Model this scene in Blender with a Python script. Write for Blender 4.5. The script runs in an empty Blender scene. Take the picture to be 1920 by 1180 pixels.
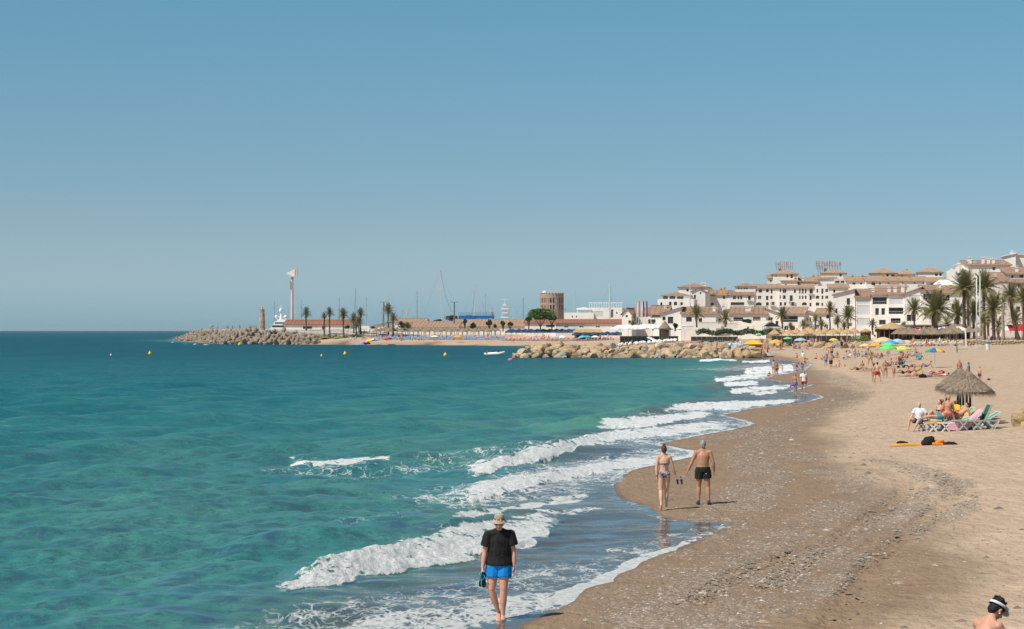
import bpy, math, random
import numpy as np
from mathutils import Vector, Matrix, noise as mnoise
random.seed(11); RNG = np.random.default_rng(5)
S = bpy.context.scene
COL = S.collection
R = math.radians
F = 3733.33          # focal length in photo pixels (70 mm lens on a 36 mm sensor, 1920 px wide)
EYE = 4.75           # camera height above the sea
HAZE = 3.5e-5        # density of the air box
HOR = 620.0          # photo row of the horizon

# ---------------------------------------------------------------- camera
cam_d = bpy.data.cameras.new('camera'); cam = bpy.data.objects.new('camera', cam_d); COL.objects.link(cam)
cam.location = (0, 0, EYE); cam.rotation_euler = (R(90), 0, 0)
cam_d.lens = 70; cam_d.sensor_width = 36; cam_d.shift_y = 30 / 1920
cam_d.clip_start = 0.5; cam_d.clip_end = 80000
S.camera = cam
# ---------------------------------------------------------------- sky and sun
SUN_EL = 54.0; SUN_AZ = 233.0      # azimuth clockwise from +Y
W = bpy.data.worlds.new('World'); S.world = W; W.use_nodes = True
wn = W.node_tree; wn.nodes.clear()
sky = wn.nodes.new('ShaderNodeTexSky'); sky.sky_type = 'NISHITA'; sky.sun_disc = False
sky.sun_elevation = R(SUN_EL); sky.sun_rotation = R(SUN_AZ)
sky.altitude = 0; sky.air_density = 0.5; sky.dust_density = 0.3; sky.ozone_density = 3.0
# the air colour of this hazy morning: a tint by elevation (sine of it, times 2) over the physical sky
tc = wn.nodes.new('ShaderNodeTexCoord'); sx = wn.nodes.new('ShaderNodeSeparateXYZ'); wn.links.new(tc.outputs['Generated'], sx.inputs[0])
m2 = wn.nodes.new('ShaderNodeMath'); m2.operation = 'MULTIPLY'; m2.inputs[1].default_value = 2.0; wn.links.new(sx.outputs[2], m2.inputs[0])
rp = wn.nodes.new('ShaderNodeValToRGB'); el = rp.color_ramp.elements
TINT = [(0, (.51, .74, .85)), (.0107, (.64, .775, .81)), (.021, (.775, .82, .79)), (.032, (.84, .845, .765)), (.059, (.87, .905, .765)), (.0857, (.89, 1.0, .82)),
        (.12, (.91, 1.14, .92)), (.164, (.90, 1.30, 1.04)), (.40, (.92, 1.08, 1.0))]
while len(el) < len(TINT): el.new(.5)
for i, (z, c) in enumerate(TINT): el[i].position = z * 2; el[i].color = (c[0] / 1.4, c[1] / 1.4, c[2] / 1.4, 1)
wn.links.new(m2.outputs[0], rp.inputs[0])
hsv = wn.nodes.new('ShaderNodeMix'); hsv.data_type = 'RGBA'; hsv.blend_type = 'MULTIPLY'
hsv.inputs[0].default_value = 1.0; wn.links.new(rp.outputs[0], hsv.inputs[7])
bg = wn.nodes.new('ShaderNodeBackground'); bg.inputs[1].default_value = 0.14   # 0.1 after the tint's 1/1.4
wo = wn.nodes.new('ShaderNodeOutputWorld')
wn.links.new(sky.outputs[0], hsv.inputs[6]); wn.links.new(hsv.outputs[2], bg.inputs[0]); wn.links.new(bg.outputs[0], wo.inputs[0])
sun_d = bpy.data.lights.new('sun', 'SUN'); sun_o = bpy.data.objects.new('sun', sun_d); COL.objects.link(sun_o)
sun_d.energy = 4.7; sun_d.angle = R(0.5); sun_d.color = (1.0, 0.95, 0.87)
_sv = Vector((math.sin(R(SUN_AZ)) * math.cos(R(SUN_EL)), math.cos(R(SUN_AZ)) * math.cos(R(SUN_EL)), math.sin(R(SUN_EL))))
sun_o.rotation_euler = _sv.to_track_quat('Z', 'Y').to_euler()
sun_o.location = (-20, -20, 40)
S.view_settings.view_transform = 'Standard'; S.view_settings.look = 'None'
S.view_settings.exposure = 0.10; S.view_settings.gamma = 1.0
S.view_settings.use_curve_mapping = False
S.render.engine = 'CYCLES'
S.cycles.max_bounces = 6; S.cycles.transparent_max_bounces = 8

# ---------------------------------------------------------------- helpers
def P(px, d, z=None, py=None):
    """world point seen at photo column px at distance d, at height z (or at photo row py)"""
    if z is None: z = EYE - (py - HOR) / F * d
    return Vector(((px - 960) / F * d, d, z))
def zpx(py, d): return EYE - (py - HOR) / F * d
def mpp(d): return d / F
def dist(py, z=0.0): return (EYE - z) * F / (py - HOR)

class NT:
    def __init__(s, m): s.t = m.node_tree
    def n(s, typ, **kw):
        x = s.t.nodes.new('ShaderNode' + typ)
        for k, v in kw.items():
            if k in ('inp',):
                for i, val in v.items():
                    x.inputs[i].default_value = val
            else: setattr(x, k, v)
        return x
    def l(s, a, b): s.t.links.new(a, b)
    def mix(s, fac, a, b, mode='MIX'):
        x = s.t.nodes.new('ShaderNodeMix'); x.data_type = 'RGBA'; x.blend_type = mode
        for sock, v in ((x.inputs[0], fac), (x.inputs[6], a), (x.inputs[7], b)):
            if isinstance(v, (int, float)): sock.default_value = v
            elif isinstance(v, (tuple, list)): sock.default_value = tuple(v) + ((1,) if len(v) == 3 else ())
            else: s.l(v, sock)
        return x.outputs[2]
    def math(s, op, a, b=0.0, c=None, clamp=False):
        x = s.t.nodes.new('ShaderNodeMath'); x.operation = op; x.use_clamp = clamp
        vals = [a, b] + ([c] if c is not None else [])
        for i, v in enumerate(vals):
            if isinstance(v, (int, float)): x.inputs[i].default_value = v
            else: s.l(v, x.inputs[i])
        return x.outputs[0]
    def ramp(s, fac, stops):
        x = s.t.nodes.new('ShaderNodeValToRGB'); e = x.color_ramp.elements
        while len(e) < len(stops): e.new(0.5)
        for i, (p, c) in enumerate(stops):
            e[i].position = p
            e[i].color = (c, c, c, 1) if isinstance(c, (int, float)) else tuple(c) + (1,)
        s.l(fac, x.inputs[0]); return x.outputs[0]
    def coords(s, scale=(1, 1, 1), kind='Object', rot=(0, 0, 0)):
        tc = s.t.nodes.new('ShaderNodeTexCoord'); mp = s.t.nodes.new('ShaderNodeMapping')
        mp.inputs['Scale'].default_value = scale; mp.inputs['Rotation'].default_value = rot
        s.l(tc.outputs[kind], mp.inputs[0]); return mp.outputs[0]
    def noise(s, vec, scale, detail=3, rough=0.55, dist=0.0):
        x = s.t.nodes.new('ShaderNodeTexNoise'); x.inputs['Scale'].default_value = scale
        x.inputs['Detail'].default_value = detail; x.inputs['Roughness'].default_value = rough
        x.inputs['Distortion'].default_value = dist
        if vec is not None: s.l(vec, x.inputs['Vector'])
        return x.outputs[0]
    def attr(s, name, out=2):
        x = s.t.nodes.new('ShaderNodeAttribute'); x.attribute_name = name; return x.outputs[out]

def newmat(name):
    m = bpy.data.materials.new(name); m.use_nodes = True
    b = m.node_tree.nodes['Principled BSDF']; return m, NT(m), b
_M = {}
def mat(name, col, rough=0.7, var=0.15, scale=2.0, bump=0.0, bscale=20, spec=0.3, metal=0.0, col2=None, sheen=0, sss=0):
    """principled material with cloudy colour variation and an optional fine bump"""
    if name in _M: return _M[name]
    m, t, b = newmat(name)
    v = t.coords()
    n = t.noise(v, scale, 4)
    c2 = col2 or tuple(max(0, c * (1 - 2 * var)) for c in col)
    c1 = tuple(min(1, c * (1 + var)) for c in col)
    fac = t.ramp(n, [(0.3, 0.0), (0.7, 1.0)])
    t.l(t.mix(fac, c2, c1), b.inputs['Base Color'])
    b.inputs['Roughness'].default_value = rough; b.inputs['Specular IOR Level'].default_value = spec
    b.inputs['Metallic'].default_value = metal
    if bump:
        bn = t.n('Bump', inp={0: min(1, bump), 1: 0.02}); t.l(t.noise(v, bscale, 3), bn.inputs['Height']); t.l(bn.outputs[0], b.inputs['Normal'])
    _M[name] = m
    return m

def mesh(name, verts, faces, mats=None, midx=None, smooth=False):
    me = bpy.data.meshes.new(name)
    me.from_pydata([tuple(v) for v in verts], [], faces)
    for m in (mats or []): me.materials.append(m)
    if midx is not None: me.polygons.foreach_set('material_index', np.asarray(midx, dtype=np.int32))
    if smooth: me.polygons.foreach_set('use_smooth', np.ones(len(me.polygons), dtype=bool))
    me.update()
    return me
def link(name, data, parent=None, loc=None, rotz=None):
    o = bpy.data.objects.new(name, data); COL.objects.link(o)
    if parent is not None: o.parent = parent
    if loc is not None: o.location = loc
    if rotz is not None: o.rotation_euler = (0, 0, rotz)
    return o
def tag(o, label=None, cat=None, group=None, kind=None):
    if label: o['label'] = label
    if cat: o['category'] = cat
    if group: o['group'] = group
    if kind: o['kind'] = kind
    return o
def thing(name, label, cat, loc=(0, 0, 0), rotz=0, group=None):
    o = bpy.data.objects.new(name, None); COL.objects.link(o); o.empty_display_size = 0.2
    o.location = loc; o.rotation_euler = (0, 0, rotz)
    return tag(o, label, cat, group)
def dup(root, loc=None, rotz=None, label=None, group=None, scale=None):
    r = root.copy(); COL.objects.link(r)
    if loc is not None: r.location = loc
    if rotz is not None: r.rotation_euler = (0, 0, rotz)
    if scale is not None: r.scale = (scale,) * 3 if isinstance(scale, (int, float)) else scale
    if label: r['label'] = label
    if group: r['group'] = group
    for ch in list(root.children):
        c = ch.copy(); COL.objects.link(c); c.parent = r
        for g in list(ch.children):
            d = g.copy(); COL.objects.link(d); d.parent = c
    return r

class MB:
    """collects boxes, tubes, sheets ... into one mesh"""
    def __init__(s): s.v = []; s.f = []; s.m = []
    def add(s, vs, fs, mi=0):
        o = len(s.v); s.v += [tuple(v) for v in vs]; s.f += [tuple(i + o for i in f) for f in fs]; s.m += [mi] * len(fs); return s
    def box(s, c, size, mi=0, rz=0.0, taper=1.0):
        x, y, z = size[0] / 2, size[1] / 2, size[2] / 2
        cs, sn = math.cos(rz), math.sin(rz); vs = []
        for dz in (-1, 1):
            k = 1.0 if dz < 0 else taper
            for dx, dy in ((-1, -1), (1, -1), (1, 1), (-1, 1)):
                X, Y = dx * x * k, dy * y * k
                vs.append((c[0] + X * cs - Y * sn, c[1] + X * sn + Y * cs, c[2] + dz * z))
        return s.add(vs, [(3, 2, 1, 0), (4, 5, 6, 7), (0, 1, 5, 4), (1, 2, 6, 5), (2, 3, 7, 6), (3, 0, 4, 7)], mi)
    def bar(s, a, b, w, h=None, mi=0, up=(0, 0, 1)):
        a, b = Vector(a), Vector(b); d = (b - a).normalized(); up = Vector(up)
        if abs(d.dot(up)) > 0.98: up = Vector((0, 1, 0))
        sx = d.cross(up).normalized() * w / 2; sz = sx.cross(d).normalized() * (h or w) / 2
        vs = [p + i * sx + j * sz for p in (a, b) for i, j in ((-1, -1), (1, -1), (1, 1), (-1, 1))]
        return s.add(vs, [(0, 1, 2, 3), (7, 6, 5, 4), (0, 4, 5, 1), (1, 5, 6, 2), (2, 6, 7, 3), (3, 7, 4, 0)], mi)
    def tube(s, pts, rad, seg=8, mi=0, cap=True, lat=None):
        """loft through pts; rad = number, or list of numbers / (rx, ry); lat = fixed sideways axis for the rx radius"""
        pts = [Vector(p) for p in pts]; n = len(pts); vs = []; fs = []
        if isinstance(rad, (int, float)): rad = [rad] * n
        prev = None
        for i, p in enumerate(pts):
            d = (pts[min(i + 1, n - 1)] - pts[max(i - 1, 0)]).normalized()
            if lat is not None: ax = Vector(lat[i] if isinstance(lat, list) else lat)
            else: ax = prev if prev is not None else (Vector((1, 0, 0)) if abs(d.x) < 0.9 else Vector((0, 1, 0)))
            ax = (ax - d * ax.dot(d))
            ax = ax.normalized() if ax.length > 1e-6 else Vector((1, 0, 0)); prev = ax
            ay = d.cross(ax)
            r = rad[i]; rx, ry = (r if isinstance(r, (tuple, list)) else (r, r))
            for k in range(seg):
                a = 2 * math.pi * k / seg
                vs.append(p + ax * rx * math.cos(a) + ay * ry * math.sin(a))
        for i in range(n - 1):
            for k in range(seg):
                k2 = (k + 1) % seg
                fs.append((i * seg + k, i * seg + k2, (i + 1) * seg + k2, (i + 1) * seg + k))
        if cap: fs.append(tuple(range(seg - 1, -1, -1))); fs.append(tuple((n - 1) * seg + k for k in range(seg)))
        return s.add(vs, fs, mi)
    def ball(s, c, r, seg=10, rings=7, mi=0, rot=None):
        r = (r, r, r) if isinstance(r, (int, float)) else r; vs = []; fs = []
        for i in range(rings + 1):
            th = math.pi * i / rings
            for k in range(seg):
                a = 2 * math.pi * k / seg
                v = Vector((r[0] * math.sin(th) * math.cos(a), r[1] * math.sin(th) * math.sin(a), r[2] * math.cos(th)))
                if rot is not None: v = rot @ v
                vs.append(v + Vector(c))
        for i in range(rings):
            for k in range(seg):
                k2 = (k + 1) % seg
                q = (i * seg + k, (i + 1) * seg + k, (i + 1) * seg + k2, i * seg + k2)
                fs.append(q)
        return s.add(vs, fs, mi)
    def lathe(s, prof, seg=12, mi=0, c=(0, 0, 0), wob=0.0):
        vs = []; fs = []
        for i, (r, z) in enumerate(prof):
            for k in range(seg):
                a = 2 * math.pi * k / seg; rr = r * (1 + wob * random.uniform(-1, 1))
                vs.append((c[0] + rr * math.cos(a), c[1] + rr * math.sin(a), c[2] + z + wob * random.uniform(-.3, .3)))
        for i in range(len(prof) - 1):
            for k in range(seg):
                k2 = (k + 1) % seg; fs.append((i * seg + k, i * seg + k2, (i + 1) * seg + k2, (i + 1) * seg + k))
        return s.add(vs, fs, mi)
    def data(s, name, mats, smooth=False): return mesh(name, s.v, s.f, mats if isinstance(mats, (list, tuple)) else [mats], s.m, smooth)
    def build(s, name, mats, parent=None, loc=None, rotz=None, smooth=False):
        return link(name, s.data(name, mats, smooth), parent, loc, rotz)
# ================================================================ shoreline, land and sea
EDGE = [(1400, 700), (1260, 850), (1200, 915), (1180, 935), (1167, 960), (1155, 985), (1137, 1020), (1120, 1042), (1105, 1062), (1091, 1115), (1078, 1130), (1066, 1165), (1055, 1174),
        (1041, 1212), (1032, 1247), (1022, 1272), (1000, 1322), (988, 1357), (981, 1352), (976, 1245), (965, 1213), (950, 1190), (937, 1148), (919, 1131),
        (908, 1130), (893, 1150), (882, 1170), (870, 1225), (857, 1283), (848, 1304), (842, 1268), (833, 1225), (817, 1297), (802, 1385), (795, 1407),
        (786, 1378), (778, 1346), (766, 1407), (755, 1505), (745, 1540), (739, 1520), (735, 1478), (728, 1498), (721, 1524), (717, 1470), (711, 1425),
        (705, 1447), (695, 1505), (683, 1520), (678, 1485), (671, 1425), (666, 1420), (660, 1180), (654, 1060), (649, 1000), (647.5, 800), (646.8, 640),
        (646.3, 600), (645.8, 430), (641.5, 355), (638, 335), (634, 335), (630, 350), (620.5, 380)]
_ey = np.array([e[0] for e in EDGE][::-1], float); _ex = np.array([e[1] for e in EDGE][::-1], float)
_ed = EYE * F / (_ey - HOR)                       # distance of each edge point (decreasing in y order -> far first)
_eX = (_ex - 960) / F * _ed
_o = np.argsort(_ed); _ed = _ed[_o]; _eX = _eX[_o]
def edge_x(d): return np.interp(d, _ed, _eX)
_sd = np.array([10, 20, 30, 36, 45, 55, 70, 90, 110, 140, 180, 240, 300, 352, 400, 460, 560, 640, 700, 770, 900, 1300])
_sX = np.array([-6, -3.5, -.4, 2.2, 3.5, 4, 5, 8, 11.5, 18.5, 22.5, 30, 38, 42, 42, 36, 20, 5, -55, -105, -150, -190.])
def smooth_x(d): return np.interp(d, _sd, _sX)
def sstep(a, b, x): t = np.clip((x - a) / (b - a), 0, 1); return t * t * (3 - 2 * t)
def vnoise(x, y, seed=0):
    """smooth value noise, vectorised"""
    xi = np.floor(x).astype(np.int64); yi = np.floor(y).astype(np.int64); fx = x - xi; fy = y - yi
    def h(a, b):
        n = (a * 374761393 + b * 668265263 + seed * 974634777) & 0xffffffff
        n = ((n ^ (n >> 13)) * 1274126177) & 0xffffffff
        return ((n ^ (n >> 16)) & 0xffff) / 65535.0
    fx = fx * fx * (3 - 2 * fx); fy = fy * fy * (3 - 2 * fy)
    return (h(xi, yi) * (1 - fx) + h(xi + 1, yi) * fx) * (1 - fy) + (h(xi, yi + 1) * (1 - fx) + h(xi + 1, yi + 1) * fx) * fy
def fbm(x, y, oct=4, seed=0):
    s = 0; a = .5; t = 0
    for i in range(oct): s = s + a * vnoise(x * 2 ** i, y * 2 ** i, seed + i); t += a; a *= .5
    return s / t
def ground_np(X, D):
    u = X - edge_x(D); us = X - smooth_x(D)
    usc = np.maximum(us, 0)
    far = sstep(300, 420, D)
    prof = np.interp(usc, [0, 4, 10, 16, 30, 60, 120, 4000], [0, .13, .38, .62, 1.25, 2.15, 2.6, 3.2])
    proff = np.interp(usc, [0, 6, 20, 45, 80, 4000], [0, .35, 1.5, 2.35, 3.3, 3.9])
    # the bay behind the groyne rises with distance inland instead of across
    back = np.interp(D, [0, 640, 655, 690, 720, 5000], [0, 0, .9, 2.4, 3.6, 3.9])
    prof = prof * (1 - far) + proff * far
    w = sstep(0.3, 5.0, u) * sstep(0, 3, us + 1.5)
    z = (0.02 * u) * (1 - w) + np.maximum(prof, .01 * u) * w
    z = np.where(u < 0, np.maximum(np.where(u > -.7, 0.03 * u, -.021 + .45 * (u + .7)), -2.5), z)
    wb = sstep(640, 660, D) * (u > 0)
    z = np.where(wb > 0, np.maximum(z * (1 - wb), np.minimum(back, .08 * np.maximum(u, 0) + .05)), z)
    rough = np.clip(u / 6, 0, 1) * np.clip(1.4 - D / 300, 0, 1)
    z = z + rough * (0.10 * (fbm(X / 5, D / 7, 3, 3) - .5) + 0.05 * (fbm(X / .9, D / 1.3, 2, 9) - .5))
    # scarp left by a high tide on the bend by the groyne
    sc = sstep(8.5, 10.0, us) * np.exp(-((D - 255) / 45) ** 2) * .35
    return z + sc
def ground(x, d): return float(ground_np(np.array([float(x)]), np.array([float(d)]))[0])
def on_ground(px, py, it=25):
    """world point of the ground seen at a photo pixel"""
    lo = 18.0; prev = lo; d = lo
    ds = np.geomspace(18, 1400, 2500)
    X = (px - 960) / F * ds; z = np.maximum(ground_np(X, ds), 0.0)
    zr = EYE - (py - HOR) / F * ds
    k = np.argmax(zr <= z)
    if zr[k] > z[k]: k = len(ds) - 1
    if k > 0:
        a = (zr[k - 1] - z[k - 1]); b = (z[k] - zr[k]); t = a / (a + b + 1e-9); dd = ds[k - 1] + t * (ds[k] - ds[k - 1])
    else: dd = ds[0]
    x = (px - 960) / F * dd
    return Vector((x, dd, max(0.0, ground(x, dd))))

def grid_mesh(name, X, D, Z, keep=None, attrs=None, mats=None):
    nr, nc = X.shape
    idx = np.arange(nr * nc).reshape(nr, nc)
    a = idx[:-1, :-1].ravel(); b = idx[:-1, 1:].ravel(); c = idx[1:, 1:].ravel(); e = idx[1:, :-1].ravel()
    q = np.stack([a, b, c, e], 1)
    if keep is not None:
        kk = keep.ravel(); q = q[kk[q].any(1)]
        used = np.zeros(nr * nc, bool); used[q.ravel()] = True
        remap = np.cumsum(used) - 1; q = remap[q]
    else: used = np.ones(nr * nc, bool)
    co = np.stack([X.ravel(), D.ravel(), Z.ravel()], 1)[used]
    me = bpy.data.meshes.new(name); me.vertices.add(len(co)); me.vertices.foreach_set('co', co.ravel().astype(np.float32))
    me.loops.add(q.size); me.loops.foreach_set('vertex_index', q.ravel().astype(np.int32))
    me.polygons.add(len(q)); me.polygons.foreach_set('loop_start', (np.arange(len(q)) * 4).astype(np.int32))
    me.polygons.foreach_set('use_smooth', np.ones(len(q), bool))
    me.update(); me.validate()
    for k, v in (attrs or {}).items():
        at = me.attributes.new(k, 'FLOAT', 'POINT'); at.data.foreach_set('value', v.ravel()[used].astype(np.float32))
    for m in mats or []: me.materials.append(m)
    return me

# ---- gravel bands on the beach (photo px polylines, half width px) turned into world segments on the ground
GRAVEL = [([(1330, 1180), (1420, 1110), (1500, 1060), (1600, 1010), (1700, 955), (1770, 915), (1740, 890), (1640, 862)], .95, 1.0),
          ([(1480, 1150), (1560, 1090), (1640, 1030), (1740, 985), (1810, 955), (1800, 900)], .6, .7),
          ([(1200, 1170), (1330, 1090), (1450, 1010), (1560, 960), (1620, 930), (1560, 880), (1480, 850), (1420, 835)], 1.5, .6),
          ([(1300, 1010), (1380, 960), (1430, 900), (1400, 850), (1480, 800), (1560, 760), (1620, 735)], 1.5, .95),
          ([(1320, 825), (1400, 812), (1500, 785), (1580, 755), (1600, 730), (1560, 705), (1520, 695)], 2.4, 1.0),
          ([(1120, 1150), (1250, 1060), (1360, 1010)], 1.2, .25)]
def seg_dist(X, D, pts):
    best = np.full(X.shape, 1e9)
    for (x0, y0), (x1, y1) in zip(pts[:-1], pts[1:]):
        dx, dy = x1 - x0, y1 - y0; L = dx * dx + dy * dy + 1e-9
        t = np.clip(((X - x0) * dx + (D - y0) * dy) / L, 0, 1)
        best = np.minimum(best, np.hypot(X - x0 - t * dx, D - y0 - t * dy))
    return best
def gravel_np(X, D):
    g = np.zeros(X.shape)
    for pts, hw, amt in GRAVEL_W:
        dd = seg_dist(X, D, pts)
        g = np.maximum(g, amt * (1 - sstep(.15, 1.0, dd / (hw * .85))))
    n = fbm(X / 1.1, D / 2.4, 4, 21)
    return np.clip(g * (0.25 + 1.5 * sstep(.3, .68, n)), 0, 1)
GRAVEL_W = [([tuple(on_ground(*p)[:2]) for p in pts], hw * (1 + .0), amt) for pts, hw, amt in GRAVEL]
TRACKS = [[(1560, 1180), (1640, 1050), (1720, 985), (1790, 925), (1770, 890)], [(1440, 1100), (1530, 1035), (1610, 985), (1690, 935), (1700, 905), (1650, 880)],
          [(1300, 1130), (1390, 1070), (1500, 1035)]]
TRACKS_W = [[tuple(on_ground(*p)[:2]) for p in t] for t in TRACKS]

# ---- terrain grid, finer where the photo shows it larger
rows = np.concatenate([np.arange(1420, 1190, -6.0), np.arange(1190, 700, -1.25), np.arange(700, 640, -.7), np.arange(640, 626, -.35), [625, 624, 623, 622]])
Dr = EYE * F / (rows - HOR)
Dr = np.unique(np.round(np.clip(Dr, 20, 2600), 3)); Dr = Dr[Dr > 20.05]
cx = np.concatenate([[-3500, -1500, -600, -200, 0, 200], np.arange(300, 880, 20.0), np.arange(880, 1940, 2.6), [1950, 1990, 2060, 2200, 2600, 3200, 4500, 7000]])
DD, CX = np.meshgrid(Dr, cx, indexing='ij')
XX = (CX - 960) / F * DD
ZZ = ground_np(XX, DD)
uu = XX - edge_x(DD)
grv = gravel_np(XX, DD)
trk = np.zeros(XX.shape)
for t in TRACKS_W:
    dd_ = seg_dist(XX, DD, t); trk = np.maximum(trk, (1 - sstep(.15, .42, dd_)) * (.5 + fbm(XX, DD / 2, 2, 5)))
ZZ = ZZ - 0.05 * trk * (1 + .5 * np.sin(DD * 9)) + .02 * grv * (fbm(XX * 6, DD * 3, 2, 33) - .3)
land_m, t, b = newmat('beach_sand')
v = t.coords()
n1 = t.noise(v, .6, 5, .6); n2 = t.noise(v, 9, 4, .7); n3 = t.noise(t.coords((1, .35, 1)), 3.2, 4, .6)
dry = t.mix(t.ramp(n1, [(.3, 0), (.7, 1)]), (.46, .336, .232), (.54, .405, .283))
dry = t.mix(t.math('MULTIPLY', t.ramp(n3, [(.42, 0), (.62, 1)]), .4), dry, (.34, .235, .155))
dry = t.mix(t.ramp(n2, [(.60, 0), (.78, .7)]), dry, (.26, .18, .11))
damp = t.mix(t.ramp(n1, [(.3, 0), (.7, 1)]), (.235, .158, .098), (.285, .197, .124))
c = t.mix(t.attr('damp'), dry, damp)
c = t.mix(t.attr('wet'), c, (.15, .098, .06))
pb = t.n('TexVoronoi', inp={'Scale': 17.0}); t.l(v, pb.inputs['Vector'])
pcol = t.ramp(t.n('SeparateColor').outputs[0], [(0, .1), (1, .5)])
sep = [x for x in t.t.nodes if x.bl_idname == 'ShaderNodeSeparateColor'][-1]; t.l(pb.outputs['Color'], sep.inputs[0])
pcol = t.ramp(sep.outputs[0], [(0, (.11, .095, .08)), (.45, (.26, .215, .165)), (.75, (.40, .34, .27)), (1, (.62, .57, .50))])
gm = t.math('MULTIPLY', t.attr('gravel'), t.ramp(sep.outputs[1], [(.25, 0), (.5, 1)]), clamp=True)
c = t.mix(t.math('MULTIPLY', gm, .5), c, pcol)
c = t.mix(t.math('MULTIPLY', t.attr('track'), .3, clamp=True), c, (.22, .145, .088))
t.l(c, b.inputs['Base Color'])
rr = t.math('SUBTRACT', .92, t.math('MULTIPLY', t.attr('wet'), .62)); t.l(rr, b.inputs['Roughness'])
b.inputs['Specular IOR Level'].default_value = .3
hh = t.math('ADD', t.math('MULTIPLY', n2, .5), t.math('MULTIPLY', n3, 1.2))
hh = t.math('ADD', hh, t.math('MULTIPLY', t.noise(v, 2.2, 3, .6), 1.5))
hh = t.math('ADD', hh, t.math('MULTIPLY', t.math('MULTIPLY', t.attr('gravel'), sep.outputs[2]), .8))
bn = t.n('Bump', inp={1: .09}); t.l(t.math('SUBTRACT', 1.0, t.attr('wet'), clamp=True), bn.inputs[0]); t.l(hh, bn.inputs['Height']); t.l(bn.outputs[0], b.inputs['Normal'])
wn_ = 0.6 * (fbm(XX / 1.2, DD / 3, 3, 7) - .5)
us_ = XX - smooth_x(DD)
near = 1 - sstep(300, 420, DD)
damp_a = (1 - sstep(5.0, 7.5, us_ + 3.0 * wn_ + 0.012 * (DD - 40) * 0)) * near + (1 - near) * (1 - sstep(2, 5, uu))
wet_a = 1 - sstep(.15, .55, uu + .4 * wn_)
keep = (ZZ > -0.6)
land = link('beach', grid_mesh('beach', XX, DD, ZZ, keep, {'damp': damp_a, 'wet': wet_a, 'gravel': grv, 'track': np.clip(trk, 0, 1)}, [land_m]))
tag(land, kind='structure')

# ---------------------------------------------------------------- sea
def ln(pts): return [tuple(P(x, dist(y), 0)[:2]) for x, y in pts]
# breakers: crest line in photo px, wave height (m), length of the white water in front (m), where foam starts along the line (0..1)
BREAK = [
 # (foot line, upper line, height, foam from, foam to)
 ([(500, 1135), (548, 1122), (620, 1108), (700, 1088), (800, 1065), (880, 1048), (968, 1030), (1028, 1004), (1052, 985)],
  [(520, 1095), (560, 1075), (610, 1048), (700, 1026), (790, 1006), (880, 992), (960, 978), (1010, 970), (1060, 968)], .50, .07, 1.0),
 ([(700, 1012), (790, 998), (880, 982), (940, 972), (1000, 960), (1060, 945), (1110, 932)],
  [(720, 992), (800, 976), (880, 965), (940, 957), (1000, 943), (1050, 933), (1090, 926)], .20, .42, 1.0),
 ([(830, 945), (890, 937), (988, 919), (1042, 904), (1152, 882), (1225, 870), (1290, 857)],
  [(800, 922), (870, 915), (960, 895), (1040, 884), (1140, 866), (1220, 856), (1295, 848)], .30, .13, 1.0),
 ([(840, 900), (907, 892), (933, 884), (980, 875), (1035, 860), (1079, 846), (1152, 828), (1225, 820), (1297, 813), (1380, 803)],
  [(850, 872), (915, 866), (988, 842), (1042, 833), (1090, 820), (1152, 808), (1225, 803), (1297, 796), (1370, 789), (1400, 790)], .42, .1, 1.0),
 ([(980, 822), (1080, 815), (1144, 805), (1225, 799), (1297, 786), (1345, 778)],
  [(980, 800), (1080, 790), (1144, 788), (1225, 781), (1285, 774), (1335, 772)], .36, .42, 1.0),
 ([(1140, 782), (1220, 776), (1279, 773), (1370, 769), (1443, 760), (1505, 752)],
  [(1140, 770), (1220, 762), (1283, 757), (1334, 754), (1407, 752), (1490, 749)], .40, .33, 1.0),
 ([(530, 876), (600, 884), (680, 882), (760, 876)], [(520, 868), (600, 864), (690, 858), (775, 856)], .24, .10, .88),
 ([(1340, 742), (1375, 739), (1430, 734), (1500, 727)], [(1340, 734), (1395, 727), (1440, 724), (1500, 721)], .22, .2, 1.0),
 ([(1400, 744), (1426, 741), (1459, 738)], [(1400, 739), (1430, 733), (1465, 731)], .2, .1, 1.0),
 ([(1330, 724), (1380, 724), (1425, 722)], [(1330, 719), (1380, 716), (1430, 714)], .2, .3, 1.0),
 ([(1330, 714), (1351, 715), (1421, 710), (1450, 704)], [(1330, 707), (1351, 708), (1400, 702), (1440, 697)], .2, .1, 1.0),
 ([(1390, 703), (1445, 704), (1500, 695)], [(1395, 691), (1450, 684), (1515, 681)], .3, .08, .92),
 ([(1305, 679), (1340, 678), (1390, 678)], [(1305, 675), (1340, 672), (1390, 673)], .3, .08, .92),
 ([(1388, 681), (1420, 681), (1450, 679)], [(1388, 677), (1420, 675), (1450, 674)], .25, .08, .92),
 ([(315, 641), (350, 645.5), (400, 647.5)], [(315, 640), (350, 644), (400, 646)], .3, .08, .92),
]
rows = np.concatenate([np.arange(1420, 1190, -8.0), np.arange(1190, 650, -1.0), np.arange(650, 630, -.8), [629, 628, 627, 626, 625, 624, 623.2, 622.5, 622, 621.6, 621.3, 621, 620.8, 620.6, 620.5, 620.4]])
Dr = np.sort(EYE * F / (rows - HOR))
cx = np.concatenate([[-6000, -3500, -1500, -700, -300, -120], np.arange(-60, 1560, 2.7), [1570, 1640, 1750, 1920, 2200, 3000]])
DW, CX = np.meshgrid(Dr, cx, indexing='ij')
XW = (CX - 960) / F * DW
uw = XW - edge_x(DW)
off = -uw                                             # metres out from the water's edge
offs = smooth_x(DW) - XW
Z = np.zeros(XW.shape); foam = np.zeros(XW.shape); green = np.zeros(XW.shape)
spac = DW * DW / (EYE * F) * 1.0                     # row spacing in metres
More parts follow.
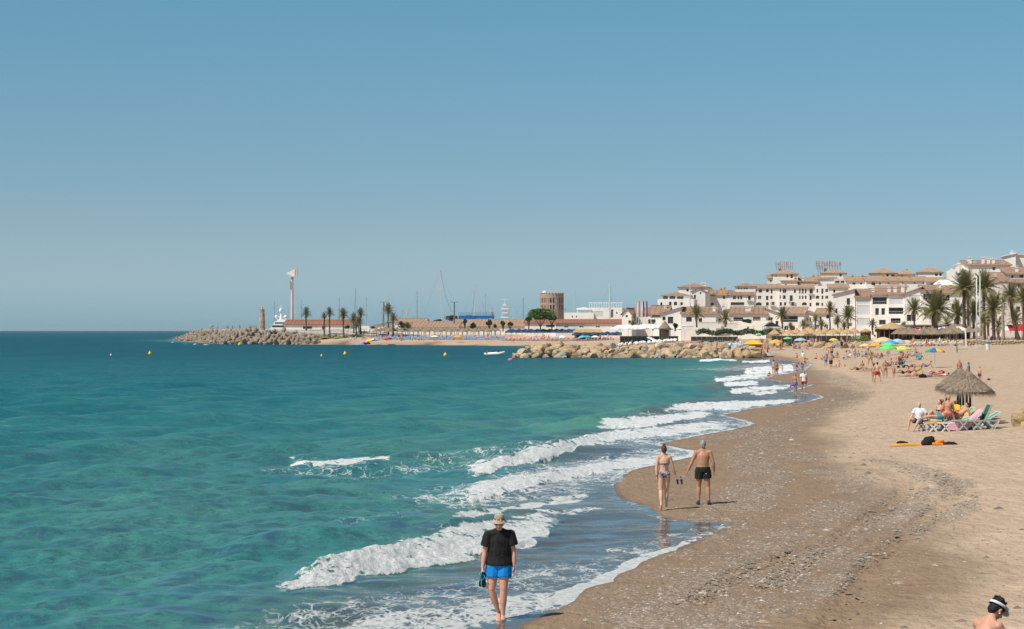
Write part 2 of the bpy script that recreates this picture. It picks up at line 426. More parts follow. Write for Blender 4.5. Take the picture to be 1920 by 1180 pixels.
# rolling chop: many directional waves, each only where the grid resolves it
rg = np.random.default_rng(3)
calm = sstep(.3, 9, np.minimum(off, offs + 1.5))
for k in range(46):
    lam = 0.55 * (1.105 ** k) if k < 34 else rg.uniform(6, 16)
    ang = rg.normal(R(38), R(26)); amp = 0.0135 * lam ** .82 * rg.uniform(.6, 1.2)
    if lam > 8: amp = .04 * rg.uniform(.6, 1.3)
    kx, ky = math.sin(ang) * -1, math.cos(ang)        # crests run up the coast, waves come from the lower left
    ph = (XW * kx + DW * ky) * 2 * math.pi / lam + rg.uniform(0, 6.28) + 1.6 * vnoise(XW / lam / 3, DW / lam / 3, k)
    fil = 1 - sstep(lam / 5, lam / 2.2, spac)
    env = .35 + 1.3 * vnoise(XW / lam / 4 + 7.7, DW / lam / 4, 90 + k)
    Z += amp * fil * env * (np.sin(ph) + .25 * np.sin(2 * ph + 1.57)) * (.10 + .90 * calm)
def lerp_line(line, n=120):
    pts = np.array(line, float); L = np.r_[0, np.cumsum(np.hypot(*np.diff(pts, axis=0).T))]; s = np.linspace(0, L[-1], n)
    return np.stack([np.interp(s, L, pts[:, 0]), np.interp(s, L, pts[:, 1])], 1)
PX = 960 + XW / DW * F; PY = HOR + EYE * F / DW       # bookkeeping only: the breaker outlines were read off the photo at sea level
for bi, (foot, top, H, f0, f1) in enumerate(BREAK):
    ft = lerp_line(foot); tp = lerp_line(top)
    # world positions of both lines; the crest stands above the sea so its foot distance is corrected for height
    x0, x1 = ft[0, 0], ft[-1, 0]
    yf = np.interp(PX, ft[:, 0], ft[:, 1]); yt = np.interp(PX, tp[:, 0], tp[:, 1])
    s = (PX - x0) / (x1 - x0)
    inside = (s > -.02) & (s < 1.02)
    ss = np.clip(s, 0, 1)
    H = H * .82
    Hs = H * sstep(0, .22, ss) * (1 - .9 * sstep(.35, 1.0, ss)) if bi not in (6, 12, 13, 14) else H * sstep(0, .2, ss) * (1 - sstep(.8, 1, ss))
    df = EYE * F / (yf - HOR)                         # distance of the foot
    dc = np.maximum((EYE - Hs) * F / (yt - HOR), df + .3)     # distance of the crest
    wid = np.maximum(dc - df, .4)
    jit = (fbm(XW / .8, DW / .8 + bi * 9, 3, 40 + bi) - .5) * wid * .55
    r = (DW - df + jit) / wid                              # 0 at the foot, 1 at the crest
    face = Hs * np.where(r < 1, np.clip((r + .05) / 1.05, 0, 1) ** .85, np.exp(-np.clip((r - 1) * wid / (1.2 + 2.2 * H), 0, 9) ** 1.2))
    face = np.where(inside, face, 0) * sstep(0, .05, ss)
    rag0 = fbm(XW / .7, DW / .9, 3, 200 + bi)
    fs = sstep(f0 - .06, f0 + .05, ss + .10 * (rag0 - .5)) * (1 - sstep(f1 - .06, f1 + .02, ss))
    lump = .5 * fbm(XW / .55, DW / .7, 2, 77 + bi) + .5 * fbm(XW / .14, DW / .22, 3, 97 + bi)
    rag = fbm(XW / .5, DW / .45, 4, 117 + bi)
    ext = np.where(r < 1, sstep(-.03, .06, r), 1 - sstep(1.0, 1.0 + .5 / np.sqrt(wid), r))
    fo = np.where(inside, fs * ext, 0) * (.55 + .45 * sstep(.0, .12, ss)) * (1 - .45 * sstep(.75, 1.0, ss))
    if DW.min() and ft[0, 1] < 750: fo = fo * (.50 + .55 * sstep(.3, .6, fbm(XW / 1.6, DW / 5, 3, 60 + bi)))
    core = fo * (0.34 + .9 * sstep(.25, .62, rag) + .30 * (1 - sstep(.0, .5, np.abs(r - .35))) - .25 * sstep(.75, 1.05, r))
    foam = np.maximum(foam, np.clip(core, 0, 1))
    Z = np.maximum(Z * (1 - .8 * np.clip(fo, 0, 1)), 0) * (face > .02) + Z * (face <= .02) + face + fo * (lump - .40) * .38 * min(1, H * 2) * (.3 + .7 * (1 - ss))
    green = np.maximum(green, np.where(inside, np.clip(face / (.6 * max(H, .15)), 0, 1) * (1 - .5 * fs) * (r < 1.2) * (.4 + .6 * H / .4), 0))
    # streaks of old foam trailing behind and left of the white water
    trail = np.where(inside & (r > 1), np.exp(-np.clip((r - 1) * wid / 3.0, 0, 20)) * .27, 0) * sstep(f0 - .15, f0 + .1, ss)
    if bi < 7: foam = np.maximum(foam, trail * (1.0 if bi else .9))
# foam sheets left on the sand side (photo px areas turned into the same sheet)
SHEETS = [([(640, 1180), (760, 1150), (870, 1125), (970, 1110), (1060, 1085), (1120, 1070)], 3.0, .50),
          ([(640, 1180), (730, 1170), (830, 1155), (930, 1140), (1010, 1122)], 1.6, .78),
          ([(720, 1185), (840, 1170), (930, 1150), (985, 1136)], 1.0, .85),
          ([(1180, 1030), (1260, 1012), (1340, 992)], 1.2, .44), ([(1060, 1075), (1130, 1050), (1220, 1035)], 1.0, .42),
          ([(900, 930), (1000, 905), (1100, 885), (1200, 862), (1290, 848)], 4.0, .62), ([(1100, 890), (1180, 868), (1280, 850)], 2.5, .66),
          ([(1160, 830), (1280, 806), (1400, 796)], 4.0, .55), ([(1240, 798), (1330, 788), (1390, 790)], 5, .5),
          ([(1000, 965), (1060, 968), (1112, 956)], .5, .8), ([(1250, 778), (1330, 772), (1400, 765)], 3, .5),
          ([(1400, 693), (1460, 690), (1510, 684)], 14, .62), ([(1400, 712), (1440, 708), (1480, 700)], 5, .6),
          ([(640, 1010), (720, 1004), (800, 995)], 1.4, .34),
          ([(560, 885), (660, 890), (740, 884)], 2.4, .40), ([(870, 880), (910, 870), (960, 850)], 4, .42)]
for pts, hw, amt in SHEETS:
    dd_ = seg_dist(XW, DW, ln(pts)); foam = np.maximum(foam, (.62 if pts[0][1] > 1000 or hw < 5 else .5) * amt * (1 - sstep(.3, 1.0, dd_ / hw)))
edge_foam = (1 - sstep(.0, .15, off + .30 * (fbm(XW / .6, DW / 1.1, 3, 8) - .5))) * (off > -.6)
edge_amt = np.interp(DW, [20, 35, 45, 48, 52, 60, 64, 75, 85, 100, 110, 400, 500], [.45, .85, .8, .45, .2, .2, .4, .8, .5, .5, .4, .45, .4])
edge_amt = np.where((DW > 31) & (DW < 34.5), .1, edge_amt)
foam = np.maximum(foam, edge_foam * edge_amt)
swash = 1 - sstep(1.5, 6.5, offs + 3.0 * (fbm(XW / 3, DW / 6, 2, 4) - .5)) * sstep(1.0, 4.5, off + .5)
swash = np.where(DW > 600, swash * .2, swash)
Z = np.where(off < .8, Z * np.clip(off / .8 + .15, .05, 1), Z)
Z = np.maximum(Z, -.45)
Z += 0.006
Z = np.where(uw < -.02, np.maximum(Z, ground_np(XW, DW) + .006), Z)
shallow = np.clip(np.exp(-np.maximum(offs - 2, 0) / np.interp(DW, [30, 60, 120, 300, 600], [14, 16, 16, 12, 9])), 0, 1)
keep = (uw < .9) | (DW > 1300)
keep &= ~((DW > 1250) & (uw > 8) & (DW < 1400))
sea_m, t, b = newmat('sea_water')
v = t.coords()
geo = t.n('NewGeometry')
big = t.noise(t.coords((1, .5, 1)), .05, 4, .6)
deep = t.mix(t.ramp(big, [(.35, 0), (.65, 1)]), (.001, .054, .090), (.002, .078, .110))
mid = t.mix(t.ramp(t.noise(t.coords((1, .4, 1)), .12, 4, .6), [(.35, 0), (.65, 1)]), (.056, .215, .200), (.120, .280, .205))
midc = t.mix(t.ramp(t.noise(t.coords((1, .4, 1)), .16, 4, .6), [(.35, 0), (.65, 1)]), (.005, .120, .146), (.018, .165, .160))
streak = t.noise(t.coords((.55, 1.0, 1), rot=(0, 0, R(-30))), .9, 8, .72, .4)
deep = t.mix(t.attr('band'), deep, midc)
col = t.mix(t.attr('shallow'), deep, mid)
col = t.mix(t.ramp(streak, [(.40, .38), (.56, 0)]), col, (.006, .105, .135))
col = t.mix(t.ramp(streak, [(.52, 0), (.68, .45)]), col, (.060, .235, .20))
col = t.mix(t.math('MULTIPLY', t.attr('green'), .7), col, (.080, .255, .150))
wetsand = t.mix(t.ramp(t.noise(t.coords((1, .5, 1)), .8, 4, .6), [(.3, 0), (.7, 1)]), (.085, .075, .062), (.125, .105, .080))
col = t.mix(t.attr('swash'), col, wetsand)
# lacy foam: cell walls break the mask up
vw = t.coords((1.0, .55, 1), rot=(0, 0, R(-28)))
wob = t.n('VectorMath', operation='ADD'); nz = t.n('TexNoise', inp={'Scale': 1.6, 'Detail': 3.0}); t.l(vw, nz.inputs['Vector'])
sc_ = t.n('VectorMath', operation='SCALE'); sc_.inputs[3].default_value = .8; t.l(nz.outputs['Color'], sc_.inputs[0]); t.l(vw, wob.inputs[0]); t.l(sc_.outputs[0], wob.inputs[1])
vo = t.n('TexVoronoi', feature='DISTANCE_TO_EDGE', inp={'Scale': 2.6}); t.l(wob.outputs[0], vo.inputs['Vector'])
vo2 = t.n('TexVoronoi', feature='DISTANCE_TO_EDGE', inp={'Scale': 7.5}); t.l(wob.outputs[0], vo2.inputs['Vector'])
lace = t.math('ADD', t.math('MULTIPLY', vo.outputs[0], 1.3), t.math('MULTIPLY', vo2.outputs[0], 1.2))
lace = t.math('ADD', lace, t.math('MULTIPLY', t.math('SUBTRACT', t.noise(vw, 1.1, 5, .65), .5), 1.5))
fa = t.attr('foam')
thr = t.math('SUBTRACT', t.math('MULTIPLY', fa, 1.45), t.math('ADD', lace, .22))
fm = t.math('MULTIPLY', t.math('ADD', thr, .08), 2.8, clamp=True)
fm = t.math('MULTIPLY', fm, t.math('MULTIPLY', fa, 4.0, clamp=True))
# tiny flecks of foam on the chop
dots = t.ramp(t.noise(t.coords((1, .5, 1)), 6.5, 3, .75), [(.74, 0), (.77, 1)])
dots = t.math('MULTIPLY', dots, t.math('MULTIPLY', t.ramp(t.noise(v, .10, 2, .5), [(.5, 0), (.68, 1)]), t.attr('shallow')))
fm = t.math('MAXIMUM', fm, t.math('MULTIPLY', dots, .5))
fc = t.mix(t.ramp(t.noise(v, 5, 6, .7), [(.35, 0), (.6, 1)]), (.62, .68, .66), (.90, .90, .88))


c1 = t.coords((1.0, 1.0, 1), rot=(0, 0, R(-35))); c1n = t.n('Mapping', inp={'Scale': (.32, 1.0, 1)}); t.l(c1, c1n.inputs[0]); c1 = c1n.outputs[0]
h = t.math('MULTIPLY', t.noise(c1, .9, 9, .66, .3), t.attr('bump1'))
bn = t.n('Bump', inp={0: 1.0, 1: 1.0}); t.l(h, bn.inputs['Height'])
t.t.nodes.remove(b)
bd = t.n('BsdfDiffuse'); t.l(col, bd.inputs[0])
bsm = t.n('Bump', inp={0: .35, 1: 1.0}); t.l(h, bsm.inputs['Height']); t.l(bsm.outputs[0], bd.inputs['Normal'])
bg2 = t.n('Bump', inp={0: .10, 1: 1.0}); t.l(h, bg2.inputs['Height'])
gl = t.n('BsdfGlossy', inp={'Roughness': .16}); t.l(bg2.outputs[0], gl.inputs['Normal'])
fr = t.n('Fresnel', inp={0: 1.33}); t.l(bn.outputs[0], fr.inputs['Normal'])
# masking by neighbouring wavelets caps what the sea mirrors at grazing angles
fc_ = t.math('MINIMUM', t.math('MULTIPLY', fr.outputs[0], t.math('SUBTRACT', 1.0, t.math('MULTIPLY', t.attr('bump2'), .55))), t.math('SUBTRACT', .80, t.math('MULTIPLY', t.attr('bump2'), .66)))
c2n = t.n('Mapping', inp={'Scale': (.7, 1.0, 1)}); t.l(t.coords((1, 1, 1), rot=(0, 0, R(-20))), c2n.inputs[0])
facet = t.noise(c2n.outputs[0], 1.5, 9, .78, .4); facet = t.ramp(facet, [(.43, 0), (.60, 1)])  # noise mask paints streaks of sky reflection on the water
rip = t.ramp(t.noise(c2n.outputs[0], 5.5, 6, .75, .3), [(.50, 0), (.64, 1)]); facet = t.math('MAXIMUM', t.math('MULTIPLY', facet, .85), t.math('MULTIPLY', rip, .9))
fc_ = t.math('MAXIMUM', t.math('MULTIPLY', fc_, t.math('ADD', .28, t.math('MULTIPLY', facet, 1.75))), t.math('MULTIPLY', facet, t.math('SUBTRACT', .78, t.math('MULTIPLY', t.attr('bump2'), .62))))
fc_ = t.math('MAXIMUM', fc_, t.math('MULTIPLY', t.attr('swash'), t.math('ADD', .34, t.math('MULTIPLY', facet, .42))), clamp=True)
wat = t.n('MixShader'); t.l(fc_, wat.inputs[0]); t.l(bd.outputs[0], wat.inputs[1]); t.l(gl.outputs[0], wat.inputs[2])
fb = t.n('BsdfDiffuse'); t.l(fc, fb.inputs[0])
bn2 = t.n('Bump', inp={0: 1.0, 1: .16}); t.l(t.noise(v, 7, 7, .75), bn2.inputs['Height']); t.l(bn2.outputs[0], fb.inputs['Normal'])
ms = t.n('MixShader'); t.l(fm, ms.inputs[0]); t.l(wat.outputs[0], ms.inputs[1]); t.l(fb.outputs[0], ms.inputs[2])
t.l(ms.outputs[0], t.t.nodes['Material Output'].inputs[0])
bmp1 = np.interp(DW, [30, 70, 150, 400, 20000], [.34, .55, .9, 1.2, 1.4]) * (.05 + .95 * calm)
bmp2 = np.interp(DW, [30, 60, 120, 300, 700, 20000], [0.0, .2, .6, .85, 1, 1]) * calm
band = np.interp(DW, [60, 110, 250, 420], [1, .85, .35, 0])
sea = link('sea', grid_mesh('sea', XW, DW, Z, keep, {'foam': foam, 'green': green, 'swash': swash, 'shallow': shallow, 'bump1': bmp1, 'bump2': bmp2, 'band': band}, [sea_m]))
tag(sea, kind='structure')
# sea floor, so the land never ends in the air
fl = MB(); fl.add([(-90000, 5, -3), (90000, 5, -3), (90000, 46000, -3), (-90000, 46000, -3)], [(0, 1, 2, 3)])
tag(fl.build('sea_floor', mat('sea_floor_sand', (.12, .10, .07))), kind='structure')
# ================================================================ pebbles (stuff)
def pebbles(name, n, seed, sel, size, matl):
    rg = np.random.default_rng(seed)
    c = rg.uniform(0, 1, (n * 14, 4))
    pxs = 960 + c[:, 0] * 990; rws = 1185 - (c[:, 1] ** 1.0) * 520
    D = EYE * F / (rws - HOR) * .96; X = (pxs - 960) / F * D
    w = sel(X, D)
    k = np.where(c[:, 2] < w)[0][:n]; X, D = X[k], D[k]; c = c[k]
    Zg = ground_np(X, D)
    s = size * (.45 + 1.5 * c[:, 3] ** 3) * np.clip((D / 45) ** .55, .8, 1.9)
    oc = np.array([(1, 0, 0), (.45, .8, 0), (-.6, .75, 0), (-1, -.1, 0), (-.4, -.85, 0), (.6, -.7, 0), (.05, .05, .75), (0, 0, -.5)], float)
    fc = [(0, 1, 6), (1, 2, 6), (2, 3, 6), (3, 4, 6), (4, 5, 6), (5, 0, 6)]
    m = len(X); a = rg.uniform(0, 6.28, m); sx = s * rg.uniform(.7, 1.35, m); sy = s * rg.uniform(.6, 1.1, m); sz = s * rg.uniform(.3, .75, m)
    V = np.zeros((m, 8, 3)); lx = oc[None, :, 0] * sx[:, None]; ly = oc[None, :, 1] * sy[:, None]
    V[:, :, 0] = X[:, None] + lx * np.cos(a)[:, None] - ly * np.sin(a)[:, None]
    V[:, :, 1] = D[:, None] + lx * np.sin(a)[:, None] + ly * np.cos(a)[:, None]
    V[:, :, 2] = Zg[:, None] + oc[None, :, 2] * sz[:, None] + .002
    tri = (np.array(fc)[None] + (np.arange(m) * 8)[:, None, None]).reshape(-1)
    me = bpy.data.meshes.new(name); me.vertices.add(m * 8); me.vertices.foreach_set('co', V.reshape(-1).astype(np.float32))
    me.loops.add(len(tri)); me.loops.foreach_set('vertex_index', tri.astype(np.int32))
    me.polygons.add(len(tri) // 3); me.polygons.foreach_set('loop_start', (np.arange(len(tri) // 3) * 3).astype(np.int32)); me.update(); me.validate()
    tone = np.repeat(rg.uniform(0, 1, m), 8); at = me.attributes.new('tone', 'FLOAT', 'POINT'); at.data.foreach_set('value', tone.astype(np.float32))
    me.materials.append(matl); return link(name, me)
peb_m, t, b = newmat('pebble_stone')
t.l(t.mix(t.ramp(t.noise(t.coords(), 30, 3), [(.3, 0), (.7, 1)]), t.ramp(t.attr('tone'), [(0, (.09, .058, .04)), (.3, (.22, .15, .10)), (.6, (.36, .26, .17)), (.88, (.50, .39, .28)), (1, (.80, .73, .64))]), (.2, .18, .15)), b.inputs['Base Color'])
[x for x in t.t.nodes if x.bl_idname == 'ShaderNodeMix'][-1].inputs[0].default_value = .1
b.inputs['Roughness'].default_value = .7
def sel_g(X, D): return gravel_np(X, D) * (X > edge_x(D) + .4)
def sel_s(X, D):
    us = X - smooth_x(D); return (X > edge_x(D) + .6) * np.clip(.15 - (us / 60), .02, .15) * (.2 + 1.6 * sstep(.45, .7, fbm(X / 2, D / 4, 3, 71)))
tag(pebbles('gravel', 27000, 1, sel_g, .030, peb_m), kind='stuff', label='grey and pale gravel lying in winding bands on the brown sand', cat='gravel')
tag(pebbles('scattered_pebbles', 5000, 2, sel_s, .030, peb_m), kind='stuff', label='loose dark and pale pebbles scattered over the damp sand', cat='pebbles')
tag(pebbles('scattered_pebbles', 450, 4, lambda X, D: (X > edge_x(D) + 1) * .4 * (X < smooth_x(D) + 9), .062, peb_m), kind='stuff', label='larger single stones and shells on the damp sand', cat='pebbles')

# ================================================================ rocks
def rock_mesh(name, seed, matl, sub=2, squash=(1, .85, .75), cuts=9):
    rg = random.Random(seed); import bmesh
    bm = bmesh.new(); bmesh.ops.create_icosphere(bm, subdivisions=sub, radius=1)
    planes = [(Vector((rg.gauss(0, 1), rg.gauss(0, 1), rg.gauss(0, 1))).normalized(), rg.uniform(.45, .85)) for _ in range(cuts)]
    off = Vector((rg.uniform(0, 50), rg.uniform(0, 50), 0))
    for v in bm.verts:
        p = v.co.copy()
        for n, k in planes:
            e = p.dot(n) - k
            if e > 0: p -= n * e * 1.0
        p *= 1 + .16 * mnoise.noise(p * 1.7 + off)
        v.co = Vector((p.x * squash[0], p.y * squash[1], p.z * squash[2]))
    me = bpy.data.meshes.new(name); bm.to_mesh(me); bm.free(); me.materials.append(matl); return me
def rock_mat(name, cols, dark):
    m, t, b = newmat(name); v = t.coords(); oi = t.n('ObjectInfo')
    base = t.ramp(oi.outputs['Random'], [(i / (len(cols) - 1), c) for i, c in enumerate(cols)])
    n = t.noise(v, 1.7, 5, .7); n2 = t.noise(v, 5, 4, .65)
    c = t.mix(t.ramp(n, [(.38, 0), (.66, 1)]), base, dark); c = t.mix(t.ramp(n2, [(.50, 0), (.72, .6)]), c, (.52, .45, .34))
    t.l(c, b.inputs['Base Color']); b.inputs['Roughness'].default_value = .9; b.inputs['Specular IOR Level'].default_value = .2
    bn = t.n('Bump', inp={0: 1.0, 1: .12}); t.l(n2, bn.inputs['Height']); t.l(bn.outputs[0], b.inputs['Normal']); return m
rk_m = rock_mat('groyne_rock', [(.56, .39, .21), (.48, .34, .19), (.64, .49, .31), (.42, .33, .23), (.66, .55, .40), (.46, .29, .13)], (.30, .19, .10))
rk_g = rock_mat('grey_rock', [(.34, .31, .27), (.42, .38, .33), (.50, .45, .38)], (.2, .17, .14))
rocks = [rock_mesh('rock', 100 + i, rk_m) for i in range(12)]; grocks = [rock_mesh('rock', 150 + i, rk_g) for i in range(4)]
rg_ = random.Random(9)
gro = thing('rock_groyne', 'rock groyne of tan and grey boulders running out into the sea before the resort', 'groyne', (22, 352, 0))
def put_rock(par, x, y, z, s, mesh_=None, name='rock'):
    o = link(name, mesh_ or rg_.choice(rocks), par); o.location = Vector((x, y, z)) - par.location
    o.rotation_euler = (rg_.uniform(-.5, .5), rg_.uniform(-.5, .5), rg_.uniform(0, 6.28)); o.scale = (s * rg_.uniform(.85, 1.3), s * rg_.uniform(.8, 1.1), s * rg_.uniform(.8, 1.1)); return o
nrk = 0
for row, (dy, z, s0, step) in enumerate([(-5.0, .1, .95, 1.4), (-3.4, .65, 1.05, 1.5), (-1.6, 1.15, .95, 1.4), (.3, 1.5, .9, 1.3), (2.6, 1.6, .9, 1.3)]):
    x = .9 + .7 * row
    while x < 45 - row * .5:
        tap = min(1, .35 + (x + 1) / 7)
        right = sstep(26, 45, x)
        s = s0 * rg_.choice((.65, .8, 1.0, 1.2, 1.6)) * (1 - .22 * right)
        g = rg_.random() < .06 + .25 * right * (row > 1)
        put_rock(gro, x + rg_.uniform(-.4, .4), 353 + dy + rg_.uniform(-.5, .5), z * tap + rg_.uniform(-.2, .3) + .1 * right, s, rg_.choice(grocks) if g else None)
        x += step * rg_.uniform(.75, 1.2) * (1 - .15 * right); nrk += 1
for i in range(40):  # small stones at the water's edge
    put_rock(gro, rg_.uniform(1, 44), 353 - 5.8 + rg_.uniform(-.7, .7), .05, rg_.uniform(.3, .55))
for px, py, s in [(1403, 662, 1.5), (1386, 664, 1.2), (1418, 664, 1.1), (1370, 665, 1.1)]:
    p = P(px, 344, .5); put_rock(gro, p.x, p.y, .55, s)
core = MB(); core.tube([(1.5, 353.5, -.4), (6, 353.6, .2), (24, 353.8, .3), (46, 354, .3)], [(3, .3), (3.8, .8), (4.0, .8), (4.0, .8)], 8, lat=(0, 1, 0))
o = core.build('core_rubble', rk_g, gro, loc=-Vector(gro.location)); o['kind'] = 'stuff'
# half buried boulders on the upper beach behind the bathers
brow = thing('boulder_row', 'row of half buried tan boulders across the beach behind the bathers', 'boulders', on_ground(1580, 652))
for px, py, s in [(1432, 650, 1.2), (1446, 648, 1.3), (1461, 650, 1.2), (1476, 648, 1.1), (1492, 652, 1.0), (1508, 649, 1.1), (1522, 648, 1.4), (1538, 650, 1.7), (1556, 651, 1.4), (1570, 650, 1.5), (1584, 651, 1.1),
                  (1598, 650, 1.0), (1612, 651, 1.3), (1626, 651, 1.0), (1638, 650, 1.1), (1650, 652, .9), (1662, 652, .9), (1545, 655, .9), (1604, 646, .9), (1620, 645, 1.0), (1632, 646, .8), (1646, 646, 1.0)]:
    p = on_ground(px, py + 2); z = p.z + .25 * s
    put_rock(brow, p.x, p.y, z, s * rg_.uniform(.8, 1.1), rg_.choice(grocks) if rg_.random() < .3 else None)
# big ochre boulder at the right edge
oc_m = rock_mat('ochre_rock', [(.50, .35, .17), (.48, .36, .2)], (.33, .22, .11))
p = on_ground(1916, 800)
bb = thing('boulder_pair', 'two rough ochre boulders at the right edge of the sand', 'boulders', p)
o = link('rock', rock_mesh('rock', 205, oc_m, 3, (1.0, .8, 1.0)), bb, (.35, .3, .35)); o.scale = (.85, .7, 1.0)
o = link('rock', rock_mesh('rock', 206, oc_m, 3, (1.0, .8, .8)), bb, (.28, -.2, .05)); o.scale = (.7, .55, .5)

# ================================================================ tetrapod breakwater
con_m = rock_mat('weathered_concrete', [(.27, .21, .155), (.33, .265, .20), (.23, .18, .13), (.37, .30, .23)], (.16, .12, .085))
def tetra_mesh():
    mb = MB(); dirs = [Vector((0, 0, 1)), Vector((.943, 0, -.333)), Vector((-.471, .816, -.333)), Vector((-.471, -.816, -.333))]
    for d in dirs: mb.tube([d * 0, d * .55, d * 1.12, d * 1.2], [.44, .42, .30, .20], 8)
    return mb.data('tetrapod', [con_m], True)
tet = tetra_mesh()
bw = thing('tetrapod_breakwater', 'long breakwater of grey brown concrete tetrapods at the harbour mouth', 'breakwater', (-90, 700, 0))
BWL = [(-66, 676), (-80, 680), (-99, 690), (-116.5, 770), (-147, 900), (-166, 985)]
def bw_at(s):
    L = 0
    for (x0, y0), (x1, y1) in zip(BWL[:-1], BWL[1:]):
        l = math.hypot(x1 - x0, y1 - y0)
        if s <= L + l: k = (s - L) / l; return x0 + k * (x1 - x0), y0 + k * (y1 - y0), (x1 - x0) / l, (y1 - y0) / l
        L += l
    return x1, y1, (x1 - x0) / l, (y1 - y0) / l
items = []
for row, (off_, z) in enumerate([(0, .3), (1.8, 1.2), (3.6, 2.1), (5.4, 2.9), (7.4, 3.5)]):
    s = rg_.uniform(0, 1.5) + (2.5 if row else 0)
    while s < 335:
        x, y, tx, ty = bw_at(s)
        nx, ny = (ty, -tx) if ty > 0 else (-ty, tx)    # inland side
        nx, ny = abs(nx), abs(ny)
        if s > 32: nx, ny = .93, .36
        else: nx, ny = .15, .98
        tap = min(1, .45 + s / 22) * (1 - .45 * sstep(290, 335, s))
        items.append((row, x + nx * off_ + rg_.uniform(-.4, .4), y + ny * off_ + rg_.uniform(-.5, .5), z * tap + rg_.uniform(-.35, .3), s))
        s += (2.1 if s < 34 else 3.6 + s * .02) * rg_.uniform(.85, 1.2)
items.sort(key=lambda a: a[4])
print('tetrapods', len(items), 'groyne rocks', nrk)
rest = MB()
for i, (row, x, y, z, s) in enumerate(items):
    sc = rg_.uniform(1.4, 2.0) * (.85 if s > 34 else 1)
    if i < 295:
        o = link('tetrapod', tet, bw); o.location = (x + 90, y - 700, z); o.rotation_euler = [rg_.uniform(0, 6.28) for _ in range(3)]; o.scale = (sc,) * 3
    else:
        M_ = Matrix.Rotation(rg_.uniform(0, 6.28), 4, 'Z') @ Matrix.Rotation(rg_.uniform(0, 6.28), 4, 'X')
        rest.add([(M_ @ v.co) * sc + Vector((x + 90, y - 700, z)) for v in tet.vertices], [tuple(p.vertices) for p in tet.polygons])
if rest.v: tag(rest.build('far_tetrapods', con_m, bw), kind='stuff')
# crest slab of pale stone behind the tetrapods
crest_m = mat('pale_crest_stone', (.46, .41, .35), .9, .2, 1.2, bump=.6, bscale=3)
mb = MB(); pts = [(-58, 690), (-78, 694), (-95, 706), (-110, 785), (-140, 905), (-156, 975)]
vs = []
for i, (x, y) in enumerate(pts):
    e = [3.2, 4.4, 4.9, 5.2, 5.3, 3.6][i]
    vs += [(x, y, -1), (x, y, e), (x + 26, y + 9, e + .1), (x + 26, y + 9, -1)]
fs = []
for i in range(len(pts) - 1):
    a = i * 4; b_ = a + 4
    fs += [(a, a + 1, b_ + 1, b_), (a + 1, a + 2, b_ + 2, b_ + 1), (a + 2, a + 3, b_ + 3, b_ + 2)]
fs += [(0, 3, 2, 1), (20, 21, 22, 23)]
mb.add(vs, fs)
mb.build('crest_slab', crest_m, bw, loc=-Vector(bw.location))
# ================================================================ buildings
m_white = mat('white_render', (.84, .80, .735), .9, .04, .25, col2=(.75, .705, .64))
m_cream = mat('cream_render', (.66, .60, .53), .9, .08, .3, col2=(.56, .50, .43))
m_grey = mat('grey_render', (.50, .47, .43), .9, .08, .3)  # plain grey render for slabs, planters and the block
m_yell = mat('ochre_yellow_paint', (.70, .42, .10), .8, .1)
m_glass = mat('dark_window_glass', (.035, .04, .045), .15, .3, 3, spec=.6)
m_frame = mat('brown_window_frame', (.22, .15, .10), .6)
m_wframe = mat('white_window_frame', (.65, .63, .6), .6)
m_shut = mat('white_roller_screen', (.66, .65, .64), .8, .05)
m_pink = mat('pinkish_shutter', (.38, .25, .22), .8, .08)
m_iron = mat('black_iron', (.03, .03, .03), .5)
m_wood = mat('weathered_wood', (.25, .16, .09), .8, .2, 4)
def tile_mat(name, a, b_, c_):
    m, t, b = newmat(name); v = t.coords((1, 1, 1))
    n = t.noise(v, 1.6, 5, .8); n2 = t.noise(v, 3.2, 3, .8)
    c = t.ramp(n, [(.38, c_), (.5, a), (.62, b_)]); c = t.mix(t.ramp(n2, [(.5, 0), (.62, .75)]), c, c_)
    c = t.mix(t.ramp(n2, [(.32, .7), (.42, 0)]), c, (.62, .47, .34))
    t.l(c, b.inputs['Base Color']); b.inputs['Roughness'].default_value = .85
    wv = t.n('TexWave', inp={'Scale': 1.6, 'Distortion': .4}); t.l(v, wv.inputs['Vector'])
    bn = t.n('Bump', inp={0: .8, 1: .12}); t.l(t.math('ADD', wv.outputs['Fac'], n2), bn.inputs['Height']); t.l(bn.outputs[0], b.inputs['Normal']); return m
t_old = tile_mat('old_clay_tiles', (.46, .275, .18), (.54, .35, .235), (.27, .155, .10))
t_pale = tile_mat('pale_clay_tiles', (.54, .345, .215), (.62, .43, .28), (.36, .215, .13))
t_red = tile_mat('red_clay_tiles', (.42, .17, .095), (.48, .22, .13), (.30, .11, .065))

def sheet_with_holes(mb, w, z0, z1, rects, mi=0, depth=.28, y=0.0, mi_r=0):
    """front wall at y, x 0..w, z z0..z1, rectangular openings with reveals"""
    xs = sorted(set([0, w] + [r[0] for r in rects] + [r[2] for r in rects])); zs = sorted(set([z0, z1] + [r[1] for r in rects] + [r[3] for r in rects]))
    for i in range(len(xs) - 1):
        for j in range(len(zs) - 1):
            cx, cz = (xs[i] + xs[i + 1]) / 2, (zs[j] + zs[j + 1]) / 2
            if any(r[0] < cx < r[2] and r[1] < cz < r[3] for r in rects): continue
            mb.add([(xs[i], y, zs[j]), (xs[i + 1], y, zs[j]), (xs[i + 1], y, zs[j + 1]), (xs[i], y, zs[j + 1])], [(0, 1, 2, 3)], mi)
    for (a, c, b_, d) in [(r[0], r[1], r[2], r[3]) for r in rects]:
        q = [(a, y, c), (b_, y, c), (b_, y, d), (a, y, d)]; k = [(p[0], y + depth, p[2]) for p in q]
        mb.add(q + k, [(0, 4, 5, 1), (1, 5, 6, 2), (2, 6, 7, 3), (3, 7, 4, 0)], mi_r)

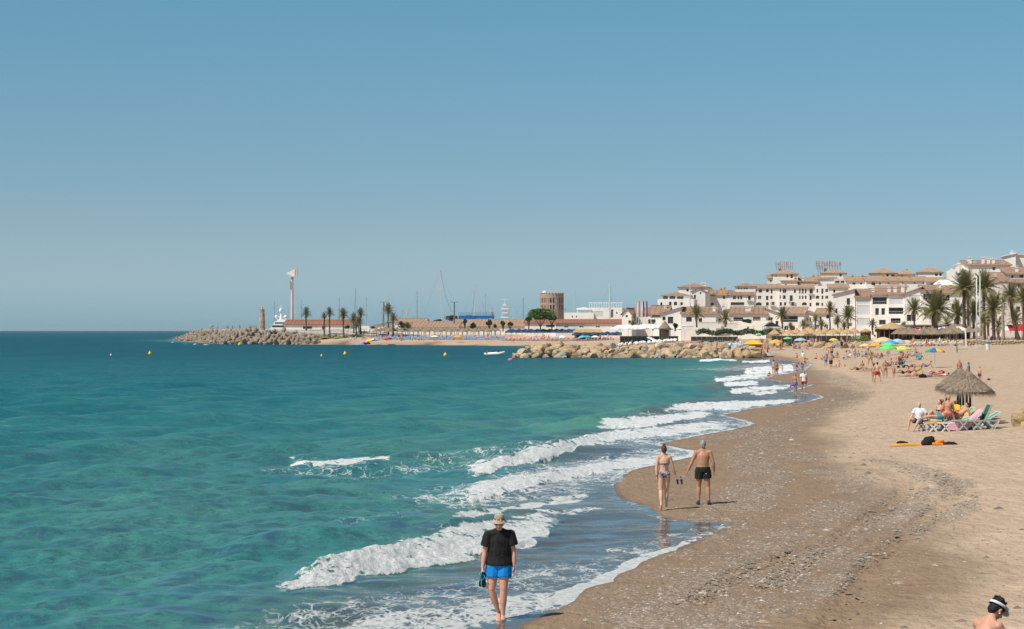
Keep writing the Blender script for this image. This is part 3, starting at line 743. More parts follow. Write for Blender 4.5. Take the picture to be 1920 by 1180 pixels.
def window(par, x0, z0, x1, z1, y, kind, dep=.28):
    w, h = x1 - x0, z1 - z0; f = min(.12, w * .1)
    if kind == 'open':     # deep shaded terrace opening: back wall, door glass and a railing
        mb = MB(); mb.box(((x0 + x1) / 2, y + dep - .01, (z0 + z1) / 2), (w, .04, h), 0)
        o = mb.build('terrace_glass', m_glass, par)
        mb = MB(); n = max(2, int(w / 1.2))
        for i in range(n + 1): mb.box((x0 + .05 + (w - .1) * i / n, y + dep - .08, (z0 + z1) / 2), (.07, .06, h))
        mb.build('frame', m_frame, o)
        mb = MB(); mb.box(((x0 + x1) / 2, y + .06, z0 + min(.95, h * .4)), (w, .05, .06))
        for i in range(int(w / .5) + 1): mb.box((x0 + .04 + (w - .08) * i / max(1, int(w / .5)), y + .06, z0 + min(.47, h * .2)), (.03, .03, min(.9, h * .4)))
        mb.build('railing', m_wframe, o); return
    if kind == 'shutter':
        mb = MB(); mb.box(((x0 + x1) / 2, y + .1, (z0 + z1) / 2), (w, .05, h)); n = int(h / .35)
        for i in range(n): mb.box(((x0 + x1) / 2, y + .07, z0 + (i + .5) * h / n), (w - .04, .03, .05))
        mb.build('roller_screen', m_shut, par); return
    mb = MB()
    yy = y + dep - .06
    gm = m_pink if kind == 'pink' else m_glass
    for a, b_, c, d in ((x0, x1, z0, z0 + f), (x0, x1, z1 - f, z1)): mb.box(((a + b_) / 2, yy, (c + d) / 2), (b_ - a, .08, d - c))
    for a, b_ in ((x0, x0 + f), (x1 - f, x1)): mb.box(((a + b_) / 2, yy, (z0 + z1) / 2), (b_ - a, .08, h - 2 * f))
    if w > 1.0: mb.box(((x0 + x1) / 2, yy, (z0 + z1) / 2), (f * .8, .07, h - 2 * f))
    o = mb.build('window', m_frame if random.random() < .6 else m_wframe, par)
    p = MB(); p.box(((x0 + x1) / 2, yy + .03, (z0 + z1) / 2), (w - f, .03, h - f)); p.build('pane', gm, o)
    if kind == 'arch':
        a = MB(); n = 6; R_ = w / 2; cz = z1 - R_ * .75
        for sgn in (-1, 1):
            pts = [((x0 + x1) / 2 + sgn * R_ * math.cos(math.pi / 2 * i / n), y - .004, cz + R_ * .75 * math.sin(math.pi / 2 * i / n)) for i in range(n + 1)] + [((x0 + x1) / 2 + sgn * R_, y - .004, z1 + .02), ]
            cor = ((x0 + x1) / 2 + sgn * R_, y - .004, z1 + .02)
            for i in range(n): a.add([pts[i], pts[i + 1], cor], [(0, 1, 2) if sgn < 0 else (0, 2, 1)])
            a.add([pts[n], ((x0 + x1) / 2, y - .004, z1 + .02), cor], [(0, 1, 2)])
        a.build('arch', m_white, o)
    if kind == 'balcony':
        s_ = MB(); s_.box(((x0 + x1) / 2, y - .4, z0 - .1), (w + 1.0, .8, .16)); s_.build('balcony_slab', m_white, o)
        s_ = MB(); s_.bar((x0 - .5, y - .78, z0 + .85), (x1 + .5, y - .78, z0 + .85), .05)
        for i in range(8): xx = x0 - .48 + (w + .96) * i / 7; s_.bar((xx, y - .78, z0 - .02), (xx, y - .78, z0 + .85), .04)
        s_.build('railing', m_iron, o)

def roof_part(par, w, dep, z, kind, h, matl, ov=.45):
    """hip, gable_x (ridge along the front), gable_y (ridge front to back), shed (low front, high back), shed_l (low left, high right), shed_r"""
    mb = MB(); th = .22; a0, a1, b0, b1 = -ov, w + ov, -ov, dep + ov
    if kind == 'hip':
        r = min(w, dep) / 2 * .95 + ov
        if w >= dep: top = [(a0 + r, dep / 2, z + h), (a1 - r, dep / 2, z + h)]
        else: top = [(w / 2, b0 + r, z + h), (w / 2, b1 - r, z + h)]
        v = [(a0, b0, z), (a1, b0, z), (a1, b1, z), (a0, b1, z)] + top
        f = [(0, 1, 5, 4), (1, 2, 5), (2, 3, 4, 5), (3, 0, 4)] if w >= dep else [(0, 1, 4), (1, 2, 5, 4), (2, 3, 5), (3, 0, 4, 5)]
        base = [(x, y, z - th) for x, y, _ in v[:4]]
        v += base; f += [(0, 6, 7, 1), (1, 7, 8, 2), (2, 8, 9, 3), (3, 9, 6, 0), (9, 8, 7, 6)]
        mb.add(v, f)
    else:
        def slab(q):
            lo = [(x, y, zz - th) for x, y, zz in q]
            mb.add(list(q) + lo, [(0, 1, 2, 3), (7, 6, 5, 4), (0, 4, 5, 1), (1, 5, 6, 2), (2, 6, 7, 3), (3, 7, 4, 0)])
        if kind == 'gable_x':
            slab([(a0, b0, z), (a1, b0, z), (a1, dep / 2, z + h), (a0, dep / 2, z + h)]); slab([(a0, dep / 2 + .003, z + h), (a1, dep / 2 + .003, z + h), (a1, b1, z), (a0, b1, z)])
        elif kind == 'gable_y':
            slab([(a0, b0, z), (w / 2, b0, z + h), (w / 2, b1, z + h), (a0, b1, z)]); slab([(w / 2 + .003, b0, z + h), (a1, b0, z), (a1, b1, z), (w / 2 + .003, b1, z + h)])
        elif kind == 'shed': slab([(a0, b0, z), (a1, b0, z), (a1, b1, z + h), (a0, b1, z + h)])
        elif kind == 'shed_l': slab([(a0, b0, z), (a1, b0, z + h), (a1, b1, z + h), (a0, b1, z)])
        elif kind == 'shed_r': slab([(a0, b0, z + h), (a1, b0, z), (a1, b1, z), (a0, b1, z + h)])
    o = mb.build('roof', matl, par)
    # ridge and eave lines of half-round tiles as raised ribs
    rb = MB(); n = max(3, int((a1 - a0) / 1.3))
    if kind in ('shed', 'gable_x'):
        yb = b1 if kind == 'shed' else dep / 2
        for i in range(n + 1):
            x = a0 + .06 + (a1 - a0 - .12) * i / n; rb.bar((x, b0 - .02, z + .05), (x, yb, z + h + .05), .16, .10)
        rb.bar((a0, yb, z + h + .1), (a1, yb, z + h + .1), .28, .2); rb.build('tile_rib', matl, o)
    elif kind == 'gable_y': rb.bar((w / 2, b0, z + h + .08), (w / 2, b1, z + h + .08), .28, .2); rb.build('tile_rib', matl, o)
    return o
def chimney(par, x, y, z, h=1.6, w=.8, m=None):
    mb = MB(); mb.box((x, y, z + h / 2), (w, w * .8, h)); mb.box((x, y, z + h + .08), (w + .25, w * .8 + .25, .16)); mb.box((x, y, z + h + .3), (w * .6, w * .5, .28)); mb.box((x, y, z + h + .52), (w + .1, w * .8 + .1, .12))
    return mb.build('chimney', m or m_white, par)

def house(name, label, px0, px1, y_eave, y_base, d, dep, roof='gable_x', y_ridge=None, wins=(), rot=-20, rm=None, wm=None, cat='building', chim=(), group='white village houses', parapet=0, z_floor=None):
    th = R(rot); m_ = mpp(d); w = (px1 - px0) * m_ / math.cos(th)
    ze = zpx(y_eave, d); zb = min(zpx(y_base, d), ze - .5); base = 0.5 if z_floor is None else z_floor
    o = thing(name, label, cat, P(px0, d, base), th, group)
    wm = wm or m_white; z0, z1 = 0.0, ze - base; rh = (y_eave - (y_ridge if y_ridge else y_eave)) * m_
    rects = []; kinds = []
    for wn_ in wins:
        x0, y0, x1, y1 = wn_[:4]; k = wn_[4] if len(wn_) > 4 else 'win'
        X0 = (x0 - px0) * m_ / math.cos(th); X1 = (x1 - px0) * m_ / math.cos(th)
        Z0, Z1 = zpx(y1, d) - base, zpx(y0, d) - base
        if X0 < .1 or X1 > w - .1 or Z1 > z1 - .1: X0 = max(X0, .15); X1 = min(X1, w - .15); Z1 = min(Z1, z1 - .15)
        if X1 - X0 < .3 or Z1 - Z0 < .3: continue
        if any(not (X1 <= r[0] or X0 >= r[2] or Z1 <= r[1] or Z0 >= r[3]) for r in rects): continue
        rects.append((round(X0, 3), round(Z0, 3), round(X1, 3), round(Z1, 3))); kinds.append(k)
    mb = MB()
    big = any(k == 'open' for k in kinds)
    for dp in (0,):
        small = [r for r, k in zip(rects, kinds) if k != 'open']; opn = [r for r, k in zip(rects, kinds) if k == 'open']
        sheet_with_holes(mb, w, z0, z1, rects, depth=.28)
        for (a, c, b_, e) in opn:      # deeper terrace recess
            q = [(a, .28, c), (b_, .28, c), (b_, .28, e), (a, .28, e)]; k2 = [(p[0], 1.6, p[2]) for p in q]
            mb.add(q + k2, [(0, 4, 5, 1), (1, 5, 6, 2), (2, 6, 7, 3), (3, 7, 4, 0)])
    mb.add([(0, 0, z0), (0, dep, z0), (0, dep, z1), (0, 0, z1)], [(0, 1, 2, 3)][::-1] and [(3, 2, 1, 0)])
    mb.add([(w, 0, z0), (w, dep, z0), (w, dep, z1), (w, 0, z1)], [(0, 1, 2, 3)])
    mb.add([(0, dep, z0), (w, dep, z0), (w, dep, z1), (0, dep, z1)], [(3, 2, 1, 0)])
    if roof in ('gable_y',): mb.add([(0, 0, z1), (w, 0, z1), (w / 2, 0, z1 + rh - .1), (0, dep, z1), (w, dep, z1), (w / 2, dep, z1 + rh - .1)], [(0, 1, 2), (5, 4, 3)])
    if roof == 'gable_x': mb.add([(0, 0, z1), (0, dep, z1), (0, dep / 2, z1 + rh - .1), (w, 0, z1), (w, dep, z1), (w, dep / 2, z1 + rh - .1)], [(0, 2, 1), (3, 4, 5)])
    if roof == 'shed_l': mb.add([(0, 0, z1), (w, 0, z1), (w, 0, z1 + rh), (w, dep, z1), (w, dep, z1 + rh), (0, dep, z1)], [(0, 1, 2), (1, 3, 4, 2), (5, 4, 3)])
    if roof == 'shed_r': mb.add([(0, 0, z1), (w, 0, z1), (0, 0, z1 + rh), (0, dep, z1), (0, dep, z1 + rh), (w, dep, z1)], [(0, 1, 2), (0, 2, 4, 3), (3, 4, 5)])
    if roof == 'shed': mb.add([(0, 0, z1), (0, dep, z1), (0, dep, z1 + rh), (w, 0, z1), (w, dep, z1), (w, dep, z1 + rh)], [(0, 2, 1), (3, 4, 5), (1, 2, 5, 4)])
    if roof == 'flat':
        mb.box((w / 2, dep / 2, z1 - .12), (w - .02, dep - .02, .2))
        pz = max(.35, parapet)
        for c, s_ in (((w / 2, .12, z1 + pz / 2), (w + .1, .24, pz)), ((w / 2, dep - .12, z1 + pz / 2), (w + .1, .24, pz)), ((.12, dep / 2, z1 + pz / 2), (.24, dep - .5, pz)), ((w - .12, dep / 2, z1 + pz / 2), (.24, dep - .5, pz))): mb.box(c, s_)
    mb.build('wall', wm, o)
    if roof != 'flat': roof_part(o, w, dep, z1 + .003, roof, max(rh, .5), rm or t_old)
    for r, k in zip(rects, kinds):
        window(o, r[0], r[1], r[2], r[3], 0, k, 1.6 if k == 'open' else .28)
    for c in chim:
        cpx, ytop = c[0], c[1]; cm = c[2] if len(c) > 2 else None; cw = c[3] if len(c) > 3 else .8
        X = (cpx - px0) * m_ / math.cos(th); top = zpx(ytop, d) - base; yy = dep * .35
        zb_ = min(z1 + .2, top - .8); chimney(o, X, yy, zb_, top - zb_ - .5, cw, cm)
    return o
def grid(xs, ys, kind='win'):
    return [(x[0], y[0], x[1], y[1]) + (kind if isinstance(kind, tuple) else (kind,)) for x in xs for y in ys]

# ---- the left: harbour store, sheds and the long promenade wall
house('harbour_store', 'long low white store with a red tiled roof behind the breakwater tetrapods', 533, 656, 608.5, 624, 760, 14, 'gable_x', 600.5, [(568, 612, 585, 617, 'win')], rot=-2, rm=t_red, group='low harbour buildings')
house('white_shed', 'white gabled shed with a plain wall beside the lattice mast', 694, 723, 613, 626, 750, 16, 'shed_l', 604, rot=-4, group='low harbour buildings')
house('low_store', 'low white annexe between the red roofed store and the gabled shed', 656, 694, 613, 626, 765, 10, 'flat', rot=-4, group='low harbour buildings')
house('tiled_cottage', 'white cottage with one small window and a pale tiled roof left of the blue gantry', 741, 798, 604.5, 622, 752, 12, 'gable_x', 597.5, [(781.5, 607, 786.5, 611)], rot=-4, rm=t_pale, group='low harbour buildings')
house('tiled_annexe', 'low building with a wide pale tiled roof beside the cottage', 772, 858, 613.5, 624, 735, 16, 'shed', 603, [(836, 618, 848, 621)], rot=-3, rm=t_pale, group='low harbour buildings')
house('tiled_hall', 'long white hall with a mottled tiled roof behind five small trees', 846, 984, 612, 626, 738, 20, 'shed', 599, [(864, 617, 869, 621), (965, 616, 982, 622, 'open'), (905, 616.5, 912, 621)], rot=-2, rm=t_pale, group='low harbour buildings')
house('garden_hall', 'white hall with a narrow red tile strip behind the big green tree', 984, 1042, 605.5, 627, 700, 14, 'shed', 599, [(1024, 609.5, 1040, 614, 'open')], rot=-2, rm=t_red, group='low harbour buildings')
house('long_pool_hall', 'long white building with a row of small square windows beside the brick tower', 1042, 1166, 606, 628, 690, 14, 'shed', 599.3, [(x, 611.6, x + 3.4, 614.2) for x in (1058, 1062, 1086.5, 1090.5, 1117, 1121, 1148)], rot=-2, rm=t_red, group='low harbour buildings')
wl = MB(); wl.bar(P(598, 712, 4.3), P(1000, 712, 4.3), .3, 2.0)
wl.bar(P(598, 712, 5.35), P(1000, 712, 5.35), .42, .12)
for i in range(40):
    p = P(600 + i * 10.2, 711.7, 4.3); wl.box(p, (.3, .2, 1.95))
tag(wl.build('promenade_wall', m_white), 'long low white promenade wall behind the far rows of parasols', 'wall')

# ---- brick lookout tower with two tiers of arches
def brick_tower():
    d = 790; m_ = mpp(d); z0 = 3; zt = zpx(551, d); Rr = (1057 - 1013) / 2 * m_
    o = thing('brick_tower', 'round brown brick lookout tower with two tiers of arched openings', 'tower', P(1035, d, z0))
    bm_, t, b = newmat('brown_brick'); v = t.coords()
    n = t.noise(v, .6, 5, .65); n2 = t.noise(v, 4, 3, .7)
    t.l(t.mix(t.ramp(n2, [(.4, 0), (.65, .6)]), t.mix(t.ramp(n, [(.3, 0), (.7, 1)]), (.36, .25, .18), (.47, .35, .26)), (.27, .18, .13)), b.inputs['Base Color']); b.inputs['Roughness'].default_value = .9
    seg = 24; tiers = [(zpx(581, d) - z0, zpx(572, d) - z0), (zpx(568, d) - z0, zpx(559, d) - z0)]; H = zt - z0
    zs = sorted([0, H] + [q for tt in tiers for q in tt]); mb = MB()
    def ringv(a, z, r): return (r * math.cos(a), r * math.sin(a), z)
    for i in range(seg):
        a0, a1 = 2 * math.pi * i / seg, 2 * math.pi * (i + 1) / seg
        w = (a1 - a0); o0, o1 = a0 + w * .22, a1 - w * .22
        for j in range(len(zs) - 1):
            hole = any(abs(zs[j] - tt[0]) < 1e-6 for tt in tiers)
            spans = [(a0, o0), (o1, a1)] if hole else [(a0, a1)]
            for s0, s1 in spans:
                for rr, fl in ((Rr, 0), (Rr - .5, 1)):
                    q = [ringv(s0, zs[j], rr), ringv(s1, zs[j], rr), ringv(s1, zs[j + 1], rr), ringv(s0, zs[j + 1], rr)]
                    mb.add(q, [(0, 1, 2, 3)] if not fl else [(3, 2, 1, 0)])
            if hole:
                for aa in (o0, o1): mb.add([ringv(aa, zs[j], Rr), ringv(aa, zs[j], Rr - .5), ringv(aa, zs[j + 1], Rr - .5), ringv(aa, zs[j + 1], Rr)], [(0, 1, 2, 3)])
                for zz in (zs[j], zs[j + 1]): mb.add([ringv(o0, zz, Rr), ringv(o1, zz, Rr), ringv(o1, zz, Rr - .5), ringv(o0, zz, Rr - .5)], [(0, 1, 2, 3)])
                # arch corners
                za = zs[j + 1]; hw = (o1 - o0) / 2; rad = hw * Rr
                for sg in (-1, 1):
                    c0 = (o0 + o1) / 2; pv = []
                    for k in range(5):
                        t_ = math.pi / 2 * k / 4; pv.append(ringv(c0 + sg * hw * math.cos(t_), za - rad + rad * math.sin(t_), Rr - .02))
                    cr = ringv(c0 + sg * hw, za, Rr - .02)
                    for k in range(4): mb.add([pv[k], pv[k + 1], cr], [(0, 1, 2)])
    mb.build('wall', bm_, o)
    f = MB()
    for zz in (0.5, tiers[0][0] - .4, tiers[1][0] - .4, H - .4): f.tube([(0, 0, zz), (0, 0, zz + .2)], Rr - .51, 24)
    f.build('floor_slab', m_grey, o)
    c = MB(); c.tube([(0, 0, tiers[0][0]), (0, 0, H - .5)], 1.2, 10); c.build('stair_core', bm_, o)
    g = MB()
    for i in range(seg): a = 2 * math.pi * i / seg; g.box((Rr * math.cos(a) * .985, Rr * math.sin(a) * .985, H + .16), (.5, .5, .3), rz=a)
    g.build('coping', bm_, o)
    dm = MB(); dm.ball((-3.0, -1, H + .3), .9, 10, 6); dm.build('dome', m_white, o)
    a = MB()
    for x, y, h, r in ((-.6, 0, 5.2, .06), (-2.6, 0, 2.0, .05), (1.0, .5, 3.2, .06), (1.6, -.5, 2.0, .05), (-1.2, 1, 2.4, .04)): a.tube([(x, y, H - .2), (x, y, H + h)], r, 5)
    a.bar((-.9, 0, H + 4.2), (-.3, 0, H + 4.2), .1); a.build('antenna', m_wframe, o)
    bp = MB(); bp.bar((Rr - .1, -.8, H * .62), (Rr + 1.6, -1.6, H * .62), .1)
    for k in range(4): bp.ball((Rr + .1 + k * .45, -.9 - k * .22, H * .62 + .15), .16, 6, 4)
    bp.build('lamp_arm', m_white, o)
brick_tower()

# ---- white harbour club with pergola
house('harbour_office', 'white harbour office with a castellated parapet right of the brick tower', 1058, 1113, 590, 612, 740, 12, 'flat', None, [(1072, 592, 1074, 596), (1080, 592, 1082, 596)], rot=-3, parapet=.7)
house('club_building', 'white flat roofed club building under a rooftop pergola', 1104, 1166, 579, 612, 745, 20, 'flat', None, [(1108, 584, 1131, 594, 'shutter'), (1145, 580.5, 1150, 596), (1155, 585, 1157.5, 589)], rot=-6)
mb = MB()
pg = thing('roof_pergola', 'white slatted pergola standing on the flat club roof', 'pergola', P(1104, 748, zpx(579, 748)), R(-6))
mb.box((0, 0, 1.1), (.16, .3, 2.2)); pd_ = mb.data('post', [m_white])
for i in range(14): link('post', pd_, pg, (.2 + i * .92, 0, 0))
mb = MB(); mb.box((6.2, 0, 2.25), (12.6, .4, .15)); mb.box((6.2, 6, 2.25), (12.6, .3, .15))
for i in range(9): mb.box((.2 + i * 1.5, 3, 2.25), (.12, 5.6, .12))
mb.build('beam', m_white, pg)
o = thing('rooftop_canopy', 'small white shade canopy on the harbour office roof', 'canopy', P(1082, 744, zpx(590, 744)), R(-6))
mb = MB()
for x, y in ((0, 0), (5, 0), (5, 3), (0, 3)): mb.bar((x, y, 0), (x, y, 1.8), .14)
mb.build('post', m_white, o); mb = MB(); mb.add([(-.4, -.4, 1.8), (5.4, -.4, 1.8), (5.4, 3.4, 2.3), (-.4, 3.4, 2.3), (2.5, 1.5, 2.8)], [(0, 1, 4), (1, 2, 4), (2, 3, 4), (3, 0, 4)]); mb.build('cover', m_cream, o)

# ---- white village: front row
V = house
V('gabled_house', 'white gabled house with one dark window beside the harbour banners', 1166, 1184, 590, 618, 620, 14, 'gable_y', 578, [(1173, 590, 1177, 595.5), (1178, 601, 1186, 607)], rot=-12)
V('corner_house', 'white corner house with a brown tiled roof left of the village front', 1184, 1232, 588, 618, 630, 14, 'gable_x', 578, [(1188, 598, 1196, 606), (1199, 600, 1202, 607), (1215, 599, 1222, 607), (1225, 592, 1230, 596)], rot=-12)
V('terrace_house', 'white terraced house with a shaded upper balcony behind the cone thatch', 1220, 1252, 590, 620, 580, 12, 'gable_x', 573, [(1222, 589, 1238, 594.5, 'open'), (1221, 599, 1229, 606)], rot=-10, chim=[(1245, 572)])
V('slant_house', 'white house with a slanting gable wall and two tall dark windows', 1240, 1277, 588, 620, 570, 16, 'shed_l', 575, [(1252, 594, 1262, 607), (1242, 594, 1248, 601)], rot=-10)
V('bay_house', 'white house with tiled roof and brown bay window behind the first palm', 1278, 1341, 588.5, 620, 566, 12, 'shed', 575.5, [(1286.5, 594.5, 1297, 603.5), (1310, 597, 1316, 604)], rot=-8, chim=[(1337, 574)])
V('stepped_gable_house', 'white gable fronted house between two long tiled roofs', 1342, 1369, 588, 620, 572, 14, 'shed_l', 577.5, [(1347, 598, 1352, 604)], rot=-10, chim=[(1354, 571)])
V('awning_house', 'white house with dark glazed terrace and a long tiled roof above sail shades', 1370, 1435, 588.5, 620, 560, 13, 'shed', 575, [(1375, 595.5, 1393, 602, 'open'), (1411, 594.5, 1425, 603, 'pink')], rot=-8, chim=[(1399, 574), (1404, 572)])
V('striped_awning_house', 'white gable house with a small striped awning left of the tall palm', 1436, 1464, 590, 620, 562, 14, 'shed_r', 576.5, [(1440, 595, 1449, 601, 'win'), (1454, 602, 1459, 612)], rot=-8)
V('arcade_house', 'white arcaded house with a deep dark balcony behind the palm', 1465, 1506, 588, 622, 548, 14, 'shed', 575.5, [(1468, 593, 1495, 604, 'open'), (1470, 611, 1478, 620, 'arch'), (1482, 611, 1490, 620, 'arch')], rot=-12, rm=t_pale)
V('side_lane_house', 'white house with narrow upper windows beside the blue shop sign', 1507, 1536, 592, 622, 552, 12, 'shed_r', 582, [(1512, 596, 1514, 603), (1518, 596, 1520, 603), (1526, 596, 1529, 603), (1511, 608, 1517, 618)], rot=-18, rm=t_pale)
V('small_pink_roof_house', 'small white house with a pinkish roof and arched door beside the palm trunk', 1530, 1562, 588, 622, 540, 12, 'gable_x', 579, [(1536, 594, 1540, 602), (1548, 590, 1554, 598, 'arch'), (1545, 608, 1552, 618, 'arch')], rot=-15, rm=t_pale)
# three storey block
V('tall_slant_block', 'tall plain white block with a sloping top and one iron balcony', 1563, 1602, 552, 625, 505, 12, 'shed_l', 541, [(1587, 559.5, 1593, 572, 'balcony'), (1587, 579, 1593, 588, 'win'), (1566.5, 578.5, 1570, 587), (1566, 597, 1571, 609), (1589, 606, 1597, 613)], rot=-9, rm=t_pale)
V('shuttered_block', 'white block with tall pale roller screens over three floors', 1605, 1633, 557, 625, 503, 13, 'shed', 541, [(1607, 560, 1631, 571, 'shutter'), (1607, 573, 1631, 590, 'shutter'), (1607, 597, 1631, 610, 'shutter')], rot=-9, rm=t_old, chim=[(1637, 540)])
V('terraced_block', 'three storey white block with a large dark top terrace and paired windows', 1634, 1664, 553, 625, 501, 13, 'shed', 540, [(1636, 557.5, 1662, 570.5, 'open'), (1641, 578, 1647.5, 591), (1652, 578, 1659, 591), (1648, 600, 1660, 609), (1640, 613, 1646, 623)], rot=-9, rm=t_old, chim=[(1667, 536)])
V('balcony_block', 'three storey white block with screened balconies right of the dark terrace', 1665, 1696, 552, 625, 499, 13, 'shed', 540, [(1668, 558, 1692, 571, 'shutter'), (1666.5, 577, 1693, 589, 'open'), (1670, 597, 1688, 606, 'open')], rot=-9, rm=t_old, chim=[(1679, 536), (1693, 533)])
V('gable_block', 'white gabled block with roller screen and corner window behind the palms', 1697, 1727, 551, 630, 490, 14, 'shed_l', 536.5, [(1704, 554, 1724, 566, 'shutter'), (1700, 590, 1717, 603)], rot=-10, rm=t_old)
V('palm_side_block', 'white block with brown tiles and dark top windows behind the broad palm', 1727, 1760, 544, 630, 488, 14, 'shed', 533, [(1731, 551, 1756, 562, 'open'), (1732, 580, 1750, 592, 'open')], rot=-10, rm=t_old, chim=[(1761, 529)])
V('rear_palm_block', 'white block with stepped brown roofs hidden behind the tallest palm', 1762, 1800, 550, 630, 486, 14, 'shed', 535, [(1768, 553, 1780, 564, 'open'), (1784, 570, 1794, 580)], rot=-10, rm=t_old)
# ---- white village: upper rows
V('arched_terrace_house', 'white house with an arched terrace under the pavilion roof', 1233, 1300, 563, 590, 650, 14, 'flat', None, [(1238, 567, 1242, 573, 'arch'), (1254, 566, 1259, 573, 'arch'), (1263, 566, 1269, 573, 'arch'), (1275, 567, 1280, 573, 'arch')], rot=-10)
V('pavilion_house', 'white penthouse with a brown hip roof on columns above the arched terrace', 1241, 1293, 554, 572, 662, 10, 'hip', 547.5, [(1243, 555.5, 1252, 561, 'open'), (1255, 555.5, 1266, 561, 'open'), (1269, 556, 1281, 561, 'open')], rot=-8)
V('upper_left_house', 'white house with a broad hip roof at the top left of the village', 1272, 1326, 538.5, 580, 680, 12, 'hip', 531, [(1287, 542, 1291, 547), (1300, 555, 1303, 561)], rot=-10, chim=[(1314, 530), (1319, 530)])
V('stair_tower_house', 'white gable fronted tower block below the top left hip roof', 1297, 1322, 547, 585, 668, 14, 'gable_y', 539.5, [(1312, 547, 1315, 552), (1301, 553, 1305, 561)], rot=-8)
V('brown_roof_house', 'white house with a low brown roof and yellow chimneys right of the stair tower', 1322, 1368, 554, 585, 690, 14, 'shed', 544, [(1327, 568, 1332, 573, 'arch'), (1333, 568, 1338, 573), (1355, 555.5, 1359, 561)], rot=-8, chim=[(1333, 540, m_yell), (1351, 540, m_yell), (1357, 539, m_yell)])
V('wide_brown_roof_house', 'white house with three balcony doors under a wide brown roof', 1367, 1413, 553, 585, 688, 14, 'shed', 545, [(1374, 555, 1380, 562), (1383, 555, 1386, 562), (1388, 555, 1391, 562), (1402, 555, 1407, 563, 'balcony'), (1370, 567, 1395, 573, 'open')], rot=-8)
V('small_penthouse', 'small penthouse with four tiny windows and a hip roof', 1379, 1416, 537, 560, 700, 10, 'hip', 530, [(1384, 539.5, 1386, 543), (1389, 539.5, 1391, 543), (1395, 539.5, 1397, 543), (1399, 539.5, 1401, 543)], rot=-8, chim=[(1392, 528), (1408, 529)])
hw = [(1417, 542.5, 1419, 548.5), (1422.5, 542.5, 1428.5, 549, 'arch'), (1436, 542.5, 1441, 548.5), (1445, 542.5, 1448, 551), (1415.5, 555, 1418.5, 561), (1421, 555, 1427.5, 561.5), (1436, 555, 1440.5, 563), (1444, 555, 1448, 561), (1417, 567, 1428, 573.5, 'arch'), (1436, 567, 1441, 573.5), (1446, 566, 1452, 573.5, 'balcony')]
V('hotel_left_wing', 'white hotel wing with rows of small windows left of the yellow pillar', 1412, 1460, 540, 590, 715, 14, 'shed', 532.5, hw, rot=-6, rm=t_pale)
hw = [(1467.5, 542, 1474.5, 550, 'arch'), (1462, 542, 1464.5, 548), (1462, 554, 1464, 560), (1468, 554, 1473, 561), (1480.5, 554, 1486, 565, 'balcony'), (1488, 543, 1492, 550), (1498, 542, 1500.5, 551, 'arch'), (1503, 542, 1506, 551, 'arch'), (1508.5, 542, 1511.5, 551, 'arch'), (1517, 542, 1523, 551, 'balcony'), (1498, 554.5, 1500.5, 561, 'arch'), (1503, 554.5, 1506, 561, 'arch'), (1508.5, 554.5, 1511.5, 561, 'arch'), (1517, 555, 1520.5, 563, 'arch'), (1462, 567, 1466, 573.5), (1470, 567, 1474, 573), (1503, 567, 1512, 573, 'arch'), (1517, 568, 1520.5, 575, 'arch'), (1484, 567, 1488, 573)]
V('hotel_main_wing', 'white hotel front with arched window rows below the first rooftop sign', 1460, 1528, 539.5, 590, 712, 14, 'shed', 531, hw, rot=-6, rm=t_pale)
hw = [(1531, 542, 1534, 549), (1540, 541.5, 1543.5, 551), (1547, 541.5, 1553.5, 548.5, 'arch'), (1529.5, 554.5, 1536, 560.5, 'arch'), (1540.5, 554.5, 1543.5, 561.5), (1547, 554.5, 1553, 561, 'arch'), (1529.5, 567.5, 1536, 573.5), (1540, 568, 1543, 574), (1557, 560, 1561, 564)]
V('hotel_right_wing', 'white hotel wing between the arched front and the tall plain block', 1528, 1563, 538, 590, 710, 14, 'flat', None, hw, rot=-6)
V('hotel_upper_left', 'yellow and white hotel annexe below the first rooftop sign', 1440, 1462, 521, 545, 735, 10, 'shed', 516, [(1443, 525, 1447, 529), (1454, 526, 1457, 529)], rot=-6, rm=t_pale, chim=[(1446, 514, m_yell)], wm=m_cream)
V('hotel_sign_block', 'white hotel top floor with a tiled hip roof carrying the word hotel', 1450, 1495, 513.5, 545, 730, 14, 'hip', 504, [(1454, 516, 1456, 518.5), (1474, 515.5, 1478, 521), (1482, 515, 1486, 522, 'open')], rot=-6, rm=t_pale, chim=[(1463, 503, m_yell, 1.0)])
V('hotel_lower_roof', 'white hotel storey under a small tiled roof below the sign block', 1466, 1495, 527, 545, 722, 10, 'shed', 523.5, [(1472, 532, 1475, 535.5)], rot=-6, rm=t_pale, chim=[(1492, 519, m_yell)])
V('hotel_link', 'low hotel storey with tiled roof joining the two sign blocks', 1498, 1534, 528, 545, 728, 12, 'shed', 520, [(1502, 531, 1530, 533.5, 'open')], rot=-6, rm=t_pale, chim=[(1526, 515, m_yell), (1506, 519)])
V('second_sign_block', 'white hotel top floor with a tiled roof beside the second rooftop sign', 1540, 1584, 512, 545, 735, 14, 'hip', 504, [(1573, 514, 1577, 519, 'open')], rot=-10, rm=t_pale, chim=[(1547, 503, m_yell, 1.0)])
V('second_sign_lower', 'white hotel storey with a tiled shed roof under the second sign block', 1534, 1566, 522.5, 545, 728, 10, 'shed', 516, [], rot=-8, rm=t_pale)
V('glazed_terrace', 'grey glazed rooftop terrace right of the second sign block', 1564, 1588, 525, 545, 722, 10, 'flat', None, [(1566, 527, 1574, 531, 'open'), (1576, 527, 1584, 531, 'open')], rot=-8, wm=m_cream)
V('low_tiled_house', 'white house with a small tiled roof behind the tall slanting block', 1554, 1590, 539.5, 570, 640, 12, 'shed', 532, [(1562, 543, 1566, 549)], rot=-8, rm=t_pale)
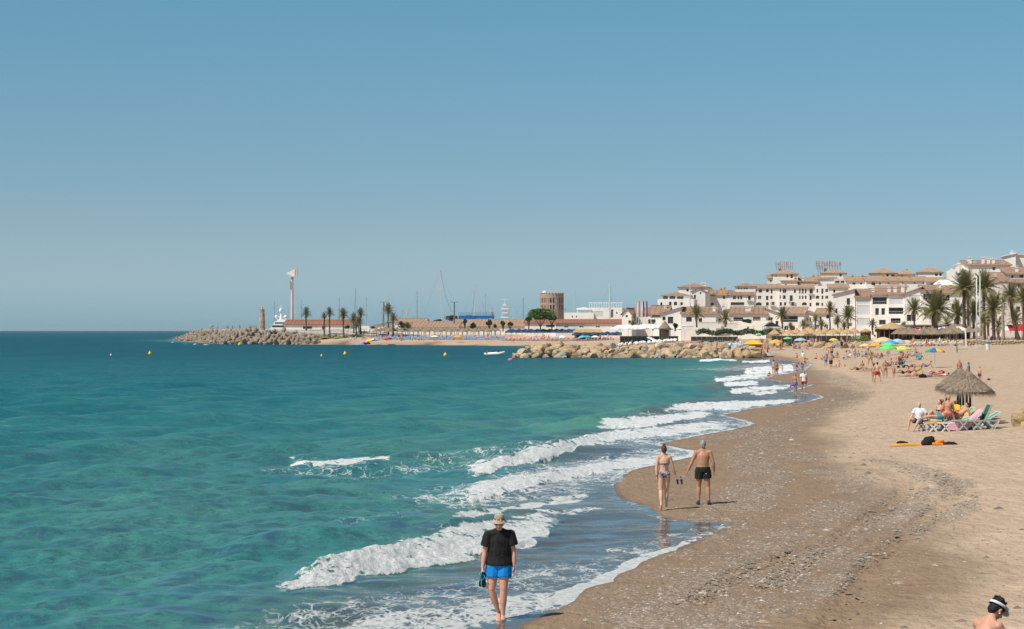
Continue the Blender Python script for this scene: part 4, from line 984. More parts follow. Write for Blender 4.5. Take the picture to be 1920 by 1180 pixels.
V('rear_roof_house', 'long white house with pale tiled roof at the centre of the skyline', 1588, 1628, 527, 560, 700, 14, 'shed', 517.5, [(1598, 529.5, 1604, 534), (1612, 530, 1616, 534), (1590, 538, 1594, 541)], rot=-6, rm=t_pale, chim=[(1600, 515, m_yell), (1619, 515, m_yell)])
V('rear_long_house', 'white house with the longest pale tiled roof right of the skyline centre', 1626, 1740, 527, 560, 690, 14, 'shed', 517.5, [(1634, 529.5, 1641, 535), (1648, 530, 1651, 534), (1664, 530, 1667, 533), (1690, 529.5, 1693, 532), (1712, 529.5, 1715, 532), (1728, 529.5, 1731, 532)], rot=-5, rm=t_pale, chim=[(1659, 514, m_yell), (1682, 515, m_yell), (1706, 516, m_yell)])
V('rear_penthouse', 'white penthouse with a gabled tile roof standing above the long roof', 1631, 1680, 512, 535, 715, 14, 'hip', 502, [(1661, 514, 1665, 519), (1670, 515, 1676, 519, 'open')], rot=-10, rm=t_pale, chim=[(1649, 506, m_yell)])
V('small_rear_penthouse', 'small penthouse with a tiled roof between the two larger rooftop ones', 1682, 1714, 514, 535, 720, 12, 'hip', 506, [(1690, 516.5, 1694, 519)], rot=-10, rm=t_pale, chim=[(1700, 504, m_yell)])
V('yellow_gable_penthouse', 'penthouse with yellow gable chimney and tiled roof left of the tallest palm', 1721, 1766, 510.5, 535, 715, 14, 'hip', 500.5, [(1752, 513, 1757, 518), (1760, 513, 1764, 518)], rot=-10, rm=t_pale, chim=[(1745, 503, m_yell, 1.0)])
V('far_right_roof_house', 'low white house with a pale roof just left of the stepped white terraces', 1738, 1786, 528, 555, 660, 12, 'shed', 519.5, [(1745, 531, 1750, 534)], rot=-8, rm=t_pale)
V('middle_roof_house', 'white house with a small pale roof between the blocks and the skyline', 1645, 1672, 542, 560, 600, 8, 'shed', 535, [], rot=-6, rm=t_pale)
V('middle_awning_roof_house', 'white house with pinkish roof just below the long skyline roof', 1673, 1700, 538, 560, 600, 8, 'shed', 532, [], rot=-6, rm=t_pale, chim=[(1690, 532)])
V('stepped_white_house', 'stepped white terraces with parapets climbing left of the big hilltop house', 1783, 1816, 508, 560, 560, 16, 'flat', None, [(1796, 512, 1801, 517), (1803, 501, 1808, 507)], rot=-8, chim=[(1787, 503), (1797, 498), (1804, 497)])
V('stepped_roof_room', 'small white roof room with curved parapet beside the hilltop roof', 1796, 1820, 495, 520, 575, 12, 'shed_l', 486, [(1803, 499, 1812, 504, 'open')], rot=-8, wm=m_white, rm=m_white)
V('hilltop_house', 'big white hilltop house with one window and a wide brown tiled roof', 1815, 1893, 497.5, 560, 560, 15, 'shed', 486, [(1860, 501, 1865, 507), (1830, 530, 1836, 536)], rot=-6, chim=[(1823, 480), (1831, 489), (1847, 480), (1857, 481), (1866, 482), (1884, 493)])
V('hilltop_tower', 'plain white block with a sloping shaded end at the top right', 1879, 1903, 481, 540, 585, 12, 'shed_l', 474, [], rot=-14, rm=m_white, chim=[(1896, 470)])
V('hilltop_right_block', 'long white upper block running out of the right edge of the frame', 1903, 1960, 479, 540, 590, 12, 'shed_r', 476, [], rot=-4, rm=m_white)
V('right_roof_house', 'white house with a broad brown roof at the right edge below the hilltop', 1890, 1950, 514, 600, 520, 14, 'shed', 499, [(1911, 515.5, 1918, 521), (1896, 516, 1900, 522, 'arch')], rot=-6, chim=[(1911, 498)])
V('right_lower_roof_house', 'white house with stepped brown roofs under the hilltop house', 1866, 1893, 528, 600, 515, 14, 'shed', 509, [(1888, 533, 1892, 540)], rot=-6, chim=[(1870, 514)])
V('right_small_roof_house', 'small white house with dark windows and a short tiled roof at right', 1892, 1925, 530, 610, 500, 12, 'shed', 522.5, [(1908, 533, 1914, 540), (1900, 548, 1906, 556)], rot=-14, wm=m_cream)
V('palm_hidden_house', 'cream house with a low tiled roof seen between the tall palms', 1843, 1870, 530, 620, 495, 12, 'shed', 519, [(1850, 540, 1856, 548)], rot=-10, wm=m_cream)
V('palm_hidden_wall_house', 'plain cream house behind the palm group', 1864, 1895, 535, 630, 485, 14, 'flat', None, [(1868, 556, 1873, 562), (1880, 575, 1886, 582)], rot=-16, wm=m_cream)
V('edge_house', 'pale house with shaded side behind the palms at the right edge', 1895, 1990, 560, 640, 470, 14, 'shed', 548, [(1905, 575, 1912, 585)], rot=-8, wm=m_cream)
# white open shade roof left of the hill
o = thing('white_shade_roof', 'white hipped fabric shade roof on posts above the brown roofs', 'canopy', P(1751, 560, zpx(536, 560)), R(-8))
mb = MB()
for x, y in ((.3, 0), (4.6, 0), (4.6, 3), (.3, 3)): mb.bar((x, y, -2), (x, y, .5), .15)
mb.build('post', m_white, o); mb = MB(); mb.add([(-.2, -.4, .3), (5.2, -.4, .3), (4.6, 2, 1.7), (1.6, 2, 1.7), (-.2, 4, .3), (5.2, 4, .3)], [(0, 1, 2, 3), (1, 5, 2), (5, 4, 3, 2), (4, 0, 3)]); mb.build('cover', m_white, o)

# ---- rooftop signs: HOTEL and BENABOLA
m_neon = mat('pale_red_letter', (.55, .30, .26), .6, .1); m_rack = mat('rusty_rack', (.25, .16, .13), .7)
def letters(name, label, text, px0, px1, ytop, ybot, d, legs, leg_to):
    o = thing(name, label, 'sign', P(px0, d, zpx(ybot, d)))
    m_ = mpp(d); H = (ybot - ytop) * m_; Wd = (px1 - px0) * m_; n = len(text); cw = Wd / n
    G = {'H': [(0, 0, 0, 1), (1, 0, 1, 1), (0, .5, 1, .5)], 'O': [(0, .2, 0, .8), (0, .8, .25, 1), (.25, 1, .75, 1), (.75, 1, 1, .8), (1, .8, 1, .2), (1, .2, .75, 0), (.75, 0, .25, 0), (.25, 0, 0, .2)],
         'T': [(0, 1, 1, 1), (.5, 0, .5, 1)], 'E': [(0, 0, 0, 1), (0, 1, .9, 1), (0, .5, .8, .5), (0, 0, .9, 0)], 'L': [(0, 0, 0, 1), (0, 0, .9, 0)],
         'B': [(0, 0, 0, 1), (0, 1, .8, .95), (.8, .95, .85, .6), (.85, .6, 0, .52), (.85, .5, 1, .1), (1, .1, 0, 0)], 'N': [(0, 0, 0, 1), (0, 1, 1, 0), (1, 0, 1, 1)],
         'A': [(0, 0, .5, 1), (.5, 1, 1, 0), (.2, .35, .8, .35)]}
    for i, ch in enumerate(text):
        mb = MB()
        for x0, y0, x1, y1 in G[ch]:
            mb.bar((i * cw + .08 + x0 * cw * .74, 0, y0 * H), (i * cw + .08 + x1 * cw * .74, 0, y1 * H), .24, .2, up=(0, 1, 0))
        mb.build('letter', m_neon, o)
    mb = MB(); mb.bar((0, .2, 0), (Wd, .2, 0), .08); mb.bar((0, .2, H * .5), (Wd, .2, H * .5), .05)
    lz = zpx(leg_to, d) - zpx(ybot, d)
    for i in range(legs): x = Wd * (i + .3) / legs; mb.bar((x, .2, H * .9), (x, .2, lz), .08); mb.bar((x, .2, 0), (x + Wd / legs * .5, 1.5, lz), .06)
    mb.build('support_frame', m_rack, o); return o
letters('rooftop_sign', 'pale red rooftop letters reading HOTEL above the yellow pillar', 'HOTEL', 1454.5, 1488.5, 491.5, 499.5, 733, 9, 506)
s2 = letters('rooftop_sign', 'pale red rooftop letters reading BENABOLA on a tall rack', 'BENABOLA', 1530, 1578.5, 490.5, 499, 738, 10, 506)
mb = MB(); d = 738
for px in (1534, 1538, 1543): mb.bar(P(px, d, zpx(499, d)) - s2.location, P(px, d, zpx(520, d)) - s2.location, .1)
for k in range(6): mb.bar(P(1534, d, zpx(499 + 3.5 * k, d)) - s2.location, P(1543, d, zpx(501 + 3.5 * k, d)) - s2.location, .06)
mb.build('lattice', m_rack, s2)
# shop sign, white on blue (unreadable lettering at this size: two short lines)
o = thing('shop_sign', 'blue shop sign with two short lines of white writing among the palms', 'sign', P(1521, 520, zpx(615.5, 520)))
mb = MB(); mb.box((1.0, 0, .45), (2.1, .12, .9)); mb.build('board', mat('sign_blue', (.03, .10, .33), .5), o)
mb = MB()
for x, z, w, h in ((.25, .62, .28, .22), (.58, .62, .22, .22), (.9, .62, .3, .22), (1.25, .62, .2, .22), (.3, .25, .3, .2), (.68, .25, .28, .2), (1.05, .25, .25, .2), (1.4, .25, .3, .2), (1.7, .25, .2, .2)): mb.box((x, -.07, z), (w, .03, h))
mb.build('lettering', m_white, o); mb = MB(); mb.bar((.3, .05, -1.5), (.3, .05, 0), .1); mb.bar((1.7, .05, -1.5), (1.7, .05, 0), .1); mb.build('post', m_wood, o)
# ================================================================ people
def V3(a): return Vector(a)
def nrm(a): return Vector(a).normalized()
# a pose: directions of the bones, person faces -Y, his right hand is at -X
def pose(spine=((0, 0, 1), (0, 0, 1)), neck=(0, -.15, 1), face=(0, -1, 0), arms=(((-.16, 0, -1), (-.05, -.15, -1)), ((.16, 0, -1), (.05, -.15, -1))),
         legs=(((-.02, 0, -1), (0, .03, -1)), ((.02, 0, -1), (0, .03, -1))), feet=None, lat=(1, 0, 0), slat=(1, 0, 0), hands=None):
    return dict(spine=spine, neck=neck, face=face, arms=arms, legs=legs, feet=feet, lat=lat, slat=slat, hands=hands)
POSES = {
 'stand': pose(),
 'stand_hips': pose(arms=(((-.6, .1, -1), (.7, -.35, -.75)), ((.6, .1, -1), (-.7, -.35, -.75))), legs=(((-.12, 0, -1), (-.02, .03, -1)), ((.12, 0, -1), (.02, .03, -1)))),
 'wide': pose(arms=(((-.5, .1, -1), (-.4, -.3, -1)), ((.5, .1, -1), (.4, -.3, -1))), legs=(((-.28, 0, -1), (-.16, .03, -1)), ((.28, 0, -1), (.16, .03, -1)))),
 'walk': pose(arms=(((-.2, .3, -1), (-.05, .05, -1)), ((.2, -.28, -1), (.05, -.5, -1))), legs=(((-.02, -.32, -1), (0, .0, -1)), ((.02, .15, -1), (0, .55, -1))), feet=((0, -1, .1), (0, -.6, -.8))),
 'walk2': pose(arms=(((-.2, -.25, -1), (-.05, -.4, -1)), ((.2, .28, -1), (.08, .05, -1))), legs=(((-.02, .18, -1), (0, .5, -1)), ((.02, -.28, -1), (0, .02, -1))), feet=((0, -.6, -.8), (0, -1, .1))),
 'bend': pose(spine=((0, -.7, .7), (0, -1, -.05)), neck=(0, -1, -.3), face=(0, -.4, -1), arms=(((-.1, -.2, -1), (0, -.1, -1)), ((.1, -.2, -1), (0, -.1, -1))), legs=(((-.05, -.15, -1), (0, .25, -1)), ((.05, -.05, -1), (0, .2, -1)))),
 'crouch': pose(spine=((0, -.5, .8), (0, -.6, .7)), neck=(0, -.5, .8), arms=(((-.2, -.6, -.8), (.1, -.8, -.5)), ((.2, -.6, -.8), (-.1, -.8, -.5))), legs=(((-.3, -1, .15), (.05, .55, -1)), ((.3, -1, .15), (-.05, .55, -1)))),
 'sit': pose(spine=((0, .12, 1), (0, -.12, 1)), arms=(((-.3, .25, -1), (-.1, -.6, -.7)), ((.3, .25, -1), (.1, -.6, -.7))), legs=(((-.25, -1, .45), (.1, -.45, -.85)), ((.22, -1, .5), (-.05, -.4, -.9)))),
 'sit_long': pose(spine=((0, .35, 1), (0, .15, 1)), arms=(((-.3, .7, -1), (0, .35, -1)), ((.3, .7, -1), (0, .35, -1))), legs=(((-.12, -1, .0), (0, -1, -.06)), ((.12, -.9, .6), (0, -.6, -.85)))),
 'recline': pose(spine=((0, .9, .5), (0, .8, .62)), neck=(0, .35, 1), arms=(((-.3, -.1, -.7), (.2, -.8, .1)), ((.3, .4, -1), (0, .3, -.8))), legs=(((-.1, -.8, .75), (0, -.7, -.85)), ((.1, -1, .1), (0, -1, -.1)))),
 'lie': pose(spine=((0, 1, .06), (0, 1, .04)), neck=(0, 1, .12), face=(0, .2, 1), arms=(((-.35, -1, -.12), (-.1, -1, -.05)), ((.35, -1, -.12), (.1, -1, -.05))), legs=(((-.08, -1, 0), (-.02, -1, -.06)), ((.1, -.85, .55), (0, -.7, -.8)))),
 'lie_front': pose(spine=((0, 1, .05), (0, 1, .16)), neck=(0, 1, .45), face=(0, 1, .1), arms=(((-.6, .5, -.35), (.6, .8, -.1)), ((.6, .5, -.35), (-.6, .8, -.1))), legs=(((-.1, -1, 0), (-.02, -1, .02)), ((.1, -1, 0), (.02, -1, .3)))),
 'chair': pose(spine=((0, .1, 1), (0, -.05, 1)), arms=(((-.15, -.1, -1), (.05, -1, -.35)), ((.15, -.1, -1), (-.05, -1, -.35))), legs=(((-.12, -1, .02), (0, .05, -1)), ((.12, -1, .02), (0, .05, -1)))),
}
class Skel:
    def __init__(s, p, H=1.75, fem=0):
        k = H / 1.75; s.k = k; s.fem = fem; s.p = p
        s.lat = nrm(p['lat']); s.slat = nrm(p['slat'])
        a, b = nrm(p['spine'][0]), nrm(p['spine'][1]); s.a, s.b = a, b
        s.root = Vector((0, 0, 0))
        s.neck0 = a * .25 * k + b * .28 * k; nd = nrm(p['neck']); s.nd = nd
        s.head = s.neck0 + nd * .140 * k
        hw = .088 * k; s.hips = [s.lat * -hw - a * .02 * k, s.lat * hw - a * .02 * k]
        sw = (.165 if fem else .185) * k; top = a * .25 * k + b * .215 * k
        s.sh = [top - s.slat * sw, top + s.slat * sw]
        s.el = []; s.wr = []; s.kn = []; s.an = []; s.ft = []
        for i in (0, 1):
            u, f = nrm(p['arms'][i][0]), nrm(p['arms'][i][1]); e = s.sh[i] + u * .285 * k; s.el.append(e); s.wr.append(e + f * .255 * k)
            t_, c = nrm(p['legs'][i][0]), nrm(p['legs'][i][1]); kn = s.hips[i] + t_ * .43 * k; s.kn.append(kn); s.an.append(kn + c * .415 * k)
            fd = p['feet'][i] if p['feet'] else None
            if fd is None:
                fwd = nrm(s.lat.cross(nrm((0, 0, 1)))) * -1 if False else Vector((0, -1, 0))
                fd = fwd if c.z < -.5 else nrm(Vector((0, -.35, 1)) if c.y < 0 else (0, 0, -1))
            s.ft.append(nrm(fd))
        pts = s.an + s.kn + s.wr + [s.an[i] + s.ft[i] * .16 * k for i in (0, 1)] + [s.root - a * .07 * k]
        low = min(q.z for q in s.an) - .075 * k
        low = min(low, min(q.z for q in pts) - .03 * k, (s.root.z - .115 * k))
        s.low = low
        for l in (s.hips, s.sh, s.el, s.wr, s.kn, s.an):
            for i in (0, 1): l[i] = l[i] - Vector((0, 0, low))
        s.root = s.root - Vector((0, 0, low)); s.neck0 = s.neck0 - Vector((0, 0, low)); s.head = s.head - Vector((0, 0, low))
    def sp(s, t):   # point on the spine, t metres (canonical) above the pelvis
        k = s.k; return s.root + s.a * min(t, .25) * k + s.b * max(0, t - .25) * k
TORSO_M = [(-.10, .11, .085), (-.05, .162, .112), (.0, .172, .118), (.06, .160, .110), (.13, .148, .105), (.22, .156, .112), (.31, .172, .120), (.39, .180, .112), (.45, .150, .085), (.495, .085, .066), (.53, .058, .056)]
TORSO_F = [(-.10, .11, .09), (-.05, .168, .122), (.0, .172, .125), (.06, .145, .105), (.13, .122, .092), (.22, .132, .098), (.31, .148, .110), (.39, .152, .100), (.45, .125, .075), (.495, .065, .056), (.53, .048, .048)]
def torso(mb, s, t0, t1, inf=0.0, seg=14, flare=0, mi=0, girth=1.0):
    T = TORSO_F if s.fem else TORSO_M; ts = [t0] + [a[0] for a in T if t0 < a[0] < t1] + [t1]
    pts, rad, lat = [], [], []
    for t_ in ts:
        rx = np.interp(t_, [a[0] for a in T], [a[1] for a in T]) * (girth if t_ < .3 else 1); ry = np.interp(t_, [a[0] for a in T], [a[2] for a in T]) * (girth if t_ < .3 else 1)
        fl = flare * max(0, 1 - (t_ - t0) / .35)
        pts.append(s.sp(t_)); rad.append(((rx + inf + fl) * s.k, (ry + inf + fl * .8) * s.k)); w = min(1, max(0, t_ / .4)); lat.append(s.lat * (1 - w) + s.slat * w)
    mb.tube(pts, rad, seg, mi, lat=lat)
def limb(mb, a, b, rads, seg=10, mi=0, t0=0, t1=1, inf=0, fl=0):
    n = len(rads); pts = []; rr = []
    m = max(3, int((t1 - t0) * 6) + 1)
    for i in range(m):
        t_ = t0 + (t1 - t0) * i / (m - 1); pts.append(a.lerp(b, t_)); rr.append(np.interp(t_, np.linspace(0, 1, n), rads) + inf + fl * i / (m - 1))
    mb.tube(pts, rr, seg, mi)
def body_mb(s, hands='mitt', seg=12, girth=1.0, face=True):
    mb = MB(); k = s.k; f = .9 if s.fem else 1.0
    torso(mb, s, -.10, .53, seg=seg + 2, girth=girth)
    mb.tube([s.sp(.49), s.neck0 + s.nd * .10 * k], [.058 * k * f, .055 * k * f], seg)
    fd = nrm(s.p['face']); up = (s.nd - fd * s.nd.dot(fd)).normalized(); sd = up.cross(fd) * -1
    rot = Matrix((sd, -fd, up)).transposed() if True else None
    s.hrot = rot
    h = s.head; mb.ball(h + up * .012 * k, (.074 * k, .094 * k, .112 * k), seg + 2, 9, rot=rot)
    mb.ball(h - up * .050 * k + fd * .022 * k, (.056 * k, .066 * k, .068 * k), seg, 7, rot=rot)
    if face:
        mb.tube([h + fd * .088 * k + up * .022 * k, h + fd * .108 * k - up * .02 * k, h + fd * .088 * k - up * .03 * k], [.010 * k, .015 * k, .012 * k], 6)
        for q in (-1, 1): mb.ball(h + sd * q * .076 * k - up * .005 * k + fd * -.006 * k, (.012 * k, .02 * k, .032 * k), 6, 5, rot=rot)
        mb.ball(h + fd * .083 * k - up * .056 * k, (.024 * k, .014 * k, .009 * k), 6, 4, rot=rot)
    for i in (0, 1):
        c = s.sp(.40)
        mb.tube([c.lerp(s.sh[i], .25), c.lerp(s.sh[i], .8), s.sh[i] + (s.el[i] - s.sh[i]) * .12], [.078 * k * f, .068 * k * f, .058 * k * f], seg)
        mb.ball(s.sh[i], .064 * k * f, seg, 7)
        mb.tube([s.neck0 + s.nd * .035 * k, s.sp(.475).lerp(s.sh[i], .45) + s.b * .012 * k, s.sh[i]], [.046 * k * f, .056 * k * f, .056 * k * f], seg)
        limb(mb, s.sh[i], s.el[i], [.060 * k * f, .058 * k * f, .050 * k * f, .042 * k * f], seg)
        mb.ball(s.el[i], .039 * k * f, 8, 6)
        limb(mb, s.el[i], s.wr[i], [.042 * k * f, .047 * k * f, .039 * k * f, .027 * k * f], seg)
        d = (s.wr[i] - s.el[i]).normalized()
        hand(mb, s.wr[i], d, i, k * f, hands, s)
        mb.ball(s.hips[i], .088 * k, seg, 7)
        limb(mb, s.hips[i], s.kn[i], [.096 * k, .094 * k, .080 * k, .060 * k], seg)
        if s.fem: mb.ball(s.hips[i] - Vector((0, -.055, .0)) * k if abs(s.a.z) > .6 else s.hips[i] - s.a * .01, (.082 * k, .075 * k, .085 * k), seg, 7)
        mb.ball(s.kn[i], .054 * k, 10, 6)
        limb(mb, s.kn[i], s.an[i], [.055 * k, .065 * k * (.95 if s.fem else 1), .057 * k, .040 * k, .034 * k], seg)
        ft = s.ft[i]; an = s.an[i]; heel = an + (s.an[i] - s.kn[i]).normalized() * .045 * k
        mb.tube([heel - ft * .055 * k, heel - ft * .01 * k + Vector((0, 0, .01)) * k, heel + ft * .09 * k, heel + ft * .17 * k, heel + ft * .195 * k], [(.026 * k, .026 * k), (.034 * k, .036 * k), (.042 * k, .028 * k), (.042 * k, .018 * k), (.026 * k, .012 * k)], 8, lat=(1, 0, 0) if abs(ft.x) < .8 else (0, 1, 0))
    if s.fem:
        for q in (-1, 1):
            fw = s.slat.cross(s.b) * -1
            if fw.y > 0 and s.b.z > .3: fw = -fw
            mb.ball(s.sp(.31) + s.slat * q * .07 * k + fw * .085 * k, (.062 * k, .055 * k, .06 * k), 8, 6)
    return mb
def hand(mb, w, d, i, k, mode, s):
    sx = Vector((0, 1, 0)) - d * d.y; sx = sx.normalized() if sx.length > .2 else Vector((1, 0, 0))      # across the palm (front to back)
    inw = Vector((1 if i == 0 else -1, 0, 0)); inw = (inw - d * inw.dot(d) - sx * inw.dot(sx)); inw = inw.normalized() if inw.length > .1 else d.cross(sx)
    if mode == 'mitt':
        mb.tube([w, w + d * .05 * k, w + d * .10 * k, w + d * .15 * k + inw * .02 * k, w + d * .165 * k + inw * .03 * k], [(.022 * k, .026 * k)] + [(.020 * k, .038 * k)] * 2 + [(.017 * k, .030 * k), (.010 * k, .018 * k)], 8, lat=inw)
        mb.tube([w + d * .03 * k - sx * .03 * k, w + d * .09 * k - sx * .052 * k], [.013 * k, .010 * k], 6); return
    mb.tube([w, w + d * .03 * k, w + d * .065 * k, w + d * .092 * k], [(.020 * k, .026 * k), (.017 * k, .036 * k), (.016 * k, .042 * k), (.013 * k, .040 * k)], 10, lat=inw)
    curl = .35 if mode == 'relaxed' else 1.3
    for j, (off, L) in enumerate(((-.031, .072), (-.0105, .080), (.0105, .075), (.031, .060))):
        p = w + d * .088 * k + sx * off * k; pts = [p - d * .02 * k]; a = 0
        for q, fr in enumerate((.45, .32, .23)):
            pts.append(pts[-1] + (d * math.cos(a) + inw * math.sin(a)) * (L * fr + (.02 if q == 0 else 0)) * k); a += curl * (.75 + .1 * j)
        mb.tube(pts, [.0095 * k, .0092 * k, .0085 * k, .0065 * k], 7)
    p = w + d * .025 * k - sx * .026 * k
    mb.tube([p, p - sx * .022 * k + d * .028 * k + inw * .012 * k, p - sx * .026 * k + d * .060 * k + inw * .028 * k], [.013 * k, .011 * k, .0075 * k], 7)
def fuse(mb, name, mats, vox, smooth=2):
    """turn overlapping closed shapes into one continuous skin"""
    me = mb.data(name + '_tmp', mats); o = bpy.data.objects.new(name + '_tmp', me); COL.objects.link(o)
    r = o.modifiers.new('r', 'REMESH'); r.mode = 'VOXEL'; r.voxel_size = vox; r.use_smooth_shade = True
    if smooth: sm = o.modifiers.new('s', 'SMOOTH'); sm.iterations = smooth; sm.factor = .5
    dg = bpy.context.evaluated_depsgraph_get(); ev = o.evaluated_get(dg)
    out = bpy.data.meshes.new_from_object(ev, depsgraph=dg); out.name = name
    bpy.data.objects.remove(o); bpy.data.meshes.remove(me)
    out.materials.clear()
    for m in (mats if isinstance(mats, (list, tuple)) else [mats]): out.materials.append(m)
    out.polygons.foreach_set('use_smooth', np.ones(len(out.polygons), bool)); return out
def g_shorts(s, leg=.5, inf=.018, waist=.07, flare=.012, girth=1.0):
    mb = MB(); torso(mb, s, -.09, waist, inf, 14, girth=girth)
    for i in (0, 1):
        mb.ball(s.hips[i], (.092 + inf) * s.k, 12, 8); limb(mb, s.hips[i], s.kn[i], [.095 * s.k, .09 * s.k, .078 * s.k, .06 * s.k], 12, t1=leg, inf=(inf + .008) * s.k, fl=flare * s.k)
    return mb
def g_brief(s, hi=.03, inf=.008):
    mb = MB(); torso(mb, s, -.105, hi, inf, 14); 
    for i in (0, 1): mb.ball(s.hips[i] - s.lat * (0.012 if i else -.012) + s.a * .02, (.088 + inf) * s.k * .97, 10, 7)
    if s.fem:
        for i in (0, 1): mb.ball(s.hips[i] + Vector((0, .050, .012)) * s.k if abs(s.a.z) > .6 else s.hips[i], (.084 * s.k, .088 * s.k, .080 * s.k), 10, 7)
    return mb
def g_tee(s, inf=.022, t0=-.03, sleeve=.62, flare=.022, girth=1.0):
    mb = MB(); mb.tube([s.sp(.42), s.neck0 + s.nd * .012 * s.k], [(.125 * s.k, .118 * s.k), (.078 * s.k, .078 * s.k)], 14, lat=s.slat); torso(mb, s, t0, .49, inf, 16, flare, girth=girth)
    for i in (0, 1):
        c = s.sp(.41); mb.tube([c.lerp(s.sh[i], .2), s.sh[i] + (s.el[i] - s.sh[i]) * .1], [.095 * s.k, .074 * s.k], 12); mb.ball(s.sh[i], (.066 + inf * .6) * s.k, 12, 8); mb.tube([s.neck0 + s.nd * .004, s.sp(.475).lerp(s.sh[i], .45) + s.b * .014 * s.k, s.sh[i]], [.064 * s.k, .062 * s.k + inf * .9, .062 * s.k + inf * .6], 12)
        limb(mb, s.sh[i], s.el[i], [.064 * s.k, .062 * s.k, .056 * s.k, .05 * s.k], 12, t0=-.05, t1=sleeve, inf=inf * .55 * s.k, fl=.026 * s.k)
    return mb
def g_bra(s, inf=.006, straps=True):
    mb = MB(); torso(mb, s, .27, .305, inf, 14)
    fw = Vector((0, -1, 0)) if s.b.z > .3 else Vector((0, 0, 1))
    for q in (-1, 1): mb.ball(s.sp(.31) + s.slat * q * .07 * s.k + fw * .090 * s.k, (.062 * s.k, .055 * s.k, .058 * s.k), 8, 6)
    return mb
def g_suit(s):
    mb = MB(); torso(mb, s, -.105, .38, .007, 14)
    return mb
def hair_mb(s, style='short', k2=1.0):
    mb = MB(); k = s.k; rot = s.hrot; h = s.head; sd = rot.col[0]; bk = rot.col[1]; up = rot.col[2]
    if style in ('short', 'grey', 'bald_rim'):
        mb.ball(h + up * .028 * k + bk * .018 * k, (.080 * k, .092 * k, .104 * k), 12, 9, rot=rot)
        mb.ball(h + up * -.02 * k + bk * .045 * k, (.070 * k, .055 * k, .075 * k), 10, 7, rot=rot)
    elif style == 'bun':
        mb.ball(h + up * .026 * k + bk * .018 * k, (.082 * k, .094 * k, .106 * k), 12, 9, rot=rot); mb.ball(h + up * -.02 * k + bk * .045 * k, (.072 * k, .058 * k, .078 * k), 10, 7, rot=rot)
        mb.ball(h + up * .12 * k + bk * .04 * k, .045 * k, 9, 7)
    elif style == 'long':
        mb.ball(h + up * .026 * k + bk * .018 * k, (.084 * k, .096 * k, .108 * k), 12, 9, rot=rot)
        mb.tube([h + bk * .05 * k + up * .03 * k, h + bk * .075 * k - up * .08 * k, h + bk * .085 * k - up * .20 * k], [(.078 * k, .05 * k), (.082 * k, .045 * k), (.06 * k, .025 * k)], 10, lat=tuple(sd))
    elif style == 'cap':
        mb.ball(h + up * .045 * k + bk * .005 * k, (.084 * k, .1 * k, .085 * k), 12, 8, rot=rot); mb.tube([h + up * .06 * k - bk * .07 * k, h + up * .05 * k - bk * .16 * k], [(.06 * k, .01 * k), (.045 * k, .006 * k)], 8, lat=tuple(sd))
    return mb
def skin(name, c):
    m, t, b = newmat(name); v = t.coords(); n = t.noise(v, 5, 4, .6)
    t.l(t.mix(t.ramp(n, [(.3, 0), (.7, 1)]), tuple(x * .82 for x in c), tuple(min(1, x * 1.1) for x in c)), b.inputs['Base Color'])
    b.inputs['Roughness'].default_value = .5; b.inputs['Specular IOR Level'].default_value = .35; return m
SK = [skin('skin_fair', (.62, .37, .25)), skin('skin_tanned', (.46, .235, .13)), skin('skin_rosy', (.60, .30, .20)), skin('skin_brown', (.33, .165, .09))]
HAIR = {'black': mat('black_hair', (.018, .013, .011), .6, .3, 30, bump=.6, bscale=60), 'brown': mat('brown_hair', (.07, .035, .02), .6, .3, 30, bump=.6, bscale=60), 'auburn': mat('auburn_hair', (.13, .035, .016), .55, .3, 30, bump=.6, bscale=60),
        'blond': mat('blond_hair', (.48, .33, .16), .6, .2, 30, bump=.6, bscale=60), 'grey': mat('grey_hair', (.33, .32, .30), .7, .2, 40, bump=.7, bscale=70), 'white': mat('white_cap_cloth', (.7, .7, .68), .8)}
def cloth(name, c, rough=.85, var=.12): return mat(name, c, rough, var, 3, bump=.3, bscale=14)
CL = {'black': cloth('black_cloth', (.018, .018, .020)), 'charcoal': cloth('charcoal_cloth', (.013, .012, .012)), 'blue': cloth('blue_cloth', (.003, .20, .55)), 'red': cloth('red_cloth', (.50, .02, .025)), 'white': cloth('white_cloth', (.72, .72, .72)),
      'orange': cloth('orange_cloth', (.65, .17, .05)), 'green': cloth('green_cloth', (.03, .30, .14)), 'pink': cloth('pink_cloth', (.65, .20, .28)), 'navy': cloth('navy_cloth', (.03, .05, .13)), 'teal': cloth('teal_cloth', (.05, .32, .42)),
      'denim': cloth('denim_cloth', (.13, .19, .28)), 'tan': cloth('tan_cloth', (.42, .34, .22)), 'yellow': cloth('yellow_cloth', (.72, .47, .04)), 'purple': cloth('purple_cloth', (.22, .07, .22)), 'grey': cloth('grey_cloth', (.32, .33, .35)), 'coral': cloth('coral_cloth', (.68, .18, .14))}
